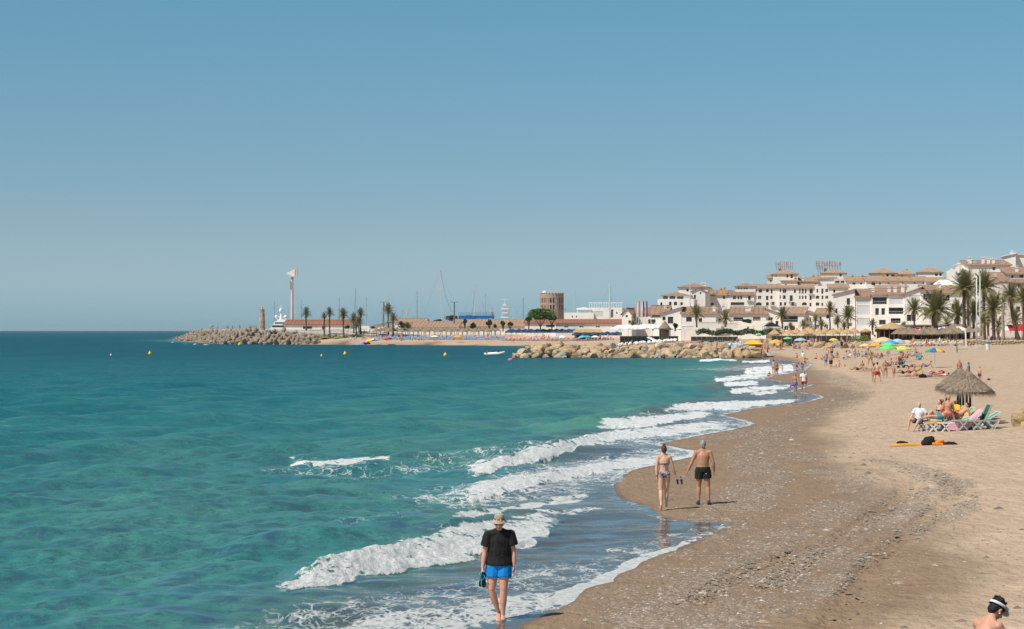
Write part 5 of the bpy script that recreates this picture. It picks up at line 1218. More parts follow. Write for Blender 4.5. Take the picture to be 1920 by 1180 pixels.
def make_person(label, ps, loc, rotz, H=1.72, fem=0, sk=0, hair=('short', 'brown'), wear=(), group=None, vox=.014, hands='mitt', girth=1.0):
    """one continuous body plus hair and clothes as parts; wear = list of (kind, colour)"""
    p = POSES[ps] if isinstance(ps, str) else ps
    s = Skel(p, H, fem); root = thing('person', label, 'person', loc, rotz, group)
    link('body', fuse(body_mb(s, hands, girth=girth), 'body', SK[sk], vox), root)
    if hair: link('hair', fuse(hair_mb(s, hair[0]), 'hair', HAIR[hair[1]], vox * .8, 1), root)
    for kind, colr in wear:
        m = CL[colr] if isinstance(colr, str) else colr
        if kind == 'shorts': g, nm = g_shorts(s, girth=girth), 'shorts'
        elif kind == 'long_shorts': g, nm = g_shorts(s, .85), 'shorts'
        elif kind == 'brief': g, nm = g_brief(s), 'bikini_bottom' if fem else 'swim_briefs'
        elif kind == 'tee': g, nm = g_tee(s, girth=girth), 't_shirt'
        elif kind == 'vest': g, nm = g_tee(s, .012, sleeve=.1, flare=.012), 'vest'
        elif kind == 'bra': g, nm = g_bra(s), 'bikini_top'
        elif kind == 'suit': g, nm = g_suit(s), 'swimsuit'
        elif kind == 'dress': g, nm = g_tee(s, .02, -.35 if s.a.z > .8 else -.1, .1, .06), 'dress'
        gm_ = fuse(g, nm, m, vox, 1 if vox > .01 else 6)
        if vox < .01 and kind in ('tee', 'shorts'):     # creases in loose cloth
            for v in gm_.vertices:
                c = v.co; a = mnoise.noise(Vector((c.x * 9 + c.z * 3, c.y * 9, c.z * 2.6))) * .013 + mnoise.noise(Vector((c.x * 22, c.y * 22 - c.z * 9, c.z * 12))) * .006
                v.co = c + v.normal * (a + .008)
        link(nm, gm_, root)
    root['_k'] = 1; del root['_k']
    return root, s
def crowd_mesh(ps, H, fem, sk, hair, wear):
    """same figure as one mesh with several materials, for people a few pixels tall"""
    s = Skel(POSES[ps], H, fem); parts = [(body_mb(s, seg=8, face=False), SK[sk]), (hair_mb(s, hair[0]), HAIR[hair[1]])]
    for kind, colr in wear:
        g = {'shorts': g_shorts, 'brief': g_brief, 'tee': g_tee, 'bra': g_bra, 'suit': g_suit, 'dress': lambda s: g_tee(s, .02, -.1, .1, .06)}[kind](s)
        parts.append((g, CL[colr]))
    vs, fs, mi, ms = [], [], [], []
    for g, m in parts:
        me = fuse(g, 'x', m, .042, 0); o = len(vs); vs += [tuple(v.co) for v in me.vertices]; fs += [tuple(i + o for i in p.vertices) for p in me.polygons]; mi += [len(ms)] * len(me.polygons); ms.append(m); bpy.data.meshes.remove(me)
    return mesh('person', vs, fs, ms, mi, True)
# ---------------------------------------------------------------- the man in the bucket hat
m_blue = CL['blue']
ps = pose(spine=((0, .02, 1), (0, -.05, 1)), neck=(0, -.34, 1), face=(-.06, -1, -.22),
          arms=(((-.20, .06, -1), (-.14, -.18, -1)), ((.20, -.02, -1), (.02, -.22, -1))),
          legs=(((-.10, -.12, -1), (.30, .36, -1)), ((-.04, -.18, -1), (-.02, .08, -1))), feet=((-.1, -.9, -.5), (0, -1, -.02)), slat=(1, .16, .02), lat=(1, -.1, 0))
loc = P(936, 32.7, .012)
man, s = make_person('man in khaki bucket hat, black t-shirt and blue shorts wading in the surf', ps, loc, 0, 1.73, 0, 2, None, [('tee', 'charcoal'), ('shorts', 'blue')], vox=.0075, hands='relaxed', girth=1.06)
k = s.k; up = s.hrot.col[2]; bk = s.hrot.col[1]; sd = s.hrot.col[0]
def frame_mesh(mb, s, at, name, m, par, smooth=True):
    rot = s.hrot.to_4x4(); rot.translation = at
    return link(name, mesh(name, [rot @ Vector(v) for v in mb.v], mb.f, m if isinstance(m, list) else [m], mb.m, smooth), par)
h = MB(); h.lathe([(0, .098), (.045, .095), (.072, .082), (.080, .03), (.084, .0), (.090, -.004), (.128, -.040), (.130, -.044), (.126, -.044), (.088, -.008), (.082, -.008)], 28)
h.lathe([(.0835, .001), (.0862, .004), (.0852, .022), (.0825, .022)], 28, 1)
h.box((-.03, -.088, .012), (.02, .006, .016), 2); h.box((.035, -.087, .012), (.02, .006, .014), 2)
frame_mesh(h, s, s.head + up * .068 + bk * .012, 'bucket_hat', [mat('khaki_cotton', (.40, .33, .23), .9, .12, 10, bump=.3, bscale=40), mat('dark_hat_band', (.08, .065, .05), .8), m_white], man)
g = MB(); 
for q in (-1, 1): g.ball((q * .034, -.092, .014), (.028, .012, .019), 10, 6)
g.bar((-.07, -.082, .02), (.07, -.082, .02), .006); g.bar((-.072, -.08, .02), (-.078, .01, .015), .005); g.bar((.072, -.08, .02), (.078, .01, .015), .005)
frame_mesh(g, s, s.head, 'sunglasses', mat('dark_lens', (.01, .01, .012), .15, .1, spec=.6), man)
w = MB(); w.tube([s.wr[1] + (s.el[1] - s.wr[1]) * .10, s.wr[1] + (s.el[1] - s.wr[1]) * .02], .033, 12); w.box(s.wr[1] + (s.el[1] - s.wr[1]) * .06 + Vector((.03, -.012, 0)), (.014, .034, .034))
link('wrist_watch', w.data('wrist_watch', mat('steel_watch', (.6, .6, .58), .3, .05, metal=.8)), man)
# flip-flops in his right hand
hp = man.location + s.wr[0] + (s.wr[0] - s.el[0]).normalized() * .10
ff = thing('flip_flops', 'blue flip-flops with green edges dangling from the hatted man\'s right hand', 'flip-flops', hp, R(-55))
for q, (dx, rz) in enumerate(((-.012, .15), (.022, -.1))):
    mb = MB(); R_ = Matrix.Rotation(rz, 4, 'Y')
    outline = [(.035, .02), (.05, -.03), (.045, -.10), (.048, -.17), (.036, -.215), (0, -.23), (-.036, -.215), (-.045, -.17), (-.038, -.10), (-.045, -.03), (-.03, .02), (0, .035)]
    v0 = [R_ @ Vector((dx, y, z)) for y, z in outline]; v1 = [v + Vector((.011, 0, 0)) for v in v0]; v2 = [v + Vector((.018, 0, 0)) for v in v0]; n = len(v0)
    mb.add(v0 + v1, [tuple(range(n))] + [(i, (i + 1) % n, n + (i + 1) % n, n + i) for i in range(n)], 0)
    mb.add(v1 + v2, [tuple(range(n, 2 * n))[::-1]] + [(i, (i + 1) % n, n + (i + 1) % n, n + i) for i in range(n)], 1)
    o = mb.build('sole', [mat('green_rubber', (.12, .50, .38), .6), mat('navy_rubber', (.02, .03, .06), .6)], ff)
    st = MB(); st.tube([R_ @ Vector((dx + .018, .0, -.02)), R_ @ Vector((dx + .05, .01, -.06)), R_ @ Vector((dx + .02, .038, -.11))], .006, 6); st.tube([R_ @ Vector((dx + .05, .01, -.06)), R_ @ Vector((dx + .02, -.038, -.11))], .006, 6)
    st.build('strap', mat('blue_rubber', (.02, .22, .55), .5), o)

# ---------------------------------------------------------------- the couple walking away
pat, t, b = newmat('patterned_swimwear'); vo = t.n('TexVoronoi', inp={'Scale': 38.0}); t.l(t.coords((1, 1, 1.6)), vo.inputs['Vector'])
t.l(t.ramp(vo.outputs['Distance'], [(.28, (.62, .62, .66)), (.40, (.05, .06, .11))]), b.inputs['Base Color']); b.inputs['Roughness'].default_value = .8
ps = pose(neck=(0, -.12, 1), face=(0, -1, -.1), arms=(((-.30, -.06, -1), (-.34, -.22, -1)), ((.17, .16, -1), (-.02, .0, -1))),
          legs=(((.02, -.16, -1), (.02, .02, -1)), ((-.01, .02, -1), (.05, .42, -1))), feet=((0, -1, .0), (0, -.35, -1)))
loc = on_ground(1245, 957)
wom, s = make_person('woman with auburn hair in a patterned bikini walking away barefoot on wet sand', ps, loc, math.pi + .06, 1.66, 1, 0, ('bun', 'auburn'), [('brief', pat)], vox=.0075, hands='fist')
bt = MB(); torso(bt, s, .262, .292, .008, 16)
for q in (-1, 1): bt.ball(s.sp(.31) + s.slat * q * .07 * s.k + Vector((0, -.09, 0)), (.062, .05, .055), 8, 6)
link('bikini_top', fuse(bt, 'bikini_top', pat, .006, 1), wom)
st = MB(); c = s.sp(.275) + Vector((0, .115, 0))
st.ball(c, (.02, .012, .014), 8, 5); st.tube([c, c + Vector((-.03, .01, -.06)), c + Vector((-.025, .012, -.10))], [.006, .006, .009], 6); st.tube([c, c + Vector((.02, .01, -.05)), c + Vector((.03, .012, -.08))], [.006, .006, .009], 6)
st.build('bikini_bow', CL['navy'], wom)
br = MB(); br.tube([s.wr[1] + (s.el[1] - s.wr[1]) * .1, s.wr[1]], .027, 10); br.build('bracelet', CL['black'], wom)
hp = wom.matrix_basis @ (s.wr[0] + (s.wr[0] - s.el[0]).normalized() * .10)
sh = thing('sandals', 'pair of dark sandals with pale straps held by the woman in the bikini', 'sandals', hp)
for q in (0, 1):
    o_ = Vector((.02 + .11 * q, .02 * q, -.03)); mb = MB()
    mb.tube([o_ + Vector((-.02, 0, .08)), o_ + Vector((0, 0, .02)), o_ + Vector((.01, 0, -.06)), o_ + Vector((.02, 0, -.12))], [(.02, .04), (.028, .042), (.026, .045), (.018, .034)], 10, lat=(1, 0, 0))
    s_ = mb.build('sole', CL['charcoal'], sh, smooth=True)
    mb = MB(); mb.tube([o_ + Vector((-.03, -.03, .03)), o_ + Vector((.015, -.052, .02)), o_ + Vector((.04, -.02, .0))], .011, 6); mb.tube([o_ + Vector((-.02, -.03, .07)), o_ + Vector((.02, -.045, .06))], .010, 6); mb.build('strap', CL['grey'], s_)
ps = pose(spine=((0, 0, 1), (0, -.03, 1)), neck=(0, -.16, 1), face=(0, -1, -.1), arms=(((-.34, .12, -1), (-.12, -.28, -1)), ((.42, .05, -1), (.44, -.16, -1))),
          legs=(((-.10, .06, -1), (-.06, .20, -1)), ((.05, -.10, -1), (.02, .06, -1))), feet=((-.12, -.9, -.35), (.12, -1, .0)))
loc = on_ground(1318, 946.5)
man2, s = make_person('bare backed man with grey hair in black shorts walking away beside the bikini woman', ps, loc, math.pi - .05, 1.76, 0, 1, ('grey', 'grey'), [('shorts', 'black')], vox=.0075, hands='fist', girth=1.05)
for i in (0, 1):
    mb = MB(); ft = s.ft[i]; he = s.an[i] + (s.an[i] - s.kn[i]).normalized() * .045
    mb.tube([he - ft * .07, he - ft * .02 + Vector((0, 0, .015)), he + ft * .09, he + ft * .18, he + ft * .215], [(.034, .03), (.046, .05), (.052, .040), (.050, .028), (.03, .016)], 10, lat=(1, 0, 0))
    mb.tube([he - ft * .065 + Vector((0, 0, .012)), s.an[i] + Vector((0, 0, .012))], [.03, .046], 10)
    link('beach_shoe', mb.data('beach_shoe', [cloth('dark_blue_neoprene', (.03, .06, .12))], True), man2)
tg = MB(); tg.box(s.sp(-.06) + Vector((-.075, .15, -.04)), (.018, .006, .022)); tg.build('logo_mark', m_white, man2)

# ---------------------------------------------------------------- woman at the lower right corner
ps = pose(spine=((.0, -.10, 1), (.03, -.38, 1)), neck=(0, -.75, .72), face=(0, -.62, -.72), arms=(((-.25, -.45, -1), (.1, -.8, -.4)), ((.22, -.35, -1), (-.1, -.8, -.4))))
dd_ = 21.0; X_ = (1840 - 960) / F * dd_
wv, s = make_person('woman with pinned up dark hair and a white visor at the lower right corner', ps, (X_, dd_, ground(X_, dd_) - .02), R(118), 1.70, 1, 2, None, [('brief', 'navy')], vox=.0075, hands='relaxed')
hm = hair_mb(s, 'short'); h = s.head; up = s.hrot.col[2].copy(); bk = s.hrot.col[1].copy(); sd = s.hrot.col[0].copy(); rg2 = random.Random(4)
for i in range(34):   # loose curls piled on top
    a = rg2.uniform(0, 6.28); q = rg2.uniform(0, .062); c0 = h + up * (.118 - q * .5) + bk * .028 + (sd * math.cos(a) + bk * math.sin(a)) * q
    c_ = Vector((rg2.uniform(-1, 1), rg2.uniform(-1, 1), rg2.uniform(-.2, 1))).normalized() * .02
    hm.tube([c0, c0 + c_ + up * .012, c0 + c_ * 1.6, c0 + c_ * 1.2 - up * .012], [.013, .012, .010, .006], 6)
for i in range(5):   # a few strands blowing forward
    p0 = h - bk * .06 + up * .10 + sd * rg2.uniform(-.04, .04); hm.tube([p0, p0 - bk * .035 + up * .006, p0 - bk * .06 - up * .02], [.010, .007, .004], 5)
for i in (-1, 1): hm.ball(h + sd * i * .050 + bk * .005 + up * .03, (.036, .058, .060), 10, 7, rot=s.hrot)
link('hair', fuse(hm, 'hair', HAIR['black'], .005, 1), wv)
vb = MB(); vb.lathe([(.0905, .0), (.0935, .0), (.0935, .032), (.0905, .032)], 28)
for v in range(len(vb.v)): x, y, z = vb.v[v]; vb.v[v] = (x * 1.0, y * 1.18 + .012, z - y * .32 + .028)
n0 = len(vb.v); pts = []
vs = []
for i in range(13):
    a = math.pi * (1 + i / 12); vs += [(.092 * math.cos(a), .108 * math.sin(a) + .012, .060 + .03 - .02), (.105 * math.cos(a), .150 * math.sin(a) + .0, .045)]
vs2 = [(x, y, z - .005) for x, y, z in vs]
vb.add(vs + vs2, [(2 * i, 2 * i + 1, 2 * i + 3, 2 * i + 2) for i in range(12)] + [(26 + 2 * i, 26 + 2 * i + 2, 26 + 2 * i + 3, 26 + 2 * i + 1) for i in range(12)])
frame_mesh(vb, s, h.copy(), 'visor', mat('white_visor_cloth', (.66, .67, .72), .6, .08), wv)
er = MB(); er.ball(h + sd * .082 - up * .045, .009, 6, 5); er.ball(h - sd * .082 - up * .045, .009, 6, 5); er.build('earring', m_white, wv)

# ---------------------------------------------------------------- people on the near and middle beach
def at(px, py): return on_ground(px, py)
PEOPLE = [
 (1491, 740, 'woman in a brown bikini top and denim shorts walking towards the camera through the wash', 'walk', 0, 1.62, 1, 1, ('long', 'black'), [('bra', 'coral'), ('shorts', 'denim')], .012),
 (1507, 739, 'man in a white t-shirt and red shorts walking beside the woman in denim shorts', 'walk2', .1, 1.76, 0, 1, ('short', 'black'), [('tee', 'white'), ('shorts', 'red')], .012),
 (1450.5, 703, 'person in a grey vest standing in the foam with her back turned', 'stand', 2.9, 1.66, 1, 1, ('short', 'brown'), [('suit', 'grey'), ('brief', 'grey')], .018),
 (1456, 707, 'slim woman in a dark bikini standing at the water beside the crouching child', 'stand', .3, 1.62, 1, 1, ('long', 'black'), [('bra', 'black'), ('brief', 'black')], .018),
 (1467, 697, 'bare child bending over with hands in the foam', 'bend', -1.3, 1.25, 0, 0, ('short', 'blond'), [('brief', 'tan')], .018),
 (1440, 709, 'small child in red crouching at the edge of the foam', 'crouch', .5, 1.15, 0, 2, ('short', 'black'), [('shorts', 'red')], .018),
 (1508, 690, 'woman in a black bikini top standing behind two people bending down', 'stand_hips', .2, 1.64, 1, 0, ('bun', 'brown'), [('bra', 'black'), ('brief', 'black')], .018),
 (1494, 698, 'child in dark trunks bending down to the shingle', 'bend', -1.5, 1.4, 0, 2, ('short', 'black'), [('shorts', 'black')], .018),
 (1505, 698, 'woman in a blue swimsuit bending down to the shingle', 'bend', -1.2, 1.6, 1, 1, ('bun', 'brown'), [('suit', 'blue'), ('brief', 'blue')], .018),
 (1548.5, 688, 'man in a grey t-shirt and bright blue shorts standing on the shingle', 'stand_hips', .3, 1.74, 0, 1, ('short', 'brown'), [('tee', 'grey'), ('shorts', 'blue')], .018),
 (1558, 691.5, 'bare chested man in long dark shorts beside the man in blue shorts', 'stand', -.4, 1.74, 0, 1, ('short', 'black'), [('long_shorts', 'black')], .018),
 (1559.5, 670, 'bare chested bather standing alone behind the man in dark shorts', 'stand', 0, 1.7, 0, 1, ('short', 'black'), [('shorts', 'navy')], .02),
 (1571, 690, 'seated bather leaning back with a white bundle beside the yellow bucket', 'sit_long', -1.3, 1.7, 0, 2, ('short', 'black'), [('shorts', 'white')], .018),
 (1594, 674, 'seated person in a white shirt on the slope right of the yellow bucket', 'sit', -1.2, 1.65, 0, 3, ('short', 'black'), [('tee', 'white'), ('shorts', 'white')], .02),
 (1587, 668, 'thin bather bending forward behind the person in the white shirt', 'bend', 1.2, 1.65, 0, 0, ('cap', 'white'), [('shorts', 'navy')], .02),
 (1582, 677, 'small child in pale blue sitting on the sand near the white shirt', 'sit', .6, 1.1, 0, 0, ('cap', 'white'), [('tee', 'teal')], .02),
 (1632, 685, 'bare chested man in tan shorts standing in front of the pale orange umbrella', 'wide', .3, 1.8, 0, 1, ('short', 'brown'), [('shorts', 'tan')], .016),
 (1624, 672, 'seated person in a pale blue shirt left of the man in tan shorts', 'sit', .5, 1.65, 1, 1, ('long', 'black'), [('tee', 'teal')], .02),
 (1645, 719.5, 'back view of a man in bright red shorts standing with legs apart', 'wide', 3.1, 1.84, 0, 0, ('short', 'black'), [('shorts', 'red')], .012),
 (1638.5, 717, 'woman in a bikini standing left of the man in red shorts', 'stand', 2.6, 1.68, 1, 1, ('long', 'brown'), [('bra', 'teal'), ('brief', 'teal')], .014),
 (1660, 709.5, 'tall woman in a coral bikini standing right of the man in red shorts', 'stand_hips', .2, 1.74, 1, 1, ('bun', 'blond'), [('bra', 'coral'), ('brief', 'coral')], .014),
 (1676, 707.5, 'small child in orange shorts standing by the reclining bathers', 'stand', 0, 1.0, 0, 1, ('short', 'blond'), [('shorts', 'orange')], .014),
 (1609, 697, 'sunbather lying back with knees raised at the left end of the sunbathing group', 'recline', -1.5, 1.7, 0, 1, ('short', 'brown'), [('shorts', 'black')], .018),
 (1617, 694, 'woman in a dark bikini sitting up above the leftmost lying sunbather', 'sit', -.6, 1.6, 1, 1, ('bun', 'brown'), [('bra', 'black'), ('brief', 'black')], .018),
 (1627, 694, 'sunbather lying flat between the seated woman and the red shorts', 'lie', -1.5, 1.7, 1, 0, ('long', 'blond'), [('brief', 'white')], .018),
 (1694, 704, 'sunbather lying with bent knees right of the child in orange shorts', 'recline', -1.5, 1.7, 0, 1, ('short', 'black'), [('shorts', 'black')], .016),
 (1706, 703, 'man propped on his elbows in the middle of the sunbathing group', 'recline', -1.3, 1.72, 0, 1, ('short', 'brown'), [('shorts', 'charcoal')], .016),
 (1719, 700, 'woman in a yellow bikini reclining in the sunbathing group', 'recline', -1.5, 1.62, 1, 1, ('long', 'brown'), [('bra', 'yellow'), ('brief', 'yellow')], .016),
 (1722, 706, 'pale sunbather lying nearest the black bag', 'lie', -1.5, 1.7, 1, 2, ('long', 'brown'), [('brief', 'pink')], .016),
 (1708, 689, 'sunbather lying flat in dark trunks behind the reclining row', 'lie', 1.5, 1.74, 0, 2, ('short', 'black'), [('shorts', 'navy')], .018),
 (1737, 691, 'bather leaning back against an orange towel left of the rainbow umbrella pole', 'recline', -1.4, 1.7, 0, 1, ('short', 'brown'), [('shorts', 'blue')], .016),
 (1752, 703, 'sunbather in dark red shorts lying on his back right of the group', 'lie', -1.5, 1.76, 0, 2, ('short', 'black'), [('shorts', 'red')], .016),
 (1766, 706, 'sunbather in white lying beside a red bag left of the thatched parasols', 'lie_front', -1.5, 1.66, 1, 1, ('long', 'black'), [('brief', 'white'), ('suit', 'white')], .016),
 (1680, 688, 'bather sitting beside the pushchair with the blue cover', 'sit', -.9, 1.68, 1, 2, ('bun', 'blond'), [('bra', 'pink'), ('brief', 'pink')], .018),
 (1669, 688, 'bather sitting on a towel below the bright green umbrella', 'sit_long', -1.2, 1.7, 0, 1, ('short', 'black'), [('shorts', 'teal')], .018),
 (1701, 674, 'bather sitting in the shade of the yellow green umbrella', 'sit', -.8, 1.68, 0, 1, ('short', 'black'), [('shorts', 'red')], .02),
 (1693, 674, 'second bather sitting under the left half of the yellow green umbrella', 'sit', .8, 1.6, 1, 3, ('long', 'black'), [('bra', 'orange'), ('brief', 'orange')], .02),
 (1799, 712, 'bather standing behind the top of the thatched parasols', 'stand', .2, 1.7, 0, 1, ('short', 'brown'), [('shorts', 'navy')], .016),
 (1816, 716, 'person in a turquoise shirt standing behind the thatched parasols', 'stand', 1.2, 1.6, 0, 1, ('short', 'brown'), [('tee', 'teal'), ('shorts', 'teal')], .016),
 (1837, 719, 'bare chested boy standing just right of the thatched parasol roof', 'stand', -1.0, 1.35, 0, 2, ('short', 'brown'), [('shorts', 'navy')], .016),
 (1427, 671, 'first bather of three standing where the groyne meets the sand', 'stand', .3, 1.6, 1, 1, ('bun', 'black'), [('bra', 'red'), ('brief', 'red')], .022),
 (1431.5, 671, 'shorter bather in the middle of three by the groyne', 'stand', -.2, 1.45, 1, 1, ('long', 'brown'), [('suit', 'coral'), ('brief', 'coral')], .022),
 (1439, 670, 'rightmost of three bathers standing by the end of the groyne', 'stand', 1.0, 1.68, 1, 3, ('long', 'brown'), [('bra', 'black'), ('brief', 'black')], .022),
 (1458.5, 651, 'standing person in dark blue left of the small green umbrella', 'stand', .3, 1.74, 0, 1, ('short', 'blond'), [('tee', 'denim'), ('shorts', 'navy')], .022),
 (1464.5, 652, 'bare chested man in pink shorts left of the small green umbrella', 'wide', -.2, 1.78, 0, 2, ('cap', 'white'), [('shorts', 'pink')], .022),
 (1488, 657, 'woman in a purple dress standing among the seated bathers', 'stand', 1.3, 1.68, 1, 2, ('long', 'black'), [('dress', 'purple')], .022),
 (1478, 653, 'seated bather in green below the small green umbrella', 'sit', .8, 1.65, 0, 2, ('short', 'black'), [('tee', 'green')], .022),
 (1499, 657, 'seated person in a blue shirt under the grey blue umbrella', 'sit', -.8, 1.68, 0, 2, ('short', 'black'), [('tee', 'blue')], .022),
 (1512, 657, 'seated person in white beside the grey blue umbrella', 'sit', .8, 1.65, 1, 1, ('long', 'black'), [('tee', 'white')], .022),
 (1578, 656, 'man in a black vest standing in front of the boulder row', 'stand', .2, 1.75, 0, 1, ('short', 'black'), [('tee', 'black'), ('shorts', 'black')], .022),
 (1599, 654, 'dark haired bather sitting against the boulder row', 'sit', -.5, 1.65, 0, 3, ('short', 'black'), [('shorts', 'charcoal')], .022),
 (1437.5, 650, 'bather in dark shorts bending on top of the groyne rocks', 'stand', .6, 1.75, 0, 1, ('short', 'blond'), [('shorts', 'navy')], .022),
 (1430, 648, 'person in an orange top beside the yellow tent', 'stand', .6, 1.7, 1, 2, ('short', 'blond'), [('tee', 'orange'), ('shorts', 'orange')], .022),
]
for px, py, label, ps, rz, H, fem, sk, hair, wear, vox in PEOPLE:
    make_person(label, ps, at(px, py), rz, H, fem, sk, hair, wear, vox=max(vox, .019), group=None)
# two swimmers by the groyne
for px, py, lab in ((1245, 674, 'lone bather standing waist deep in the sea before the groyne'), (1284.5, 671, 'bather climbing out of the sea against the groyne rocks')):
    p = P(px, dist(py), -.55); make_person(lab, 'stand', p, 2.8 + px, 1.7, 0, 1, ('short', 'black'), [('shorts', 'navy')], vox=.022)
# ================================================================ palms, trees, hedge
def leaf_mat(name, a, b_, c_=None):
    m, t, b = newmat(name); oi = t.n('ObjectInfo'); n = t.noise(t.coords(), 2.5, 3, .6)
    c = t.mix(t.ramp(n, [(.3, 0), (.7, 1)]), a, b_); c = t.mix(t.math('MULTIPLY', oi.outputs['Random'], .55), c, c_ or tuple(x * 1.4 for x in b_))
    t.l(c, b.inputs['Base Color']); b.inputs['Roughness'].default_value = .55; b.inputs['Specular IOR Level'].default_value = .3; return m
m_frond = leaf_mat('palm_frond_green', (.105, .115, .036), (.17, .17, .058), (.27, .22, .095)); m_dead = leaf_mat('dry_palm_frond', (.27, .19, .10), (.36, .27, .15))
m_trunk = mat('palm_bark', (.135, .095, .065), .95, .3, 5, bump=.8, bscale=9); m_pale = mat('pale_palm_bark', (.34, .27, .19), .95, .25, 5, bump=.8, bscale=9)
def frond_mesh(name, L, droop, m, seed, pairs=15):
    rg = random.Random(seed); mb = MB(); pts = []; n = 8
    for i in range(n + 1):
        t_ = i / n; pts.append(Vector((L * (t_ - .18 * droop * t_ * t_), 0, L * (.30 * t_ - droop * .62 * t_ * t_))))
    mb.tube(pts, [.05 * (1 - .8 * i / n) for i in range(n + 1)], 4)
    for i in range(pairs):
        t_ = .10 + .9 * (i + .5) / pairs; k = t_ * n; j = min(n - 1, int(k)); p = pts[j].lerp(pts[j + 1], k - j); d = (pts[j + 1] - pts[j]).normalized()
        ll = L * .24 * math.sin(math.pi * (.12 + .86 * t_)) * rg.uniform(.85, 1.15) + .12
        for sg in (-1, 1):
            o = d * .62 + Vector((0, sg * .75, .12 - .35 * droop - rg.uniform(0, .25))); e = p + o * ll; w_ = d * (L * .042)
            mb.add([p - w_ * .6, p + w_ * .6, e], [(0, 1, 2)])
    return mb.data(name, [m])
FR = [frond_mesh('frond', 1.0 * 3.6, dr, m_frond, i) for i, dr in enumerate((.08, .2, .4, .62, .9))]
FD = [frond_mesh('dry_frond', 1.0 * 3.0, dr, m_dead, 20 + i, 11) for i, dr in enumerate((1.5, 1.9))]
def palm(px, py_crown, py_base, d, crown_px, label, lean=0.0, group='palms', trunk_w=.30, pale=False, parts=True, seed=0, nf=38, dead=10, name='palm_tree'):
    rg = random.Random(seed * 7 + int(px)); zb = ground((px - 960) / F * d, d) - .1 if py_base is None else zpx(py_base, d)
    zc = zpx(py_crown, d); base = P(px + lean, d, zb); top = P(px, d, zc)
    o = thing(name, label, 'palm tree', base, 0, group)
    t_ = top - base; H = t_.length; mb = MB(); n = 9
    pts = [t_ * (i / n) + Vector((math.sin(i * .8) * .06, 0, 0)) - Vector((lean * .02 * math.sin(math.pi * i / n), 0, 0)) for i in range(n + 1)]
    mb.tube(pts, [trunk_w * (1.25 - .35 * min(1, 3 * i / n)) * (1 + .12 * (i % 2)) + (.14 if i == n else 0) for i in range(n + 1)], 9)
    mb.build('trunk', m_pale if pale else m_trunk, o, smooth=True)
    R_ = crown_px * mpp(d); sc = R_ / 3.1
    lst = []
    for i in range(nf):
        el = 1 - (i + .5) / nf     # 1 = upright, 0 = hanging
        az = i * 2.39996 + rg.uniform(-.2, .2); k = min(4, int((1 - el) * 5)); pitch = R(72) * el ** 1.2 - R(12) * (1 - el)
        lst.append((FR[k], az, pitch, sc * rg.uniform(.85, 1.1)))
    for i in range(dead): lst.append((FD[i % 2], rg.uniform(0, 6.28), R(-35) + rg.uniform(-.2, .1), sc * rg.uniform(.7, .95)))
    if parts:
        for me, az, pi_, s_ in lst:
            f = link(me.name.split('.')[0], me, o); f.location = t_; f.rotation_euler = (rg.uniform(-.25, .25), -pi_, az); f.scale = (s_,) * 3
    else:
        mb = MB(); mats_ = [m_frond, m_dead]
        for me, az, pi_, s_ in lst:
            from mathutils import Euler
            M_ = Euler((rg.uniform(-.25, .25), -pi_, az)).to_matrix() * s_
            mb.add([M_ @ v.co + t_ for v in me.vertices], [tuple(p.vertices) for p in me.polygons], 0 if me in FR else 1)
        mb.build('crown', mats_, o)
    return o
# the tall palms by the flagpoles and on the right
palm(1808, 542, 646, 440, 33, 'tallest date palm with a stout dark trunk left of the white flagpoles', trunk_w=.42, group='palms on the right', nf=46)
palm(1755, 584, 628, 430, 38, 'broad date palm with a drooping round crown on the beach front', trunk_w=.36, group='palms on the right', nf=48, dead=14)
palm(1750, 592, 628, 436, 22, 'smaller twin trunk just left under the broad drooping palm', trunk_w=.3, group='palms on the right', nf=26, parts=False)
palm(1714, 581, 616, 455, 22, 'slim young palm in front of the corner window of the gabled block', trunk_w=.2, group='palms on the right')
palm(1845, 540, 642, 425, 30, 'tall palm whose crown shows right of the white flagpoles', trunk_w=.34, group='palms on the right', nf=44)
palm(1863, 580, 642, 415, 30, 'bushy palm standing behind the two people on the promenade', trunk_w=.36, group='palms on the right', nf=44, dead=14)
palm(1895, 556, 642, 410, 25, 'dark trunked palm leaning to the left near the right edge', lean=16, trunk_w=.34, group='palms on the right', nf=36, dead=14)
palm(1881, 568, 642, 405, 12, 'palm with a pale trunk and a small cropped crown', pale=True, trunk_w=.3, group='palms on the right', nf=20, dead=14)
palm(1920, 562, 645, 405, 26, 'palm cut off by the right edge of the picture', trunk_w=.32, group='palms on the right', nf=36)
palm(1796, 592, 640, 450, 27, 'low spreading palm left of the tallest trunk', trunk_w=.3, group='palms on the right', nf=36, dead=12)
palm(1826, 588, 642, 445, 25, 'shaggy palm directly behind the white flagpoles', trunk_w=.3, group='palms on the right', nf=32, dead=20)
palm(1843, 606, 642, 420, 18, 'shaggy palm with hanging dry leaves right of the flagpoles', pale=True, trunk_w=.3, group='palms on the right', nf=18, dead=24)
palm(1872, 612, 645, 425, 18, 'low dry palm below the bushy one behind the promenade', trunk_w=.28, group='palms on the right', nf=18, dead=18, parts=False)
palm(1905, 600, 645, 420, 20, 'low palm between the leaning trunk and the red awning', trunk_w=.26, group='palms on the right', nf=24, dead=12, parts=False)
palm(1776, 610, 640, 452, 18, 'small palm half hidden behind the broad drooping palm', trunk_w=.24, group='palms on the right', nf=22, dead=8, parts=False)
palm(1815, 548, 642, 455, 24, 'palm crown mingling with the tallest one from behind', trunk_w=.3, group='palms on the right', nf=30, parts=False)
palm(1853, 600, 645, 432, 16, 'thin palm hidden in the middle of the right hand group', trunk_w=.24, group='palms on the right', nf=20, dead=14, parts=False)
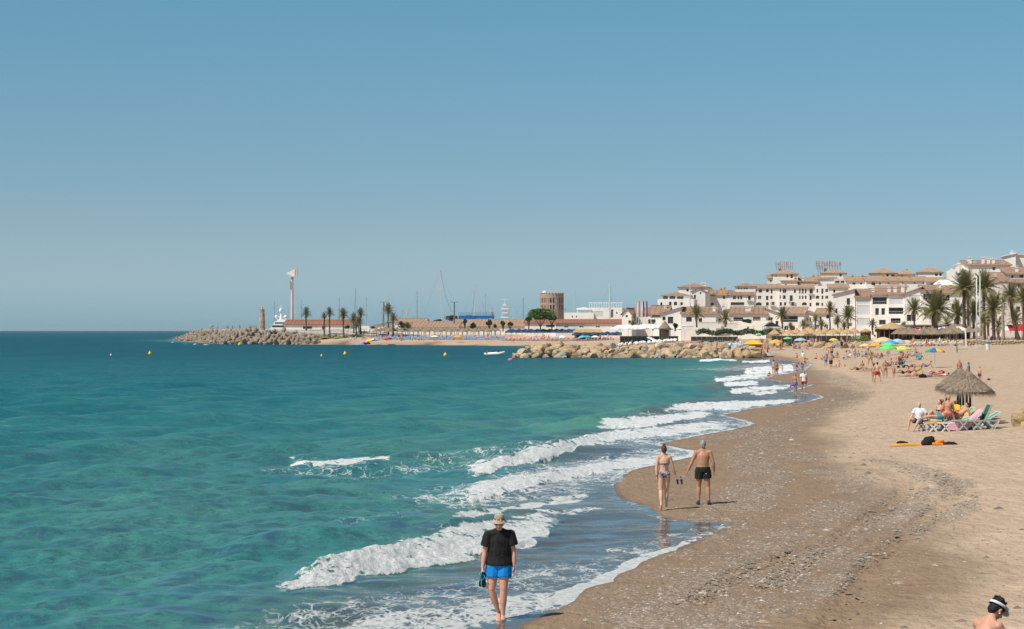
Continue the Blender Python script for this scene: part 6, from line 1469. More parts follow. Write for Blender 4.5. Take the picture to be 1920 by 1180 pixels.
# palms among the white houses
VP = [(1306, 590, 614, 545, 15, 'feathery palm in front of the brown bay window'), (1360, 599, 613, 540, 14, 'round low palm between the two white gables'), (1467, 592, 622, 530, 14, 'palm left of the arcaded house balcony'),
      (1556, 580, 622, 505, 11, 'slender tall palm at the corner of the tall plain block'), (1590, 595, 617, 495, 17, 'wide arching palm in front of the tall plain block'), (1529, 601, 618, 520, 9, 'small palm above the blue shop sign'),
      (1506, 611, 622, 515, 9, 'dry little palm beside the arcaded house'), (1540, 611, 622, 512, 10, 'bushy palm right of the blue shop sign'), (1636, 609, 628, 480, 9, 'dark conical palm left of the big thatched hut'),
      (1186, 609, 619, 600, 7, 'tiny palm among the harbour banners'), (1191, 596, 612, 615, 7, 'small palm in front of the white corner house'), (1482, 613, 622, 520, 7, 'stubby palm under the arcaded house'), (1571, 603, 620, 500, 9, 'short dark palm at the foot of the tall plain block'), (1583, 613, 622, 490, 8, 'clipped palm by the base of the tall plain block'), (1224, 612, 620, 575, 6, 'tiny golden palm beside the cone shaped thatch'), (1694, 613, 630, 470, 8, 'small palm beside the big thatched hut')]
for i, (px, yc, yb, d, r, lab) in enumerate(VP): palm(px, yc, yb, d, r * 1.2, lab, trunk_w=.2, group='palms among the houses', parts=False, seed=i, nf=36, dead=8)
# palms on the far shore
FP = [(574, 589, 622, 705, 9, 'single palm in front of the red roofed store'), (608, 595, 637, 690, 6, 'left palm of the pair at the end of the tetrapods'), (618, 588.5, 637, 689, 8, 'right palm of the pair at the end of the tetrapods'),
      (644, 591.5, 640, 688, 9.5, 'palm standing alone on the sand right of the pair'), (676, 589, 630, 694, 8, 'tall palm beside the dark bushy one'), (663, 600, 628, 696, 9, 'bushy dark palm in front of the low annexe'), (668, 612, 628, 693, 6, 'smallest palm below the bushy one'), (673, 605, 628, 700, 8, 'dark round palm crown behind the tall one'),
      (728, 584, 628, 692, 10, 'palm in front of the lattice mast'), (737, 600, 628, 690, 9, 'lower palm right of the one before the lattice mast'), (764, 614, 622, 700, 6, 'spiky little palm in front of the tiled cottage'), (768, 615, 622, 705, 5, 'second spiky little palm in front of the tiled cottage')]
for i, (px, yc, yb, d, r, lab) in enumerate(FP): palm(px, yc, yb, d, r * 1.4, lab, trunk_w=.27, group='palms on the far shore', parts=False, seed=i, nf=36, dead=8)

m_leaf = leaf_mat('green_leaves', (.05, .11, .022), (.11, .20, .04)); m_leafd = leaf_mat('dark_leaves', (.022, .042, .016), (.045, .075, .025)); m_hedge = leaf_mat('hedge_leaves', (.03, .055, .022), (.06, .095, .035))
def crown_blob(mb, c, r, n, ls, rg, mi=0):
    for i in range(n):
        v = Vector((rg.gauss(0, 1), rg.gauss(0, 1), rg.gauss(0, 1))).normalized() * (rg.uniform(.35, 1) ** .5)
        v = v * (1 + .22 * mnoise.noise(v * 2.3 + Vector(c)))
        p = Vector((c[0] + v.x * r[0], c[1] + v.y * r[1], c[2] + v.z * r[2]))
        a = Vector((rg.gauss(0, 1), rg.gauss(0, 1), rg.gauss(0, .7))).normalized() * ls * rg.uniform(.6, 1.2); b_ = a.cross(Vector((rg.gauss(0, 1), rg.gauss(0, 1), rg.gauss(0, 1)))).normalized() * ls * .55
        mb.add([p - a, p + b_, p + a, p - b_], [(0, 1, 2, 3)], mi)
def tree(px0, px1, ytop, ybot, ybase, d, label, m=None, n=900, ls=.28, clumps=9, name='broadleaf_tree', cat='tree', group=None, seed=1):
    rg = random.Random(seed + int(px0)); m_ = mpp(d); cx_ = (px0 + px1) / 2; zb = zpx(ybase, d); o = thing(name, label, cat, P(cx_, d, zb), 0, group)
    W_ = (px1 - px0) * m_ / 2; zt, zl = zpx(ytop, d) - zb, zpx(ybot, d) - zb; H = (zt - zl) / 2; mb = MB()
    for i in range(clumps):
        a = rg.uniform(0, 6.28); q = rg.uniform(0, .66) ** .8
        c = (math.cos(a) * W_ * q, math.sin(a) * W_ * q * .7, (zt + zl) / 2 + rg.uniform(-.45, .55) * H * (1 - q * .6)); s_ = rg.uniform(.32, .52)
        crown_blob(mb, c, (W_ * s_, W_ * s_ * .9, H * s_ * 1.15), n // clumps, ls, rg)
    mb.build('crown', m or m_leaf, o)
    if zl > .4:
        tb = MB(); tb.tube([(0, 0, 0), (.1, 0, zl * .6), (0, 0, zl + H * .3)], [.28, .2, .12], 7)
        for sg in (-1, 1): tb.tube([(.05, 0, zl * .45), (sg * W_ * .3, 0, zl + H * .2), (sg * W_ * .45, 0, zl + H * .6)], [.16, .11, .06], 6)
        tb.build('trunk', m_trunk, o)
    return o
tree(984, 1042, 577, 602, 622, 680, 'large bright green tree in front of the brick tower', n=2600, ls=.42, clumps=16)
tree(1024, 1045, 588, 604, 622, 684, 'smaller green tree merging into the right side of the large one', n=700, ls=.38, clumps=7)
for x0, x1, yt, yb, lab in ((866, 877, 597, 608, 'round topped small tree first in the row before the tiled hall'), (877, 893, 604, 620, 'bushy small tree second in the row before the tiled hall'), (893, 903, 613, 622, 'low shrub beside the bushy small tree'), (911, 924, 599, 612, 'rounded tree third in the row before the tiled hall'),
                            (925, 933, 606, 618, 'thin small tree between two rounded ones'), (937, 949, 600, 613, 'rounded tree fourth in the row before the tiled hall'), (950, 963, 602, 614, 'rounded tree at the right end of the row')):
    tree(x0, x1, yt, yb, 622, 700, lab, m_leafd, 340, .34, 5, group='small trees before the tiled hall')
for x0, x1, yt, yb, d, lab in ((742, 762, 600, 620, 735, 'dark round bush against the tiled cottage'), (646, 656, 607, 619, 735, 'dark bush at the right end of the red roofed store'), (694, 705, 612, 619, 735, 'low dark bush before the gabled shed'), (806, 830, 598, 606, 800, 'dark tree tops behind the tiled annexe'),
                               (834, 862, 590, 606, 800, 'dark tree tops left of the blue gantry'), (604, 610, 608, 622, 712, 'narrow bush beside the left palm pair'), (1392, 1412, 598, 606, 545, 'dark shrub behind the sail shades'), (1262, 1270, 604, 616, 555, 'dark shrub against the slanting gable'), (984, 998, 592, 604, 695, 'grey green shrub left of the large tree')):
    tree(x0, x1, yt, yb, max(yb + 1, 621), d, lab, m_leafd, 420, .36, 6, name='bush', cat='bush')
hd = MB(); rg = random.Random(8)
for i in range(46):
    px = 1309 + i * 3.35; p = P(px, 500, zpx(623 - 2 * math.sin(i * .5), 500)); crown_blob(hd, p, (.75, .9, .72), 80, .22, rg)
tag(hd.build('hedge', m_hedge), 'long dark green hedge behind the crowded beach and yellow tent', 'hedge')
hd = MB()
for i in range(16):
    p = on_ground(1598 + i * 2.6, 642); crown_blob(hd, p + Vector((0, 6, .7)), (.45, .5, .8), 60, .16, rg)
tag(hd.build('shrub_bed', leaf_mat('yellow_green_leaves', (.08, .12, .03), (.14, .19, .05))), 'bed of light green shrubs between the thatched parasols and the big hut', 'shrubs')
# dry grass bank right of the tetrapods
gb, t, b = newmat('dry_grass_bank'); v = t.coords(); t.l(t.mix(t.ramp(t.noise(v, .7, 5, .7), [(.42, 0), (.58, 1)]), (.33, .26, .13), (.12, .13, .045)), b.inputs['Base Color']); b.inputs['Roughness'].default_value = 1
mb = MB(); n = 24
for i in range(n + 1):
    px = 566 + i * 3.9; mb.v += [tuple(P(px, 686, zpx(635 + 1.5 * math.sin(i), 686))), tuple(P(px, 694, zpx(627, 694))), tuple(P(px, 704, zpx(621.5 + math.sin(i * 1.7) * .5, 704)))]
for i in range(n): a = i * 3; mb.f += [(a, a + 3, a + 4, a + 1), (a + 1, a + 4, a + 5, a + 2)]; mb.m += [0, 0]
tag(mb.build('grass_bank', gb), kind='structure')
gr = MB(); rg = random.Random(3)
for i in range(1500):
    px = rg.uniform(568, 658); t_ = rg.random(); p = P(px, 687 + 16 * t_, zpx(634 - 12 * t_, 687 + 16 * t_)); h_ = rg.uniform(.2, .7); gr.add([p + Vector((-.12, 0, -.1)), p + Vector((.12, 0, -.1)), p + Vector((rg.uniform(-.2, .2), 0, h_))], [(0, 1, 2)])
tag(gr.build('dry_grass', leaf_mat('dry_grass_blades', (.20, .17, .07), (.10, .12, .04))), kind='stuff', label='dry yellow grass tufts on the bank right of the tetrapods', cat='grass')
ORD = ['first', 'second', 'third', 'fourth', 'fifth', 'sixth', 'seventh', 'eighth', 'ninth', 'tenth', 'eleventh', 'twelfth', 'thirteenth', 'fourteenth', 'fifteenth', 'sixteenth', 'seventeenth', 'eighteenth', 'nineteenth', 'twentieth', 'twenty first', 'twenty second', 'twenty third', 'twenty fourth', 'twenty fifth', 'twenty sixth', 'twenty seventh', 'twenty eighth', 'twenty ninth', 'thirtieth']
ORD += ['thirty ' + w for w in ORD[:9]] + ['fortieth', 'forty first']
def ordn(i): return ORD[i] if 0 <= i < 41 else 'far right'
def place(px, a, b): return ordn(int(round((px - a) / 7.7)))
def near_of(px): return 'before the shed' if px < 740 else 'before the tiled cottage' if px < 800 else 'before the tiled annexe' if px < 860 else 'before the tiled hall'
# ================================================================ harbour masts, tower, boats
m_mast = mat('pale_mast', (.62, .60, .56), .5, .06); m_dmast = mat('dark_mast', (.16, .17, .19), .5, .1); m_rust = mat('rusty_mast', (.46, .33, .26), .7, .2); m_hull = mat('white_hull', (.78, .78, .76), .35, .04); m_rig = mat('steel_rigging', (.22, .23, .25), .5)
def yacht(px, ytop, ybot, d, label, dark=0, w=.16, lean=0.0, spreaders=(.55, .78), stay=None, group='sailing yachts in the harbour', r_px=None):
    zb = 2.2; o = thing('sailing_yacht', label, 'sailboat', P(px, d, zb), 0, group); H = zpx(ytop, d) - zb; L = max(8, H * .8)
    mb = MB(); sec = []
    for i in range(7):
        t_ = i / 6; wd = 1.7 * math.sin(math.pi * min(.98, .15 + .82 * t_)) ** .7; x = (t_ - .5) * L; sec.append([(x, -wd, .9), (x, -wd * .6, -.3), (x, wd * .6, -.3), (x, wd, .9)])
    vs = [p for s_ in sec for p in s_]; fs = [(0, 1, 2, 3), (27, 26, 25, 24)]
    for i in range(6):
        a = i * 4
        for k in range(4): fs.append((a + k, a + (k + 1) % 4, a + 4 + (k + 1) % 4, a + 4 + k))
    mb.add(vs, fs); mb.box((.3, 0, 1.15), (L * .4, 1.6, .5)); mb.build('hull', m_hull, o)
    m = [m_mast, m_dmast, m_rust][dark]; mb = MB(); lx = lean * mpp(d); mb.tube([(0, 0, .9), (-lx, 0, H)], [w, w * .6], 7); 
    for s_ in spreaders: mb.bar((-lx * s_ - H * .035, 0, H * s_), (-lx * s_ + H * .035, 0, H * s_), .09)
    mb.bar((0, 0, 2.2), (H * .28, 0, 2.3), .16); mb.build('mast', m, o)
    rg_m = MB()
    for x in (-L * .48, L * .48): rg_m.bar((x, 0, .9), (-lx, 0, H * .98), .035)
    rg_m.build('rigging', m_rig, o)
    if stay:
        sx = (stay[0] - px) * mpp(d); st = MB(); st.tube([(-lx + .1, 0, H * .99), (-lx * .6 + (sx + lx) * .35, 0, H * .62), (sx, 0, zpx(stay[1], d) - zb)], .06, 5); st.build('furled_sail', m_dmast, o)
    return o
YA = [(553, 549, 0, .10, 'yacht with a thin pale mast just right of the radar tower'), (515, 564, 1, .10, 'yacht with a short dark mast between lighthouse and radar tower'), (565, 561, 1, .06, 'yacht with a fine dark mast left of the lone palm'), (687, 557, 1, .06, 'yacht with a hair thin mast right of the square rigger'),
      (730, 546, 0, .20, 'yacht with a bold white mast beside the lattice mast'), (739, 577, 2, .06, 'small yacht with a reddish stub mast right of the bold white one'), (755, 580, 2, .07, 'small yacht with a rusty mast above the tiled cottage'), (762, 570, 0, .14, 'motor sailer with a short white mast above the tiled cottage'), (770, 577, 0, .05, 'small yacht with a faint mast above the tiled cottage'),
      (782, 546, 1, .12, 'yacht with a dark blue mast above the right end of the cottage roof'), (891, 533, 0, .18, 'yacht with a thick cream mast over the left of the blue gantry'), (910, 549, 2, .09, 'yacht with a thin reddish mast over the blue gantry'), (906, 570, 2, .07, 'yacht with a short mast over the middle of the blue gantry'),
      (919, 569, 0, .07, 'yacht with a short pale mast right of the gantry middle'), (928, 569, 0, .07, 'yacht with a short pale mast at the right end of the gantry'), (962, 569, 0, .08, 'yacht with a pale mast right of the white superstructure'), (981, 558, 1, .13, 'yacht with a dark mast left of the large green tree'),
      (1076, 546, 0, .15, 'yacht with a plain mast between brick tower and harbour office'), (1146, 556, 1, .07, 'yacht with a thin dark mast beside the big white mast'), (1143, 534, 0, .34, 'yacht with the thickest white mast standing before the club building'), (841, 588, 0, .05, 'yacht with a faint low mast left of the dark lattice post'), (954, 570, 0, .07, 'yacht with a pale mast just right of the superstructure')]
for px, yt, dk, w, lab in YA: yacht(px, yt, 600, 800 if px != 1143 else 738, lab, dk, w, stay=(723, 582) if px == 730 else ((882, 600) if px == 891 else None))
yacht(829, 506, 602, 800, 'yacht with the tallest leaning mast and a long dark forestay', 0, .14, lean=3.5, spreaders=(.38, .72), stay=(848, 589))
yacht(667, 541, 600, 780, 'old sailing ship with a brown lower mast and crossed yard', 2, .18, spreaders=(.62,), stay=(661, 600))
yacht(636, 558, 600, 785, 'old sailing ship with a short stepped mast behind the lone beach palm', 2, .15, spreaders=(.5, .72))
yacht(1294, 522, 575, 640, 'tall white mast with a tapering tip in front of the top left village houses', 0, .20, spreaders=(.3, .5))
for px0, y0, px1, y1, lab in ((603, 598, 588, 573, 'left of two thin white derricks leaning above the red roof'), (614, 588, 606, 573, 'right of two thin white derricks leaning above the red roof')):
    o = thing('derrick', lab, 'derrick', P(px0, 790, zpx(y0 + 10, 790))); mb = MB(); mb.tube([(0, 0, 0), P(px0, 790, zpx(y0, 790)) - o.location, P(px1, 790, zpx(y1, 790)) - o.location], .14, 6); mb.build('boom', m_mast, o); mb = MB(); mb.box((0, 0, .4), (1.2, 1.2, .8)); mb.build('base', m_hull, o)
for px, lab in ((719.5, 'dark timber post with a crossbar behind the palm and shed'), (852, 'dark timber post with a crossbar left of the blue gantry')):
    o = thing('crossbar_post', lab, 'post', P(px, 745, 3.5)); H = zpx(567, 745) - 3.5; mb = MB()
    mb.bar((-.8, 0, 0), (-.15, 0, H * .72), .16); mb.box((0, 0, H / 2), (.42 if px < 800 else .5, .4, H)); mb.build('post', m_dmast, o); mb = MB(); mb.box((0, 0, H), (2.9, .15, .14))
    for x in (-1.35, -.6, .6, 1.35): mb.box((x, 0, H + .12), (.2, .2, .35))
    mb.build('crossbar', m_rig, o)
# motor yacht with radar domes, and the white superstructure
o = thing('motor_yacht', 'white motor yacht with radar domes moored between lighthouse and radar tower', 'yacht', P(527, 780, 3.4)); m_ = mpp(780); o.scale = (.78, .78, .86)
mb = MB(); mb.add([(-4.6, -2, 0), (5.5, -2, 0), (5.5, 2, 0), (-4.6, 2, 0), (-6.0, -2.4, 2.6), (6.5, -2.4, 2.6), (6.5, 2.4, 2.6), (-6.0, 2.4, 2.6)], [(3, 2, 1, 0), (4, 5, 6, 7), (0, 1, 5, 4), (1, 2, 6, 5), (2, 3, 7, 6), (3, 0, 4, 7)]); mb.build('hull', m_hull, o)
mb = MB(); mb.box((0, 0, 3.4), (9.5, 4, 1.6), taper=.94); mb.box((.3, 0, 5.0), (7.8, 3.6, 1.5), taper=.9); mb.box((.8, 0, 6.2), (5.6, 3, .9), taper=.9); mb.box((0, 0, 4.22), (10.2, 4.2, .12)); mb.build('superstructure', m_hull, o)
mb = MB(); mb.box((0, -2.02, 3.4), (8.6, .08, .7)); mb.box((.3, -1.82, 5.0), (6.6, .08, .6)); mb.build('window_band', m_glass, o)
mb = MB(); mb.tube([(0, 0, 6.6), (0, 0, 9.8)], [.9, .35], 8); mb.bar((-1.6, 0, 7.8), (1.6, 0, 7.8), .35); mb.bar((-.9, 0, 12.2), (.9, 0, 12.2), .16); mb.tube([(0, 0, 10), (0, 0, 13.2)], .13, 6); mb.build('radar_mast', m_hull, o)
mb = MB(); mb.ball((-.1, 0, 10.6), (.95, .95, 1.1), 12, 8); mb.ball((-2.4, 0, 7.8), .85, 12, 8); mb.ball((2.3, 0, 7.8), .85, 12, 8); mb.build('radar_dome', m_hull, o, smooth=True)
o = thing('motor_yacht', 'white superstructure of a motor yacht with stacked radar masts right of the blue gantry', 'yacht', P(946, 800, 4.5)); mb = MB()
mb.box((0, 0, 1.4), (12, 4, 2.8)); mb.build('hull', m_hull, o); mb = MB()
for z, w in ((3.2, 4.4), (5.0, 3.2), (6.8, 2.4), (8.4, 3.2), (9.8, 1.6)): mb.box((0, 0, z + .6), (w, 2, .5))
for x in (-1, 1): mb.bar((x * 1.4, 0, 2.8), (x * .6, 0, 9.5), .22); mb.bar((x * .7, .6, 2.8), (x * .3, 0, 11), .18)
mb.bar((0, 0, 9), (0, 0, 13), .16); mb.bar((-1.6, 0, 12.8), (1.6, 0, 12.8), .12); mb.build('radar_mast', m_hull, o); mb = MB(); mb.ball((-5.6, 0, 4.2), 1.1, 10, 7); mb.ball((3.8, 0, 3.4), .8, 10, 7); mb.build('radar_dome', m_hull, o)
# radar tower
o = thing('radar_tower', 'tall white radar tower with a flared head and thin aerial at the harbour mouth', 'tower', P(547.5, 770, 3.4)); H = zpx(519, 770) - 3.4; mb = MB()
mb.tube([(0, 0, 0), (0, 0, H)], [.55, .42], 10)
for i in range(30): mb.box((.42, -.2, 1 + i * H / 31), (.35, .3, .08))
mb.build('column', m_cream, o, smooth=False); mb = MB(); mb.bar((.6, -.25, 0), (.55, -.25, H), .12); mb.bar((-.5, -.45, H * .78), (-.5, -.45, H * .92), .3); mb.build('ladder', m_pink, o)
mb = MB(); mb.box((0, 0, H + .15), (1.9, 1.7, .3)); mb.add([(-1.6, -.7, H + .9), (.2, -.7, H + .3), (1.2, -.7, H + .3), (1.2, -.7, H + 3.0), (-.2, -.7, H + 2.2), (-1.6, -.7, H + 1.5), (-1.6, .7, H + .9), (.2, .7, H + .3), (1.2, .7, H + .3), (1.2, .7, H + 3.0), (-.2, .7, H + 2.2), (-1.6, .7, H + 1.5)],
    [(0, 1, 2, 3, 4, 5), (11, 10, 9, 8, 7, 6)] + [(i, 6 + i, 6 + (i + 1) % 6, (i + 1) % 6) for i in range(6)]); mb.build('radar_head', m_white, o)
mb = MB(); mb.box((1.75, 0, H + 1.6), (.7, 1.0, 3.5)); mb.box((-1.5, 0, H + 1.3), (1.4, .12, .9)); mb.build('panel_aerial', m_cream, o); mb = MB(); mb.tube([(-.1, 0, H + 2), (-.1, 0, H + 5.8)], .05, 5); mb.tube([(-1.4, 0, H + 1), (-1.4, 0, H + 3.4)], .04, 5); mb.build('aerial', m_mast, o)
mb = MB(); mb.bar((-.4, 0, H * .55), (-2.6, 0, .5), .05); mb.build('stay_cable', m_rig, o)
# stone lighthouse
st_m, t, b = newmat('rubble_stone'); v = t.coords(); vo = t.n('TexVoronoi', inp={'Scale': 1.6}); t.l(v, vo.inputs['Vector'])
sp = t.n('SeparateColor'); t.l(vo.outputs['Color'], sp.inputs[0]); t.l(t.ramp(sp.outputs[0], [(0, (.30, .21, .15)), (.5, (.42, .31, .23)), (1, (.52, .41, .32))]), b.inputs['Base Color']); b.inputs['Roughness'].default_value = .95
bn = t.n('Bump', inp={0: 1, 1: .2}); t.l(vo.outputs['Distance'], bn.inputs['Height']); t.l(bn.outputs[0], b.inputs['Normal'])
o = thing('lighthouse', 'squat tapering stone beacon with a yellow top on the breakwater', 'lighthouse', P(491.5, 715, 4.6)); H = zpx(581, 715) - 4.6; mb = MB()
mb.lathe([(1.15, 0), (1.08, H * .3), (.95, H * .7), (.84, H), (.9, H + .05), (.9, H + .22), (0, H + .24)], 18); mb.build('tower', st_m, o)
mb = MB(); mb.lathe([(.34, H + .24), (.34, H + .9), (.40, H + .92), (.40, H + 1.0), (.12, H + 1.15), (.10, H + 1.6), (0, H + 1.62)], 12); mb.build('lantern', m_yell if False else mat('beacon_yellow', (.80, .50, .02), .5), o)
# blue gantry
bl = mat('gantry_blue', (.01, .15, .42), .5, .12); o = thing('boat_lift', 'long blue steel gantry with railings above the tiled hall', 'gantry', P(860, 790, 4)); m_ = mpp(790); z0, z1 = zpx(598, 790) - 4, zpx(592, 790) - 4; Wd = 67 * m_
mb = MB(); mb.box((Wd / 2, 0, (z0 + z1) / 2), (Wd, 1.4, z1 - z0)); mb.box((Wd * .28, -.8, (z0 + z1) / 2), (1.6, .3, z1 - z0 + .4)); mb.box((Wd * .42, -.8, (z0 + z1) / 2 - .2), (1.2, .3, z1 - z0)); mb.build('beam', bl, o)
mb = MB()
for x in (.5, Wd * .33, Wd * .66, Wd - .5): mb.bar((x, 0, 0), (x, 0, z0), .5)
mb.build('leg', bl, o); mb = MB()
for i in range(24): mb.bar((Wd * i / 23, -.6, z1), (Wd * i / 23, -.6, z1 + 1.1), .09)
mb.bar((0, -.6, z1 + 1.1), (Wd, -.6, z1 + 1.1), .1); mb.bar((0, -.6, z1 + .55), (Wd, -.6, z1 + .55), .06); mb.build('railing', bl, o)
mb = MB(); mb.tube([(Wd - 1, 1, z0), (Wd - 1, 1, z1 + 1.4)], [.6, .5], 8); mb.build('funnel', m_rust, o)
# banners at the harbour entrance
for px, colr, lab in ((1193, 'white', 'tall white banner leftmost in the harbour banner row'), (1197, 'coral', 'tall faded pink banner second in the harbour banner row'), (1201, 'white', 'tall white banner in the middle of the harbour banner row'), (1205, 'purple', 'left purple banner by the white houses'), (1211, 'purple', 'right purple banner by the white houses')):
    d = 600; o = thing('banner', lab, 'banner', P(px, d, zpx(617, d)), 0, 'banners by the harbour entrance'); H = zpx(564, d) - zpx(617, d); mb = MB(); mb.tube([(0, 0, 0), (0, 0, H)], .09, 6); mb.build('pole', m_mast, o)
    mb = MB(); mb.add([(.1, 0, H * .42), (.5, .1, H * .42), (.55, -.05, H * .7), (.48, .1, H * .97), (.1, 0, H * .99), (.1, .04, H * .7)], [(0, 1, 2, 5), (5, 2, 3, 4)]); mb.build('flag', CL[colr], o)
# rubber boat, buoys
o = thing('inflatable_boat', 'white inflatable boat heading for the rock groyne', 'boat', P(930, 378, .1)); mb = MB(); k = 1.0
mb.tube([(-1.5, -.75, .25), (.5, -.75, .25), (1.35, -.35, .42), (1.55, 0, .5), (1.35, .35, .42), (.5, .75, .25), (-1.5, .75, .25)], .26, 8); mb.tube([(-1.4, -.75, .25), (-1.4, .75, .25)], .24, 8); mb.build('tube', m_hull, o, smooth=True)
mb = MB(); mb.box((-.1, 0, .1), (2.6, 1.3, .12)); mb.build('floor', CL['grey'], o); mb = MB(); mb.box((-1.75, 0, .55), (.35, .4, .6)); mb.build('outboard', m_dmast, o)
o2 = thing('inflatable_boat', 'second low white inflatable towed behind the first one', 'boat', P(920, 382, .05)); mb = MB(); mb.tube([(-1.2, -.55, .2), (.5, -.6, .25), (1.2, 0, .4), (.5, .6, .25), (-1.2, .55, .2)], .24, 8); mb.build('tube', m_hull, o2, smooth=True); mb = MB(); mb.box((-.2, 0, .1), (1.8, 1, .1)); mb.build('floor', CL['grey'], o2)
make_person('boatman in dark clothes sitting in the white inflatable boat', 'sit', P(934, 378, .25), 1.2, 1.7, 0, 1, ('short', 'black'), [('tee', 'navy')], vox=.03)
by = mat('buoy_yellow', (.82, .55, .02), .4, .05)
for px, py, r, lab in ((281, 662.5, .42, 'larger yellow buoy of the left pair on the open sea'), (208, 665, .25, 'small pale buoy left of the first yellow one'), (449, 645.5, .6, 'yellow buoy right against the tetrapod breakwater'), (603, 666, .25, 'small pale buoy left of the middle yellow one'), (647, 663, .42, 'yellow buoy on the sea below the far beach palms'), (835, 665.5, .42, 'yellow buoy on the sea left of the inflatable boat')):
    d = dist(py + 2); o = thing('buoy', lab, 'buoy', P(px, d, 0), 0, 'buoys marking the bathing zone'); mb = MB(); mb.ball((0, 0, r * .35), (r * .8, r * .8, r * .85), 12, 8); mb.build('float', by if r > .4 else m_cream, o, smooth=True); mb = MB(); mb.tube([(0, 0, r * 1.1), (0, 0, r * 1.7)], [r * .35, r * .2], 8); mb.build('top', by, o)
for px, py in ((957, 676.5),): o = thing('swim_float', 'small pink float bobbing below the inflatable boat', 'float', P(px, dist(py), 0)); mb = MB(); mb.ball((0, 0, .1), (.4, .3, .3), 8, 6); mb.build('float', CL['pink'], o)

# ================================================================ parasols and loungers
m_thatch, t, b = newmat('dry_thatch'); v = t.coords((1, 1, .35)); n = t.noise(v, 9, 5, .7); t.l(t.ramp(n, [(.30, (.11, .080, .055)), (.5, (.24, .18, .125)), (.72, (.38, .30, .21))]), b.inputs['Base Color']); b.inputs['Roughness'].default_value = 1
bn = t.n('Bump', inp={0: 1, 1: .05}); t.l(n, bn.inputs['Height']); t.l(bn.outputs[0], b.inputs['Normal'])
m_straw, t, b = newmat('golden_straw'); v = t.coords((1, 1, .4)); n = t.noise(v, 3, 5, .7); t.l(t.ramp(n, [(.30, (.28, .165, .075)), (.5, (.46, .29, .14)), (.72, (.60, .42, .23))]), b.inputs['Base Color']); b.inputs['Roughness'].default_value = 1
m_post = mat('dark_green_post', (.02, .028, .022), .5, .2); m_pole = mat('wooden_pole', (.22, .15, .09), .85, .2, 5)
def thatch_data(m, R_=1.25, h=.95, fringe=1500, seed=1):
    rg = random.Random(seed); mb = MB(); seg = 28; prof = [(.0, h + .10), (.08, h + .02), (.34, h * .74), (.72, h * .44), (1.0, h * .20), (1.18, h * .05), (1.25, -.02), (1.18, -.05), (.6, h * .3), (0, h * .8)]
    vs = []
    for i, (r, z) in enumerate(prof):
        for k in range(seg):
            a = 2 * math.pi * k / seg; wv = 1 + .05 * math.sin(a * 3 + i) + rg.uniform(-.03, .03); vs.append((r * R_ / 1.25 * wv * math.cos(a), r * R_ / 1.25 * wv * math.sin(a), z + rg.uniform(-.02, .02)))
    fs = [(i * seg + k, i * seg + (k + 1) % seg, (i + 1) * seg + (k + 1) % seg, (i + 1) * seg + k) for i in range(len(prof) - 1) for k in range(seg)]; mb.add(vs, fs)
    for i in range(fringe):
        a = rg.uniform(0, 6.28); q = rg.random(); edge = q < .62
        r = R_ * (rg.uniform(.86, 1.02) if edge else rg.uniform(.1, .95)); z = np.interp(r / R_ * 1.25, [0, .34, .72, 1.0, 1.25], [h + .05, h * .74, h * .44, h * .20, -.01]) + .01
        L = rg.uniform(.20, .50) if edge else rg.uniform(.12, .22); dr = -1 if edge else -.5; ro = .35 if edge else .9; w_ = .012
        p = Vector((r * math.cos(a), r * math.sin(a), z)); d_ = Vector((math.cos(a) * ro, math.sin(a) * ro, dr + rg.uniform(-.2, .3))).normalized() * L; s_ = Vector((-math.sin(a), math.cos(a), rg.uniform(-.3, .3))) * w_
        mb.add([p - s_, p + s_, p + d_ + s_ * .2 + Vector((rg.uniform(-.03, .03), rg.uniform(-.03, .03), .01 if not edge else 0))], [(0, 1, 2)])
    return mb.data('canopy', [m])
th_near = thatch_data(m_thatch); th_far = thatch_data(m_thatch, fringe=160, seed=2); th_gold = thatch_data(m_straw, fringe=160, seed=3)
def thatch_parasol(label, loc, cd, pole_m, H=1.95, s=1.0, group=None, pr=.055, rz=0, name='thatched_parasol'):
    o = thing(name, label, 'parasol', loc, rz, group); mb = MB(); mb.tube([(0, 0, 0), (0, 0, H + .6)], pr, 8); mb.build('pole', pole_m, o)
    c = link('canopy', cd, o, (0, 0, H)); c.scale = (s, s, s); return o
# near row of five, one behind the other
TP = [(1819, 797, 'nearest thatched parasol of the row, rightmost pole'), (1812.5, 793, 'second thatched parasol in the row'), (1806, 789, 'third thatched parasol in the row'), (1800.5, 786, 'fourth thatched parasol in the row'), (1796, 783.5, 'farthest thatched parasol of the row, leftmost pole')]
for i, (px, py, lab) in enumerate(TP):
    p = on_ground(px, py)
    thatch_parasol(lab, p, th_near, m_post, H=1.54 + .05 * (i % 2), s=.86, group='thatched parasols in a receding row', rz=i * 1.3)
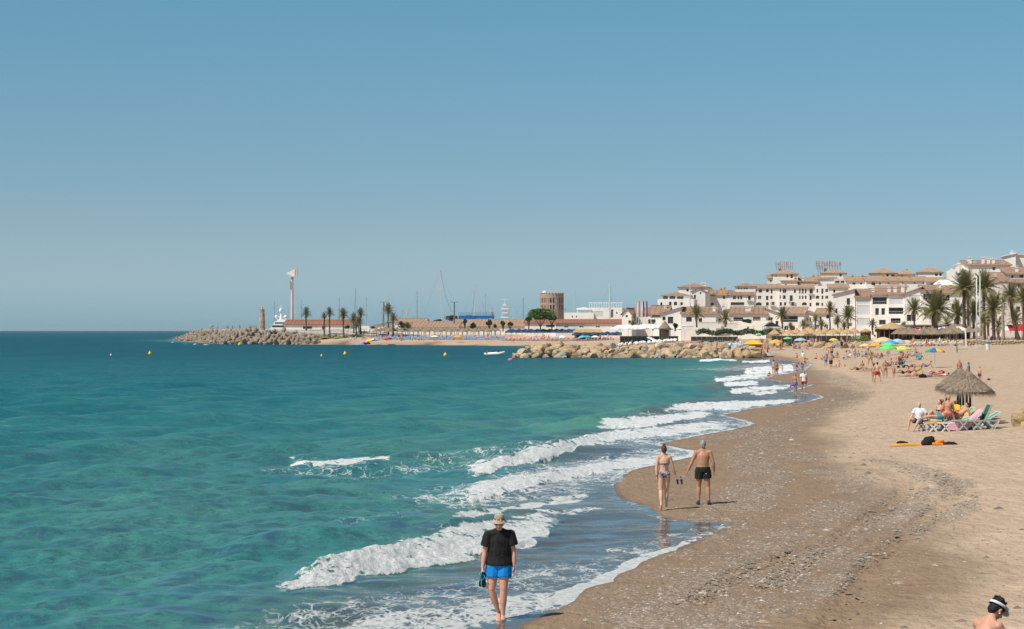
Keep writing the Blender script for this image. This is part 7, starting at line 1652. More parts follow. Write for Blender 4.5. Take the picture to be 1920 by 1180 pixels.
# lounger
m_lw = mat('white_plastic', (.72, .72, .70), .45, .04); m_lg = mat('green_mesh_fabric', (.02, .33, .17), .7, .1); m_lgr = mat('grey_plastic', (.44, .44, .38), .5, .05)
def lounger_parts(back=35, legx=True):
    fr = MB(); L = 1.25; b_ = R(back); H = .38
    for y in (-.30, .30):
        fr.bar((0, y, H), (L, y, H), .045, .06); fr.bar((L, y, H), (L + .75 * math.cos(b_), y, H + .75 * math.sin(b_)), .045, .06)
        if legx:
            for x0 in (.12, .72): fr.bar((x0, y, H), (x0 + .34, y, 0), .05, .05); fr.bar((x0 + .34, y, H), (x0, y, 0), .05, .05)
            fr.bar((L + .55, y, H - .03), (L + .30, y, 0), .06, .06); fr.bar((L + .05, y, H), (L + .42, y, 0), .06, .06); fr.bar((L, y, H), (L + .58, y, H), .045, .05)
    for x in (0, L, L + .75 * math.cos(b_)): z = H if x <= L else H + .75 * math.sin(b_); fr.bar((x, -.3, z), (x, .3, z), .04)
    bed = MB(); bed.add([(0.03, -.27, H + .01), (L, -.27, H - .02), (L, .27, H - .02), (.03, .27, H + .01), (L + .74 * math.cos(b_), -.27, H + .74 * math.sin(b_)), (L + .74 * math.cos(b_), .27, H + .74 * math.sin(b_))], [(0, 1, 2, 3), (1, 4, 5, 2)])
    return fr, bed
def lounger(label, loc, rz, back, fm, bm_, group, towel=None, low=False):
    o = thing('sun_lounger', label, 'sun lounger', loc, rz, group); fr, bed = lounger_parts(back); fr.build('frame', fm, o); bed.build('bed', bm_, o)
    if towel:
        b_ = R(back); H = .40; L = 1.25; t_ = MB(); xs = towel[1]; q = []
        for x, z, hang in xs:
            q.append([(x, -.34, z - hang), (x, -.31, z), (x, .31, z), (x, .34, z - hang * .5)])
        vs = [p for r_ in q for p in r_]; fs = [(i * 4 + k, (i + 1) * 4 + k, (i + 1) * 4 + k + 1, i * 4 + k + 1) for i in range(len(q) - 1) for k in range(3)]
        t_.add(vs, fs); t_.build('towel', towel[0], o)
    return o
pkt, t, b = newmat('pink_striped_towel'); wv = t.n('TexWave', inp={'Scale': 7.0, 'Distortion': .6}); wv.bands_direction = 'X'; t.l(t.coords(), wv.inputs['Vector']); t.l(t.ramp(wv.outputs['Fac'], [(.35, (.66, .16, .27)), (.6, (.74, .55, .58))]), b.inputs['Base Color']); b.inputs['Roughness'].default_value = .95
LG = 'sun loungers under the thatched parasol row'
g0 = on_ground(1790, 808)
def rel(dx, dy): x, y = g0.x + dx, g0.y + dy; return Vector((x, y, ground(x, y)))
lounger('white lounger draped with a pink striped towel over its raised back', rel(-.75, -.05), .0, 42, m_lw, CL['orange'], LG, (pkt, [(.38, .43, .34), (.7, .42, .36), (1.0, .42, .36), (1.25, .44, .33), (1.5, .66, .26), (1.8, .93, .14), (1.86, .98, .02)]))
lounger('white lounger with an orange towel on its foot end', rel(-1.25, .12), .02, 20, m_lw, m_lg, LG, (cloth('amber_towel', (.72, .34, .03)), [(.0, .42, .05), (.3, .43, .05), (.62, .43, .04), (.95, .42, .06)]))
lounger('white lounger with a bright green bed where the white shirted man sits', rel(-1.45, 1.0), .05, 15, m_lw, m_lg, LG)
lounger('green lounger under the middle parasol with its back raised', rel(-.5, 2.0), .0, 48, m_lw, m_lg, LG, (cloth('yellow_towel', (.72, .40, .05)), [(.9, .43, .05), (1.25, .44, .05), (1.5, .66, .06), (1.8, .95, .04)]))
lounger('orange backed lounger beside the nearest parasol poles', rel(-.55, 3.3), .0, 50, m_lw, cloth('orange_mesh', (.62, .22, .05)), LG)
lounger('empty grey green lounger with its back raised at the right of the row', on_ground(1842, 806) + Vector((-1.15, 0.2, 0)), .12, 66, m_lgr, mat('dark_green_mesh', (.03, .13, .07), .7), LG)
for i, dy in ((0, .9), (2, 3.2)):
    lounger('white lounger ' + ('just behind the pink towel', 'in the middle of the parasol row', 'at the back of the parasol row')[i], rel(.25, dy), .03, 30, m_lw, m_lg, LG)
# the group around them
P_ = make_person
SK_W = pose(spine=((0, .10, 1), (0, -.05, 1)), arms=(((-.45, -.25, -1), (-.25, -.75, -.55)), ((.75, .25, -1), (.35, .15, -1))), legs=(((-.65, -.75, .25), (-.1, -.15, -1)), ((-.15, -1, .08), (-.45, -.2, -1))), face=(.1, -1, -.1))
P_('bald man in a white t-shirt and dark glasses seated on the green lounger', SK_W, rel(-1.35, .85) + Vector((0, 0, .0)), -.35, 1.78, 0, 0, None, [('tee', 'white'), ('shorts', 'navy')], vox=.015)
pl = bpy.data.objects[[o.name for o in S.objects if o.get('label', '').startswith('bald man')][0]]
def glasses_on(o, s_off=(0, -.09, 0)): pass
P_('woman with auburn hair in an orange bikini seated with her back to the camera', pose(spine=((0, .05, 1), (-.05, .02, 1)), neck=(-.1, -.2, 1), arms=(((-.35, -.3, -1), (-.1, -.9, -.4)), ((.25, -.25, -1), (.1, -.9, -.4))), legs=(((-.4, -1, .1), (0, -.1, -1)), ((.2, -1, .1), (0, -.1, -1)))),
   rel(-.28, .05) + Vector((0, 0, .33)), math.pi - .1, 1.68, 1, 2, ('bun', 'blond'), [('bra', 'coral'), ('brief', 'coral')], vox=.015)
P_('woman in dark glasses and black bikini reclining towards the bald man', 'sit_long', rel(-.45, 1.3) + Vector((0, 0, .38)), -1.25, 1.68, 1, 0, ('short', 'brown'), [('bra', 'black'), ('brief', 'black')], vox=.015)
P_('brunette in an orange top sitting in the middle of the lounger group', 'sit', rel(-.10, 1.0) + Vector((0, 0, .40)), 2.4, 1.66, 1, 2, ('long', 'black'), [('vest', 'orange')], vox=.015)
P_('man in turquoise shorts lying back with knees raised on the orange towel', 'recline', rel(-.55, .25) + Vector((0, 0, .35)), -1.45, 1.72, 0, 0, ('short', 'brown'), [('shorts', 'teal')], vox=.015)
P_('sunburnt man in sunglasses lying behind the woman in the orange bikini', 'recline', rel(.25, .55) + Vector((0, 0, .36)), -1.2, 1.72, 0, 2, ('short', 'black'), [('shorts', 'coral')], vox=.015)
P_('person in a yellow cap and green shirt in the shade of the poles', 'chair', rel(.55, 2.3) + Vector((0, 0, .0)), -.8, 1.70, 0, 1, ('cap', 'blond'), [('tee', 'yellow')], vox=.014)
P_('dark haired person in a green top seated behind the parasol poles', 'chair', rel(.10, 2.9), -.4, 1.70, 0, 3, ('short', 'black'), [('tee', 'green')], vox=.014)
P_('bather lying on the lounger beside the empty grey green one', 'lie', on_ground(1828, 799) + Vector((0, .3, .40)), -1.4, 1.68, 1, 1, ('long', 'brown'), [('brief', 'coral')], vox=.014)
o = thing('beach_bag', 'red beach bag lying under the lounger with the pink towel', 'bag', rel(.45, .1)); mb = MB(); mb.tube([(-.22, 0, .02), (-.2, 0, .16), (0, 0, .24), (.2, 0, .15), (.24, 0, .02)], [.1, .14, .15, .13, .08], 9); mb.build('body', CL['red'], o, smooth=True); mb = MB(); mb.tube([(-.12, -.12, .22), (-.05, -.15, .34), (.08, -.14, .34), (.13, -.12, .2)], .014, 6); mb.build('handle', CL['red'], o)
# yellow paddle board / windsurf gear lying on the sand
p = on_ground(1722, 836); yb = cloth('yellow_board', (.80, .42, .03), .5); o = thing('beach_gear', 'yellow strip of kit with a black and orange bundle lying on the sand', 'beach gear', p); mb = MB()
mb.add([(-1.1, -.08, .03), (-1.05, .22, .03), (.7, .28, .06), (.75, -.02, .06), (-1.1, -.08, .0), (.75, -.02, .0)], [(0, 3, 2, 1), (4, 5, 3, 0)]); mb.tube([(-1.1, 0, .03), (-.3, .05, .05), (.8, .1, .05)], [.03, .05, .05], 8); mb.build('yellow_panel', yb, o)
mb = MB(); rg = random.Random(5)
for c, r in (((.42, .1, .16), (.24, .2, .2)), ((.30, .05, .10), (.2, .2, .14)), ((.62, .1, .10), (.2, .18, .1)), ((.5, .2, .24), (.16, .14, .12))): mb.ball(c, r, 9, 6)
for i in range(len(mb.v)): x, y, z = mb.v[i]; q = mnoise.noise(Vector((x, y, z)) * 9) * .05; mb.v[i] = (x + q, y + q, max(0, z + q))
mb.build('black_bundle', CL['charcoal'], o); mb = MB(); mb.tube([(.55, 0, .06), (.72, -.02, .14), (.9, .02, .19), (.98, .06, .12), (.88, .05, .06)], [.05, .07, .07, .06, .04], 8); mb.tube([(.5, -.1, .08), (.7, -.12, .07), (.9, -.1, .06)], .05, 7); mb.build('orange_strap', cloth('orange_strap', (.78, .26, .02)), o)
mb = MB(); mb.tube([(.95, .05, .05), (1.15, .05, .08), (1.35, .02, .07), (1.5, 0, .03)], [.06, .08, .08, .03], 8); mb.build('black_fin', CL['charcoal'], o)
o = thing('rubber_sandals', 'small dark heap beside the left end of the yellow kit', 'sandals', on_ground(1690, 833)); mb = MB(); mb.ball((0, 0, .05), (.2, .12, .08), 9, 6); mb.ball((.15, .02, .04), (.14, .1, .06), 9, 6); mb.build('sandal', CL['charcoal'], o)
o = thing('cap', 'dark cap lying alone on the sand right of the parasol roof', 'cap', on_ground(1854, 713)); mb = MB(); mb.lathe([(.0, .16), (.08, .15), (.13, .09), (.14, .0)], 12); mb.build('crown', CL['navy'], o); mb = MB(); mb.tube([(.1, 0, .03), (.28, 0, .01)], [(.1, .012), (.06, .01)], 8, lat=(0, 1, 0)); mb.build('peak', CL['grey'], o)
o = thing('bucket', 'yellow toy bucket on the shingle beside the seated bather', 'bucket', on_ground(1583, 688)); mb = MB(); mb.lathe([(0, 0), (.13, 0), (.17, .28), (.15, .28), (.12, .03), (0, .03)], 12); mb.build('pail', CL['yellow'], o); mb = MB(); mb.tube([(-.16, 0, .27), (-.1, 0, .4), (.1, 0, .4), (.16, 0, .27)], .012, 5); mb.build('handle', m_white, o)
# cloth umbrellas
def fan_mat(name, cols):
    m, t, b = newmat(name); tc = t.coords(); sx = t.n('SeparateXYZ'); t.l(tc, sx.inputs[0])
    a = t.math('ARCTAN2', sx.outputs[1], sx.outputs[0]); f = t.math('FRACT', t.math('ADD', t.math('DIVIDE', a, 6.28318), .5)); r = t.t.nodes.new('ShaderNodeValToRGB'); r.color_ramp.interpolation = 'CONSTANT'; e = r.color_ramp.elements
    while len(e) < 8: e.new(.5)
    for i in range(8): e[i].position = i / 8; e[i].color = tuple(cols[i % len(cols)]) + (1,)
    t.l(f, r.inputs[0]); t.l(r.outputs[0], b.inputs['Base Color']); b.inputs['Roughness'].default_value = .8; return m
def umb_data(m, R_=1.15, h=.42, seg=16):
    mb = MB(); vs = []; n = 5
    for i in range(n + 1):
        r = R_ * i / n
        for k in range(seg): a = 2 * math.pi * k / seg; sag = .04 * (k % 2) * (i / n); vs.append((r * math.cos(a) * (1 - .04 * (k % 2) * (i == n)), r * math.sin(a) * (1 - .04 * (k % 2) * (i == n)), h * (1 - (i / n) ** 1.6) - sag))
    mb.add(vs, [(i * seg + k, (i + 1) * seg + k, (i + 1) * seg + (k + 1) % seg, i * seg + (k + 1) % seg) for i in range(n) for k in range(seg)])
    e = [(R_ * (1 - .04 * (k % 2)) * math.cos(2 * math.pi * k / seg), R_ * (1 - .04 * (k % 2)) * math.sin(2 * math.pi * k / seg)) for k in range(seg)]
    vs = [(x, y, -.04 * (k % 2)) for k, (x, y) in enumerate(e)] + [(x * 1.01, y * 1.01, -.12 - .04 * (k % 2)) for k, (x, y) in enumerate(e)]
    mb.add(vs, [(k, seg + k, seg + (k + 1) % seg, (k + 1) % seg) for k in range(seg)]); return mb.data('canopy', [m])
UM = {}
def ucol(c):
    if c not in UM:
        cols = {'green': [(.14, .60, .12)], 'green2': [(.16, .55, .22)], 'blue': [(.06, .30, .62)], 'pale_blue': [(.35, .50, .68)], 'lime': [(.55, .55, .12)], 'orange': [(.80, .38, .04)], 'pale_orange': [(.78, .52, .26)], 'tan': [(.66, .48, .26)], 'rainbow': [(.02, .35, .08), (.02, .12, .50), (.75, .50, .02), (.55, .05, .03), (.75, .60, .1), (.02, .12, .50), (.02, .35, .08), (.6, .1, .03)],
                'dark_blue': [(.010, .045, .115)], 'white': [(.74, .72, .68)], 'yellow': [(.85, .55, .02)], 'red': [(.62, .05, .05)], 'teal': [(.03, .45, .50)], 'red_white': [(.65, .06, .05), (.75, .72, .7)], 'blue_white': [(.05, .25, .6), (.75, .75, .75)], 'grey_blue': [(.36, .46, .50)], 'pink': [(.66, .10, .20)], 'cyan': [(.10, .50, .72)]}[c]
        UM[c] = umb_data(fan_mat('umbrella_' + c, cols))
    return UM[c]
def umbrella(label, loc, c, H=1.85, s=1.0, tilt=0.0, group=None, rz=0, pole=True, h=1.0, name='beach_umbrella'):
    o = thing(name, label, 'umbrella', loc, rz, group)
    ax = Vector((math.sin(tilt), 0, math.cos(tilt)))
    mb = MB(); mb.tube([(0, 0, 0), tuple(ax * (H + .35 * s))], .025 * max(1, s * .8), 6); mb.build('pole', m_lw, o)
    cc = link('canopy', ucol(c), o, tuple(ax * H)); cc.rotation_euler = (0, tilt, 0); cc.scale = (s, s, s * h); return o
UB = [(1665, 681, 'green', 1.75, .92, 'bright green umbrella nearest in the cluster'), (1666, 672, 'green2', 1.8, .98, 'pale green umbrella just behind the bright green one'), (1669, 666, 'blue', 1.9, 1.08, 'blue umbrella behind the two green ones'), (1683, 664, 'pale_blue', 2.0, 1.05, 'pale blue umbrella at the back right of the cluster'),
      (1692, 679, 'lime', 1.55, .98, 'faded yellow green umbrella over two seated bathers'), (1642, 668, 'orange', 1.7, .82, 'orange umbrella left of the green ones'), (1622, 667, 'pale_orange', 1.6, .82, 'pale orange umbrella leftmost of the cluster'), (1656, 655, 'tan', 1.5, 1.7, 'wide faded tan umbrella against the boulders'),
      (1753, 690, 'rainbow', 1.75, .9, 'umbrella in green, blue, yellow and red segments standing alone'), (1477, 650, 'green', 1.7, .85, 'small bright green umbrella over the seated bathers'), (1501, 655, 'grey_blue', 1.8, 1.1, 'grey blue umbrella right of the small green one'), (1563, 651, 'yellow', 1.4, .8, 'small yellow umbrella in front of the thatched parasols'),
      (1423, 645, 'green2', 2.2, .7, 'green and yellow umbrella behind the yellow tent'), (1700, 660, 'tan', 1.6, .9, 'faded tan umbrella before the white loungers')]
for px, py, c, H, s_, lab in UB: umbrella(lab, on_ground(px, py), c, H, s_, rz=px)
# pushchair, chairs, bags by the bathers
o = thing('pushchair', 'pushchair covered with a bright blue cloth among the bathers', 'pushchair', on_ground(1689, 690)); mb = MB()
for x, y in ((-.25, -.25), (.3, -.25), (-.25, .25), (.3, .25)): mb.tube([(x, y - .03, .12), (x, y + .03, .12)], .12, 10)
mb.build('wheel', CL['black'], o); mb = MB()
for y in (-.22, .22): mb.bar((-.25, y, .12), (.3, y, .9), .04); mb.bar((.3, y, .12), (-.2, y, .75), .04)
mb.build('frame', m_dmast, o); mb = MB(); mb.ball((0, 0, .5), (.34, .24, .2), 9, 6); mb.build('seat', CL['navy'], o); mb = MB(); mb.add([(-.5, -.35, 1.15), (.45, -.4, .85), (.5, .4, .85), (-.4, .35, 1.2), (.35, -.42, .45), (.4, .42, .45)], [(0, 1, 2, 3), (1, 4, 5, 2)]); mb.build('cover', cloth('bright_blue_cover', (.08, .45, .75)), o)
for px, py, c, lab in ((1730, 709, 'charcoal', 'black bag lying in front of the pale sunbather'), (1741, 708, 'grey', 'grey bundle beside the black bag'), (1765, 702, 'red', 'dark red bag beside the sunbather in white'), (1486, 742, 'purple', 'small purple bag carried low by the woman in denim shorts')):
    o = thing('bag', lab, 'bag', on_ground(px, py) + (Vector((0, 0, .55)) if px == 1486 else Vector((0, 0, 0)))); mb = MB(); k = .5 if px == 1486 else 1; mb.tube([(-.3 * k, 0, .05), (-.25 * k, 0, .16), (0, 0, .22), (.25 * k, 0, .16), (.3 * k, 0, .05)], [.06 * k, .14 * k, .17 * k, .14 * k, .06 * k], 8); mb.build('body', CL[c], o, smooth=True); mb = MB(); mb.tube([(-.1 * k, 0, .3), (0, 0, .42), (.1 * k, 0, .3)], .015, 5); mb.build('handle', CL[c], o)
for px, py, w, c, lab in ((1628, 696, 1.7, 'coral', 'coral towel under the lying blond sunbather'), (1704, 706, 2.0, 'black', 'dark towel under the reclining row'), (1724, 709, 1.9, 'coral', 'faded coral towel nearest the black bag'), (1757, 706, 2.0, 'grey', 'grey towel under the sunbather in dark red shorts'), (1611, 671, 1.7, 'white', 'white towel on the slope below the pale orange umbrella'), (1651, 673, 1.0, 'blue', 'blue towel below the orange umbrella'), (1673, 691, 1.8, 'teal', 'turquoise towel below the bright green umbrella'), (1770, 709, 2.0, 'coral', 'orange edged towel under the sunbather in white')):
    p = on_ground(px, py); mb = MB(); n = 6
    for i in range(n + 1): x = (i / n - .5) * w; mb.v += [(x, -.45, .03 + .02 * math.sin(i * 2)), (x, .45, .035 + .02 * math.cos(i * 2))]
    for i in range(n): mb.f.append((2 * i, 2 * i + 2, 2 * i + 3, 2 * i + 1)); mb.m.append(0)
    o = mb.build('towel', CL[c], None, p + Vector((0, 0, .02)), .05); tag(o, lab, 'towel')

# ---- thatched parasols in groups
TG = [(1452, 641), (1466, 639), (1480, 641), (1494, 639), (1508, 642), (1522, 640), (1536, 642), (1548, 638), (1562, 641), (1574, 638), (1588, 641), (1487, 634), (1515, 634), (1541, 633), (1568, 634), (1457, 635), (1601, 640)]
wher = ['in the golden row', 'in the golden block']
for i, (px, py) in enumerate(TG):
    p = on_ground(px, py); gold = py > 637 or px > 1505
    thatch_parasol(('golden' if gold else 'darker') + ' straw parasol before the village, ' + ordn(sorted(a[0] for a in TG).index(px)) + ' of the block from the left', p, th_gold if gold else th_far, m_pole, 1.9, 1.3 if gold else 1.2, 'straw parasols before the village', .08, rz=i)
for i, (px, py) in enumerate([(1684, 645), (1698, 646), (1712, 646), (1727, 647), (1741, 646), (1755, 647), (1769, 646), (1783, 646), (1797, 645), (1690, 640), (1705, 640), (1733, 640), (1748, 640), (1776, 640), (1790, 640), (1818, 641), (1832, 642)]):
    thatch_parasol(('front' if py > 643 else 'rear') + ' row grey thatched parasol, ' + ordn((i if py > 643 else i - 9) if i < 15 else i - 9) + ' from the left', on_ground(px, py), th_far, m_pole, 2.05, 1.15, 'grey thatched parasols on the right', .07, rz=i)
for i in range(30):
    px = 706 + i * 7.7; p = P(px, 690 + 5 * (i % 3), zpx(633.5 - .6 * (i % 3), 690)); p.z = ground(p.x, p.y)
    thatch_parasol(place(px, 706, 930) + ' small straw parasol in the far beach row, ' + near_of(px), p, th_far, m_pole, 2.0, 1.3, 'straw parasols on the far beach', .08, rz=i)
def row_um(n, px0, px1, d, dd, c, lab, grp, s_=1.25, H=2.1, h=1.0):
    for i in range(n):
        px = px0 + (px1 - px0) * i / max(1, n - 1) + rg.uniform(-1, 1); D_ = d + dd * (i % 2); X_ = (px - 960) / F * D_
        umbrella(ordn(i) + ' ' + lab + ' from the left', Vector((X_, D_, ground(X_, D_))), c, H, s_, group=grp, rz=i, h=h)
row_um(22, 955, 1078, 680, 6, 'dark_blue', 'dark blue umbrella above the orange loungers', 'dark blue umbrellas on the far beach', 1.35, 2.3, 1.5)
row_um(14, 1080, 1190, 660, 6, 'dark_blue', 'dark blue umbrella below the straw bar', 'dark blue umbrellas by the straw bar', 1.3, 2.3, 1.5)
for px, py, c, s_, lab in [(1163, 625, 'white', 2.4, 'white parasol left of the cone thatch terrace'), (1178, 625, 'white', 2.6, 'large white parasol in the cafe terrace row'), (1193, 625, 'white', 2.4, 'large white parasol third in the cafe terrace row'), (1208, 624, 'white', 2.6, 'large white parasol in front of the banners'), (1223, 624, 'white', 2.6, 'large white parasol next to the cone thatch'), (1238, 624, 'white', 2.4, 'large white parasol at the foot of the cone thatch'), (1253, 625, 'white', 2.2, 'white parasol right of the cone thatch'),
                           (1265, 626, 'white', 2.0, 'white parasol at the right end of the cafe terrace'), (1284, 624, 'white', 2.0, 'white parasol left of the dark hedge'), (1714, 633, 'pink', 2.0, 'raspberry pink parasol left of the broad palm'), (1728, 634, 'white', 1.8, 'white parasol beside the raspberry pink one'), (1769, 634, 'white', 2.3, 'white parasol between the broad palm and the tallest palm'), (1788, 632, 'pink', 1.5, 'small pink parasol behind the white ones'), (1797, 635, 'white', 2.4, 'white parasol at the foot of the tallest palm'), (1903, 640, 'white', 2.6, 'cream parasol in front of the red awning'), (1916, 636, 'white', 2.2, 'cream parasol at the right edge')]:
    D_ = 560 if px < 1300 else 440; X_ = (px - 960) / F * D_; zt = zpx(py - 9, D_); zg = ground(X_, D_); umbrella(lab, Vector((X_, D_, zg)), c, max(1.9, zt - zg), s_, rz=px)
for px, py, c, lab in [(665, 640, 'orange', 'orange umbrella at the left end of the far beach'), (671, 637, 'red', 'red umbrella near the left end of the far beach'), (679, 639, 'blue', 'blue umbrella among the coloured ones at the far left'), (686, 637, 'pink', 'pink umbrella among the coloured ones at the far left'), (694, 637, 'yellow', 'yellow umbrella among the coloured ones at the far left'), (702, 639, 'blue_white', 'blue and white umbrella left of the straw parasols'), (634, 639, 'blue_white', 'small blue umbrella beside the lone beach palm'), (728, 637, 'red', 'red umbrella in front of the straw parasols on the left'),
                       (858, 639, 'orange', 'orange umbrella among the blue loungers'), (815, 637, 'white', 'white umbrella among the blue loungers'), (1043, 640, 'grey_blue', 'pale umbrella in front of the orange loungers'), (1054, 638, 'white', 'white umbrella above the orange loungers'), (1093, 641, 'cyan', 'turquoise umbrella left of two small ones on the far sand'), (1101, 643, 'teal', 'small teal umbrella leaning on the far sand'), (1116, 640, 'white', 'white umbrella with a dark shadow on the far sand'), (1255, 641, 'red_white', 'red and white umbrella above the middle of the groyne'), (1314, 641, 'teal', 'teal umbrella above the groyne'), (1327, 640, 'orange', 'orange umbrella next to the teal one above the groyne'), (1371, 639, 'blue_white', 'pale blue umbrella left of the yellow tent'), (1382, 640, 'pale_blue', 'grey white umbrella just left of the yellow tent'), (1455, 644, 'orange', 'orange umbrella right of the yellow tent')]:
    D_ = 655 if px < 1130 else 400; X_ = (px - 960) / F * D_; umbrella(lab, Vector((X_, D_, ground(X_, D_))), c, 1.7, 1.3 if px < 1130 else 1.25, rz=px, tilt=rg.uniform(-.2, .2))
# loungers far away: simple bed with a raised back
def far_lounger(c):
    fr, bed = lounger_parts(40); vs = fr.v + bed.v; o = len(fr.v); fs = fr.f + [tuple(i + o for i in f) for f in bed.f]
    return mesh('sun_lounger', vs, fs, [m_lw, CL[c]], [0] * len(fr.f) + [1] * len(bed.f))
FL = {c: far_lounger(c) for c in ('blue', 'coral', 'white', 'yellow', 'red')}
def row_l(n, px0, px1, d, dd, rows_, c, lab, grp, rz=(1.2, 1.9), s_=1.15):
    for i in range(n):
        for r_ in range(rows_):
            px = px0 + (px1 - px0) * (i + .5 * (r_ % 2)) / n + rg.uniform(-.8, .8); D_ = d + dd * r_; X_ = (px - 960) / F * D_
            o = link('sun_lounger', FL[c], None, Vector((X_, D_, ground(X_, D_))), rg.uniform(*rz)); o.scale = (s_,) * 3; tag(o, (ordn(i) + ' ' + lab[r_ % len(lab)] + ' counted from the left') if i < 41 else lab[r_ % len(lab)] + ', towards its right end', 'sun lounger', grp[r_ % len(grp)])
row_l(40, 704, 942, 672, 8, 2, 'blue', ['blue lounger, front row, far beach', 'blue lounger, second row, far beach'], ['blue loungers, front row', 'blue loungers, second row'], (.2, 1.1))
row_l(34, 936, 1135, 664, 8, 2, 'coral', ['orange lounger, front row by blue umbrellas', 'orange lounger, back row by blue umbrellas'], ['orange loungers, front row', 'orange loungers, back row'], (.2, 1.1), 1.3)
row_l(22, 1150, 1262, 540, 9, 2, 'white', ['white lounger, front rank before the cafe', 'white lounger, back rank before the cafe'], ['white loungers, front rank', 'white loungers, back rank'], (.2, 1.1))
row_l(12, 1268, 1304, 500, 6, 1, 'red', ['red lounger in the row left of the hedge'], ['red loungers left of the hedge'], (.1, .6))
row_l(15, 1684, 1796, 372, 5, 2, 'yellow', ['yellow towelled lounger, front row below the palms', 'yellow towelled lounger, second row below the palms'], ['yellow towelled loungers, front', 'yellow towelled loungers, second'], (-.2, .5), 1.1)
# yellow tent
o = thing('market_tent', 'bright yellow peaked tent open at the front among the crowd', 'tent', Vector(((1412 - 960) / F * 400, 400, ground((1412 - 960) / F * 400, 400)))); ty = cloth('tent_yellow', (.85, .50, .01)); mb = MB()
for x in (-1.9, 1.9):
    for y in (-1.7, 1.7): mb.bar((x, y, 0), (x, y, 1.75), .07)
mb.build('post', m_lw, o); mb = MB(); mb.add([(-2.0, -1.9, 1.65), (2.0, -1.9, 1.65), (2.0, 1.9, 1.65), (-2.0, 1.9, 1.65), (0, 0, 2.55)], [(0, 1, 4), (1, 2, 4), (2, 3, 4), (3, 0, 4)]); mb.build('roof', ty, o); mb = MB(); mb.add([(-2, 1.9, 0), (2, 1.9, 0), (2, 1.9, 1.6), (-2, 1.9, 1.6), (-2, -1.2, 0), (-2, -1.2, 1.5)], [(0, 1, 2, 3), (0, 3, 5, 4)]); mb.build('side_wall', ty, o)
# straw bar roof, cone thatch, big thatched hut
def hip_thatch(name, label, cat, px0, px1, ye, yr, d, dep, m, yb=630, flat=.55, round_=False, ridge=.4):
    m_ = mpp(d); w = (px1 - px0) * m_; zb = ground((px0 - 960) / F * d, d); o = thing(name, label, cat, P((px0 + px1) / 2, d, zb)); ze, zr = zpx(ye, d) - zb, zpx(yr, d) - zb; mb = MB()
    if round_: mb.lathe([(0, zr), (w * .05, zr - .05), (w * .25, ze + (zr - ze) * .5), (w * .5, ze), (w * .52, ze - .18), (w * .45, ze - .1)], 26, wob=.03)
    else:
        r = w / 2 * ridge; mb.add([(-w / 2, -dep / 2, ze), (w / 2, -dep / 2, ze), (w / 2, dep / 2, ze), (-w / 2, dep / 2, ze), (-r, 0, zr), (r, 0, zr), (-w / 2, -dep / 2, ze - .25), (w / 2, -dep / 2, ze - .25), (w / 2, dep / 2, ze - .25), (-w / 2, dep / 2, ze - .25)], [(0, 1, 5, 4), (1, 2, 5), (2, 3, 4, 5), (3, 0, 4), (0, 6, 7, 1), (1, 7, 8, 2), (2, 8, 9, 3), (3, 9, 6, 0), (9, 8, 7, 6)])
    rg3 = random.Random(int(px0))
    for i in range(220):
        a = rg3.uniform(0, 6.28); x = math.cos(a) * w * .5; y = math.sin(a) * (w * .5 if round_ else dep * .5)
        if not round_: x = max(-w / 2, min(w / 2, x * 1.4)); y = max(-dep / 2, min(dep / 2, y * 1.4))
        L = rg3.uniform(.15, .45); mb.add([(x - .06, y, ze - .1), (x + .06, y, ze - .1), (x * 1.02, y * 1.02, ze - .1 - L)], [(0, 1, 2)])
    mb.build('roof', m, o); mb = MB(); n = 7; mb.bar((0, 0, 0), (0, 0, ze), .16); pd_ = mb.data('post', [m_pole])
    for i in range(n):
        for sy in (-1, 1): x = (-.45 + .9 * i / (n - 1)) * w; y = sy * (dep if not round_ else w) * .38 * (1 if not round_ else math.sqrt(max(.05, 1 - (2 * x / w) ** 2))); link('post', pd_, o, (x * .95, y, 0))
    mb = MB(); mb.box((0, dep * .3, ze * .45), (w * .8, .3, ze * .9)); mb.box((0, -dep * .2, .5), (w * .6, .5, 1.0)); mb.build('bar_counter', mat('dark_bar_wood', (.05, .04, .03), .8, .2), o); return o
hip_thatch('straw_bar', 'long straw roofed beach bar in front of the white hall', 'beach bar', 1074, 1130, 623, 617.5, 668, 7, m_straw, ridge=.85)
hip_thatch('cone_thatch_hut', 'brown cone shaped thatched hut rising over the white parasols', 'hut', 1235, 1258, 615, 602, 552, 6, m_thatch, round_=True)
hip_thatch('thatched_restaurant', 'large round golden thatched restaurant roof behind the shrubs', 'restaurant', 1642, 1702, 615, 605, 455, 8, m_straw, round_=True)
hip_thatch('small_thatch_hut', 'small golden thatched hut left of the large thatched restaurant', 'hut', 1613, 1633, 621, 616, 460, 3, m_straw, round_=True)
hip_thatch('dark_pavilion', 'long low dark roofed pavilion behind the pink and white parasols', 'pavilion', 1680, 1800, 612, 609, 462, 8, mat('dark_tiles', (.16, .12, .10), .9, .2, 2), ridge=.95)
hip_thatch('grey_thatch_pavilion', 'grey thatched pavilion roof left of the tallest palm trunk', 'pavilion', 1773, 1825, 619, 608, 448, 6, m_thatch, ridge=.5)
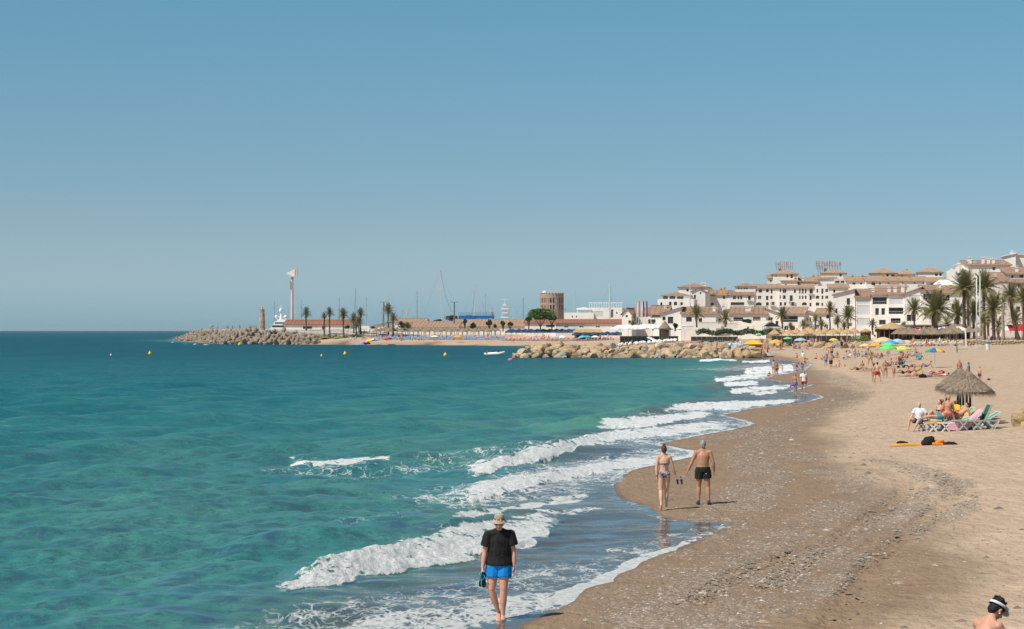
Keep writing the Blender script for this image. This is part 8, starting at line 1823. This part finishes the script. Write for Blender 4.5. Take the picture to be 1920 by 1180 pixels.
# cafe terrace: dark panels added as the shade under the white parasols, tables and planters
def terrace(name, label, px0, px1, d, H, n, top=None):
    zb = ground((px0 - 960) / F * d, d); o = thing(name, label, 'terrace', P(px0, d, zb)); w = (px1 - px0) * mpp(d)
    mb = MB(); mb.box((0, 0, H / 2), (w / n * .86, .1, H)); me = mb.data('dark_panel', [m_glass]); mb = MB(); mb.box((0, 0, H / 2), (.16, .2, H)); pm = mb.data('post', [m_wood])
    mb = MB(); mb.lathe([(0, .7), (.42, .7), (.42, .74), (0, .75)], 10); mb.tube([(0, 0, 0), (0, 0, .7)], .05, 6); tm = mb.data('table', [m_cream])
    mb = MB(); rgx = random.Random(n); mb.box((0, 0, .25), (1.2, .4, .5)); pl_ = mb.data('planter', [m_grey])
    lf = MB(); crown_blob(lf, (0, 0, .8), (.65, .3, .4), 90, .14, rgx); lm = lf.data('plant', [m_leafd])
    for i in range(n): link('dark_panel', me, o, (w * (i + .5) / n, 0, 0)); link('post', pm, o, (w * i / n, -.05, 0)); link('table', tm, o, (w * (i + .3) / n, -2 - (i % 3), 0))
    for i in range(0, n, 2): q = link('planter', pl_, o, (w * (i + .5) / n, -4.6, 0)); link('plant', lm, q)
    mb = MB(); mb.box((w / 2, 1.2, H + .08), (w, 2.6, .16)); mb.build('roof_slab', top or m_dmast, o)
terrace('cafe_terrace', 'cafe terrace with dark panels as the shadow under the row of white parasols', 1163, 1272, 560, 2.3, 14, m_dmast)
terrace('dark_panel_terrace', 'low terrace with dark panels as the shadow behind the golden straw parasols', 1447, 1596, 450, 1.9, 16, m_wood)  # dark panels added to darken the area behind the straw parasols
terrace('long_bar', 'low dark panelled bar behind the crowd left of the sail shade', 1296, 1384, 520, 1.6, 9, m_cream)
# sail shades and terrace walls
o = thing('sail_shade', 'large cream sail shade stretched over the terrace below the awning house', 'sail shade', P(1384, 545, zpx(616, 545))); L_ = lambda px, py, dy=0: P(px, 545 + dy, zpx(py, 545)) - o.location
mb = MB(); a = [L_(1384, 602), L_(1444, 601.5, 3), L_(1412, 612, -3), L_(1395, 613, -4), L_(1438, 606, 1)]; mb.add(a, [(0, 3, 2), (0, 2, 4, 1)]); mb.build('fabric', cloth('cream_fabric', (.70, .62, .50)), o)
mb = MB()
for px, py in ((1384, 602), (1444, 601.5), (1412, 612)): mb.bar(L_(px, py), L_(px, 622), .14)
mb.build('post', m_white, o)
o = thing('terrace_tent', 'white and black peaked terrace tent beside the cream sail shade', 'tent', P(1433, 540, zpx(622, 540))); mb = MB(); mb.add([(0, 0, 1.4), (4.5, 0, 1.4), (4.5, 4, 1.4), (0, 4, 1.4), (2.2, 2, 2.6)], [(0, 1, 4), (1, 2, 4), (2, 3, 4), (3, 0, 4)]); mb.build('roof', CL['charcoal'], o); mb = MB()
for x, y in ((0, 0), (4.5, 0), (4.5, 4), (0, 4)): mb.bar((x, y, 0), (x, y, 1.4), .12)
mb.box((2.2, .05, .5), (4.4, .06, .9)); mb.build('post', CL['grey'], o)
for x0, x1, y0, y1, d, lab in ((1308, 1352, 605, 616, 552, 'white terrace wall below the feathery palm'), (1277, 1300, 612, 620, 550, 'low white garden wall left of the feathery palm'), (1352, 1384, 607, 616, 553, 'white terrace wall behind the round low palm'), (1440, 1464, 612, 620, 548, 'low white wall under the striped awning house')):
    mb = MB(); a, c = P(x0, d, zpx(y1, d)), P(x1, d, zpx(y0, d)); mb.box(((a.x + c.x) / 2, d, (a.z + c.z) / 2), (c.x - a.x, .4, c.z - a.z)); mb.box(((a.x + c.x) / 2, d, c.z + .08), (c.x - a.x + .1, .55, .16)); tag(mb.build('terrace_wall', m_white), lab, 'wall')
# flagpoles, posts, bin, stone wall, signs at the right
for px, lab in ((1831, 'left one of the two tall white flagpoles'), (1837.5, 'right one of the two tall white flagpoles')):
    d = 352; zb = ground((px - 960) / F * d, d); o = thing('flagpole', lab, 'flagpole', P(px, d, zb), 0, 'white flagpoles'); mb = MB(); H = zpx(519, d) - zb; mb.tube([(0, 0, .3), (0, 0, H)], [.11, .07], 10); mb.build('pole', m_lw, o, smooth=True); mb = MB(); mb.box((0, 0, .2), (.45, .45, .5)); mb.build('base', m_cream, o); mb = MB(); mb.ball((0, 0, H + .05), .09, 8, 6); mb.build('finial', m_lw, o)
mb = MB(); p = on_ground(1838, 656); mb.box((0, 0, .2), (.75, .5, .42)); tag(mb.build('concrete_block', m_grey, None, p), 'grey concrete block at the foot of the flagpoles', 'block')
d = 360; o = thing('white_post', 'thick short white post leaning slightly left of the flagpoles', 'post', P(1812, d, ground((1812 - 960) / F * d, d))); mb = MB(); mb.tube([(0, 0, 0), (-.2, 0, zpx(617, d) - o.location.z)], .14, 10); mb.build('post', m_white, o)
o = thing('wooden_pole', 'plain brown wooden pole standing alone in the sand before the loungers', 'pole', on_ground(1794.5, 661)); mb = MB(); mb.tube([(0, 0, 0), (-.12, 0, zpx(625, o.location.y) - o.location.z)], [.10, .08], 8); mb.build('pole', m_pole, o); mb = MB(); mb.tube([(-.12, 0, zpx(626, o.location.y) - o.location.z), (-.12, 0, zpx(624.5, o.location.y) - o.location.z)], .1, 8); mb.build('cap', m_pole, o)
o = thing('litter_bin', 'white litter bin with a blue lid beside the stone wall', 'bin', on_ground(1852, 656)); mb = MB(); mb.lathe([(0, 0), (.28, 0), (.34, 1.05), (.3, 1.05), (.26, .05), (0, .05)], 14); mb.build('body', m_lw, o); mb = MB(); mb.lathe([(.38, 1.02), (.38, 1.2), (.2, 1.3), (0, 1.32)], 14); mb.build('lid', CL['blue'], o)
# low stone wall of separate blocks
o = thing('stone_wall', 'low wall of tan stone blocks below the palms and promenade', 'wall', P(1808, 366, ground((1808 - 960) / F * 366, 366) - .1)); sb = [rock_mesh('stone', 300 + i, mat('tan_wall_stone', (.52, .40, .26), .9, .18, 2, bump=.6, bscale=6), 1, (1, .6, .62), 7) for i in range(5)]
x = 0
for r_ in range(3):
    x = .2 * r_
    while x < 13.5:
        w_ = rg.uniform(.42, .7); s_ = link('stone', rg.choice(sb), o, (x + w_ / 2, rg.uniform(-.06, .06) + .05 * r_, .2 + .36 * r_ + rg.uniform(-.03, .03))); s_.scale = (w_ * .68, .55, .36); s_.rotation_euler = (0, rg.uniform(-.08, .08), rg.choice((0, math.pi))); x += w_
mb = MB(); mb.box((6.7, .45, .55), (13.6, .7, 1.1)); mb.build('core', mat('tan_mortar', (.42, .32, .21), .95, .15, 2), o)
o = thing('red_awning', 'red awning stretched behind the palms at the right edge', 'awning', P(1893, 425, zpx(620, 425))); mb = MB(); mb.add([(0, 0, -.1), (5, 0, -.1), (5, 2.5, 1.5), (0, 2.5, 1.2)], [(0, 1, 2, 3)]); mb.build('fabric', CL['red'], o); mb = MB(); mb.bar((.2, .1, -2), (.2, .1, 0), .1); mb.bar((4.8, .1, -2), (4.8, .1, 0), .1); mb.build('post', m_white, o)
for px, c, fem, rz, lab, wr in ((1855, 0, 0, .5, 'man in a white shirt walking on the promenade behind the bin', [('tee', 'white'), ('shorts', 'black')]), (1860, 1, 0, -.5, 'man in black close beside the one in the white shirt', [('tee', 'black'), ('shorts', 'black')]), (1874, 1, 1, .1, 'woman in a long dark blue dress standing on the promenade', [('dress', 'navy'), ('shorts', 'navy')])):
    d = 375; make_person(lab, 'stand', P(px, d, zpx(646, d)), rz, 1.74, fem, c, ('long' if fem else 'short', 'brown'), wr, vox=.022)
o = thing('deck_box', 'white flat box on the sand beside the wooden pole', 'box', on_ground(1804, 655)); mb = MB(); mb.box((0, 0, .22), (1.9, .8, .3)); mb.build('body', m_cream, o); mb = MB(); mb.box((0, 0, .04), (1.8, .7, .07)); mb.build('base', m_dmast, o)
o = thing('lifebuoy_post', 'white post with a red top among the shrubs', 'post', on_ground(1640, 645)); mb = MB(); mb.box((0, 0, .8), (.5, .3, 1.6)); mb.build('post', m_white, o); mb = MB(); mb.ball((0, 0, 1.7), .25, 8, 6); mb.build('top', CL['red'], o)
o = thing('beach_slide', 'white gangway sloping down to the groyne rocks', 'gangway', P(1215, 390, 3.4)); mb = MB(); a = Vector((0, 0, 0)); b2 = P(1240, 380, zpx(644, 380)) - o.location; mb.bar(a, b2, .5, .12); mb.build('deck', m_white, o); mb = MB(); mb.bar(a + Vector((0, .3, .25)), b2 + Vector((0, .3, .25)), .06); mb.bar(a, a + Vector((0, 0, -1.2)), .1); mb.build('rail', m_white, o)

# ================================================================ the crowd
CM = []
rgc = random.Random(21); cols = ['black', 'blue', 'red', 'white', 'coral', 'navy', 'pink', 'teal', 'orange', 'grey', 'yellow', 'green']
spec = [('stand', 1.75, 0), ('stand', 1.65, 1), ('walk', 1.75, 0), ('stand_hips', 1.66, 1), ('sit', 1.7, 0), ('sit', 1.62, 1), ('recline', 1.7, 0), ('lie', 1.66, 1), ('sit_long', 1.7, 0), ('crouch', 1.3, 0)]
for ps, H, fem in spec:
    for v_ in range(3):
        c = rgc.choice(cols); c2 = rgc.choice(cols); wear = ([('bra', c), ('brief', c)] if fem else [('shorts', c)]) if v_ < 2 else ([('tee', c2), ('shorts', c)] if not fem else [('dress', c2), ('brief', c2)])
        CM.append((ps, fem, wear, c, c2, crowd_mesh(ps, H, fem, rgc.choice((0, 1, 1, 2, 3)), (rgc.choice(('short', 'bun')), rgc.choice(('black', 'brown', 'blond'))), wear)))
COLN = {'black': 'black', 'blue': 'blue', 'red': 'red', 'white': 'white', 'coral': 'coral', 'navy': 'navy', 'pink': 'pink', 'teal': 'turquoise', 'orange': 'orange', 'grey': 'grey', 'yellow': 'yellow', 'green': 'green'}
POSN = {'stand': 'standing', 'walk': 'walking', 'stand_hips': 'hands on hips', 'sit': 'sitting', 'recline': 'reclining', 'lie': 'lying', 'sit_long': 'legs stretched out', 'crouch': 'crouching'}
def crowd(n, px0, px1, d0, d1, where, grp, poses=None, z=None):
    for i in range(n):
        ps, fem, wear, c, c2, me = rgc.choice([m for m in CM if poses is None or m[0] in poses]); d = rgc.uniform(d0, d1); px = rgc.uniform(px0, px1); X_ = (px - 960) / F * d
        zz = ground(X_, d) if z is None else z; cn = COLN[c2 if len(wear) and wear[0][0] in ('tee', 'dress') else c]
        w_ = {'bra': cn + ' bikini', 'shorts': cn + ' shorts', 'tee': cn + ' t-shirt', 'dress': cn + ' dress'}[wear[0][0]]
        o = link('person', me, None, (X_, d, zz), rgc.uniform(0, 6.28)); tag(o, ('woman' if fem else 'man') + ' in ' + w_ + ' ' + POSN[ps] + ' ' + where, 'person', grp + ', ' + POSN[ps] + ' in ' + w_)
crowd(20, 385, 492, 706, 716, 'on the breakwater crest', 'people on the breakwater', ('stand', 'walk', 'stand_hips'), 5.0)
crowd(16, 655, 705, 668, 692, 'at the left end of the far beach', 'people at the far left beach')
crowd(38, 704, 960, 662, 684, 'by the blue loungers', 'people by the blue loungers')
crowd(16, 955, 1150, 655, 680, 'by the orange loungers', 'people by the orange loungers')
crowd(26, 1150, 1300, 440, 540, 'in front of the cafe terrace', 'people before the cafe terrace')
crowd(58, 1285, 1400, 385, 480, 'left of the yellow tent', 'people left of the yellow tent')
crowd(20, 1385, 1470, 395, 430, 'around the yellow tent', 'people around the yellow tent')
crowd(18, 1470, 1600, 400, 425, 'under the golden straw parasols', 'people under the straw parasols')
crowd(18, 1490, 1640, 265, 345, 'on the sand before the boulder row', 'bathers before the boulder row', ('sit', 'recline', 'lie', 'sit_long', 'stand'))
crowd(14, 1640, 1740, 235, 330, 'near the coloured umbrellas', 'bathers near the coloured umbrellas', ('sit', 'recline', 'lie', 'sit_long'))
crowd(13, 1684, 1796, 366, 382, 'among the yellow towelled loungers', 'people among the right loungers')

# the rest of the crowd on the sand, too many and too small to count, as one mass
vs, fs, mi, ms = [], [], [], []
for i in range(75):
    me = rgc.choice(CM)[5]; k = i % 3; px, d = ((rgc.uniform(1285, 1440), rgc.uniform(385, 470)), (rgc.uniform(704, 1150), rgc.uniform(664, 686)), (rgc.uniform(1150, 1600), rgc.uniform(405, 440)))[k]
    X_ = (px - 960) / F * d; a = rgc.uniform(0, 6.28); M_ = Matrix.Translation((X_, d, ground(X_, d))) @ Matrix.Rotation(a, 4, 'Z'); o_ = len(vs); vs += [tuple(M_ @ v.co) for v in me.vertices]
    base = [ms.index(m) if m in ms else (ms.append(m) or len(ms) - 1) for m in me.materials]
    fs += [tuple(q + o_ for q in p.vertices) for p in me.polygons]; mi += [base[p.material_index] for p in me.polygons]
o = link('distant_crowd', mesh('distant_crowd', vs, fs, ms, mi, True)); tag(o, 'mass of tiny sunbathers filling the sand behind the rocks and parasols', 'crowd', kind='stuff')
print('TRIS', sum(2 * len(me.polygons) for me in bpy.data.meshes), 'crowd', len(fs))

# labels that several like things share get their place in the row, counted from the left
for gi in range(1):
    by = {}
    for o in S.objects:
        if o.parent is None and o.get('label') and o.get('group'): by.setdefault(o['label'], []).append(o)
    for lab, l in by.items():
        if len(l) < 2 or len(l) > 30: continue
        l.sort(key=lambda o: o.location.x / o.location.y)
        for i, o in enumerate(l):
            t_ = lab + ', ' + (ORD[i] + ' from left'); o['label'] = t_ if len(t_.split()) <= 16 else ORD[i] + ' ' + lab

# ================================================================ the air
hz = bpy.data.materials.new('air'); hz.use_nodes = True; t_ = hz.node_tree; t_.nodes.clear()
pv = t_.nodes.new('ShaderNodeVolumePrincipled'); pv.inputs['Color'].default_value = (.74, .92, .98, 1); pv.inputs['Density'].default_value = HAZE; pv.inputs['Anisotropy'].default_value = .2
ot = t_.nodes.new('ShaderNodeOutputMaterial'); t_.links.new(pv.outputs[0], ot.inputs[1])
mb = MB(); mb.box((0, 25000, 28), (190000, 50200, 64))
tag(mb.build('haze', hz), kind='stuff', label='thin pale sea air lying over the water and the shore', cat='haze')
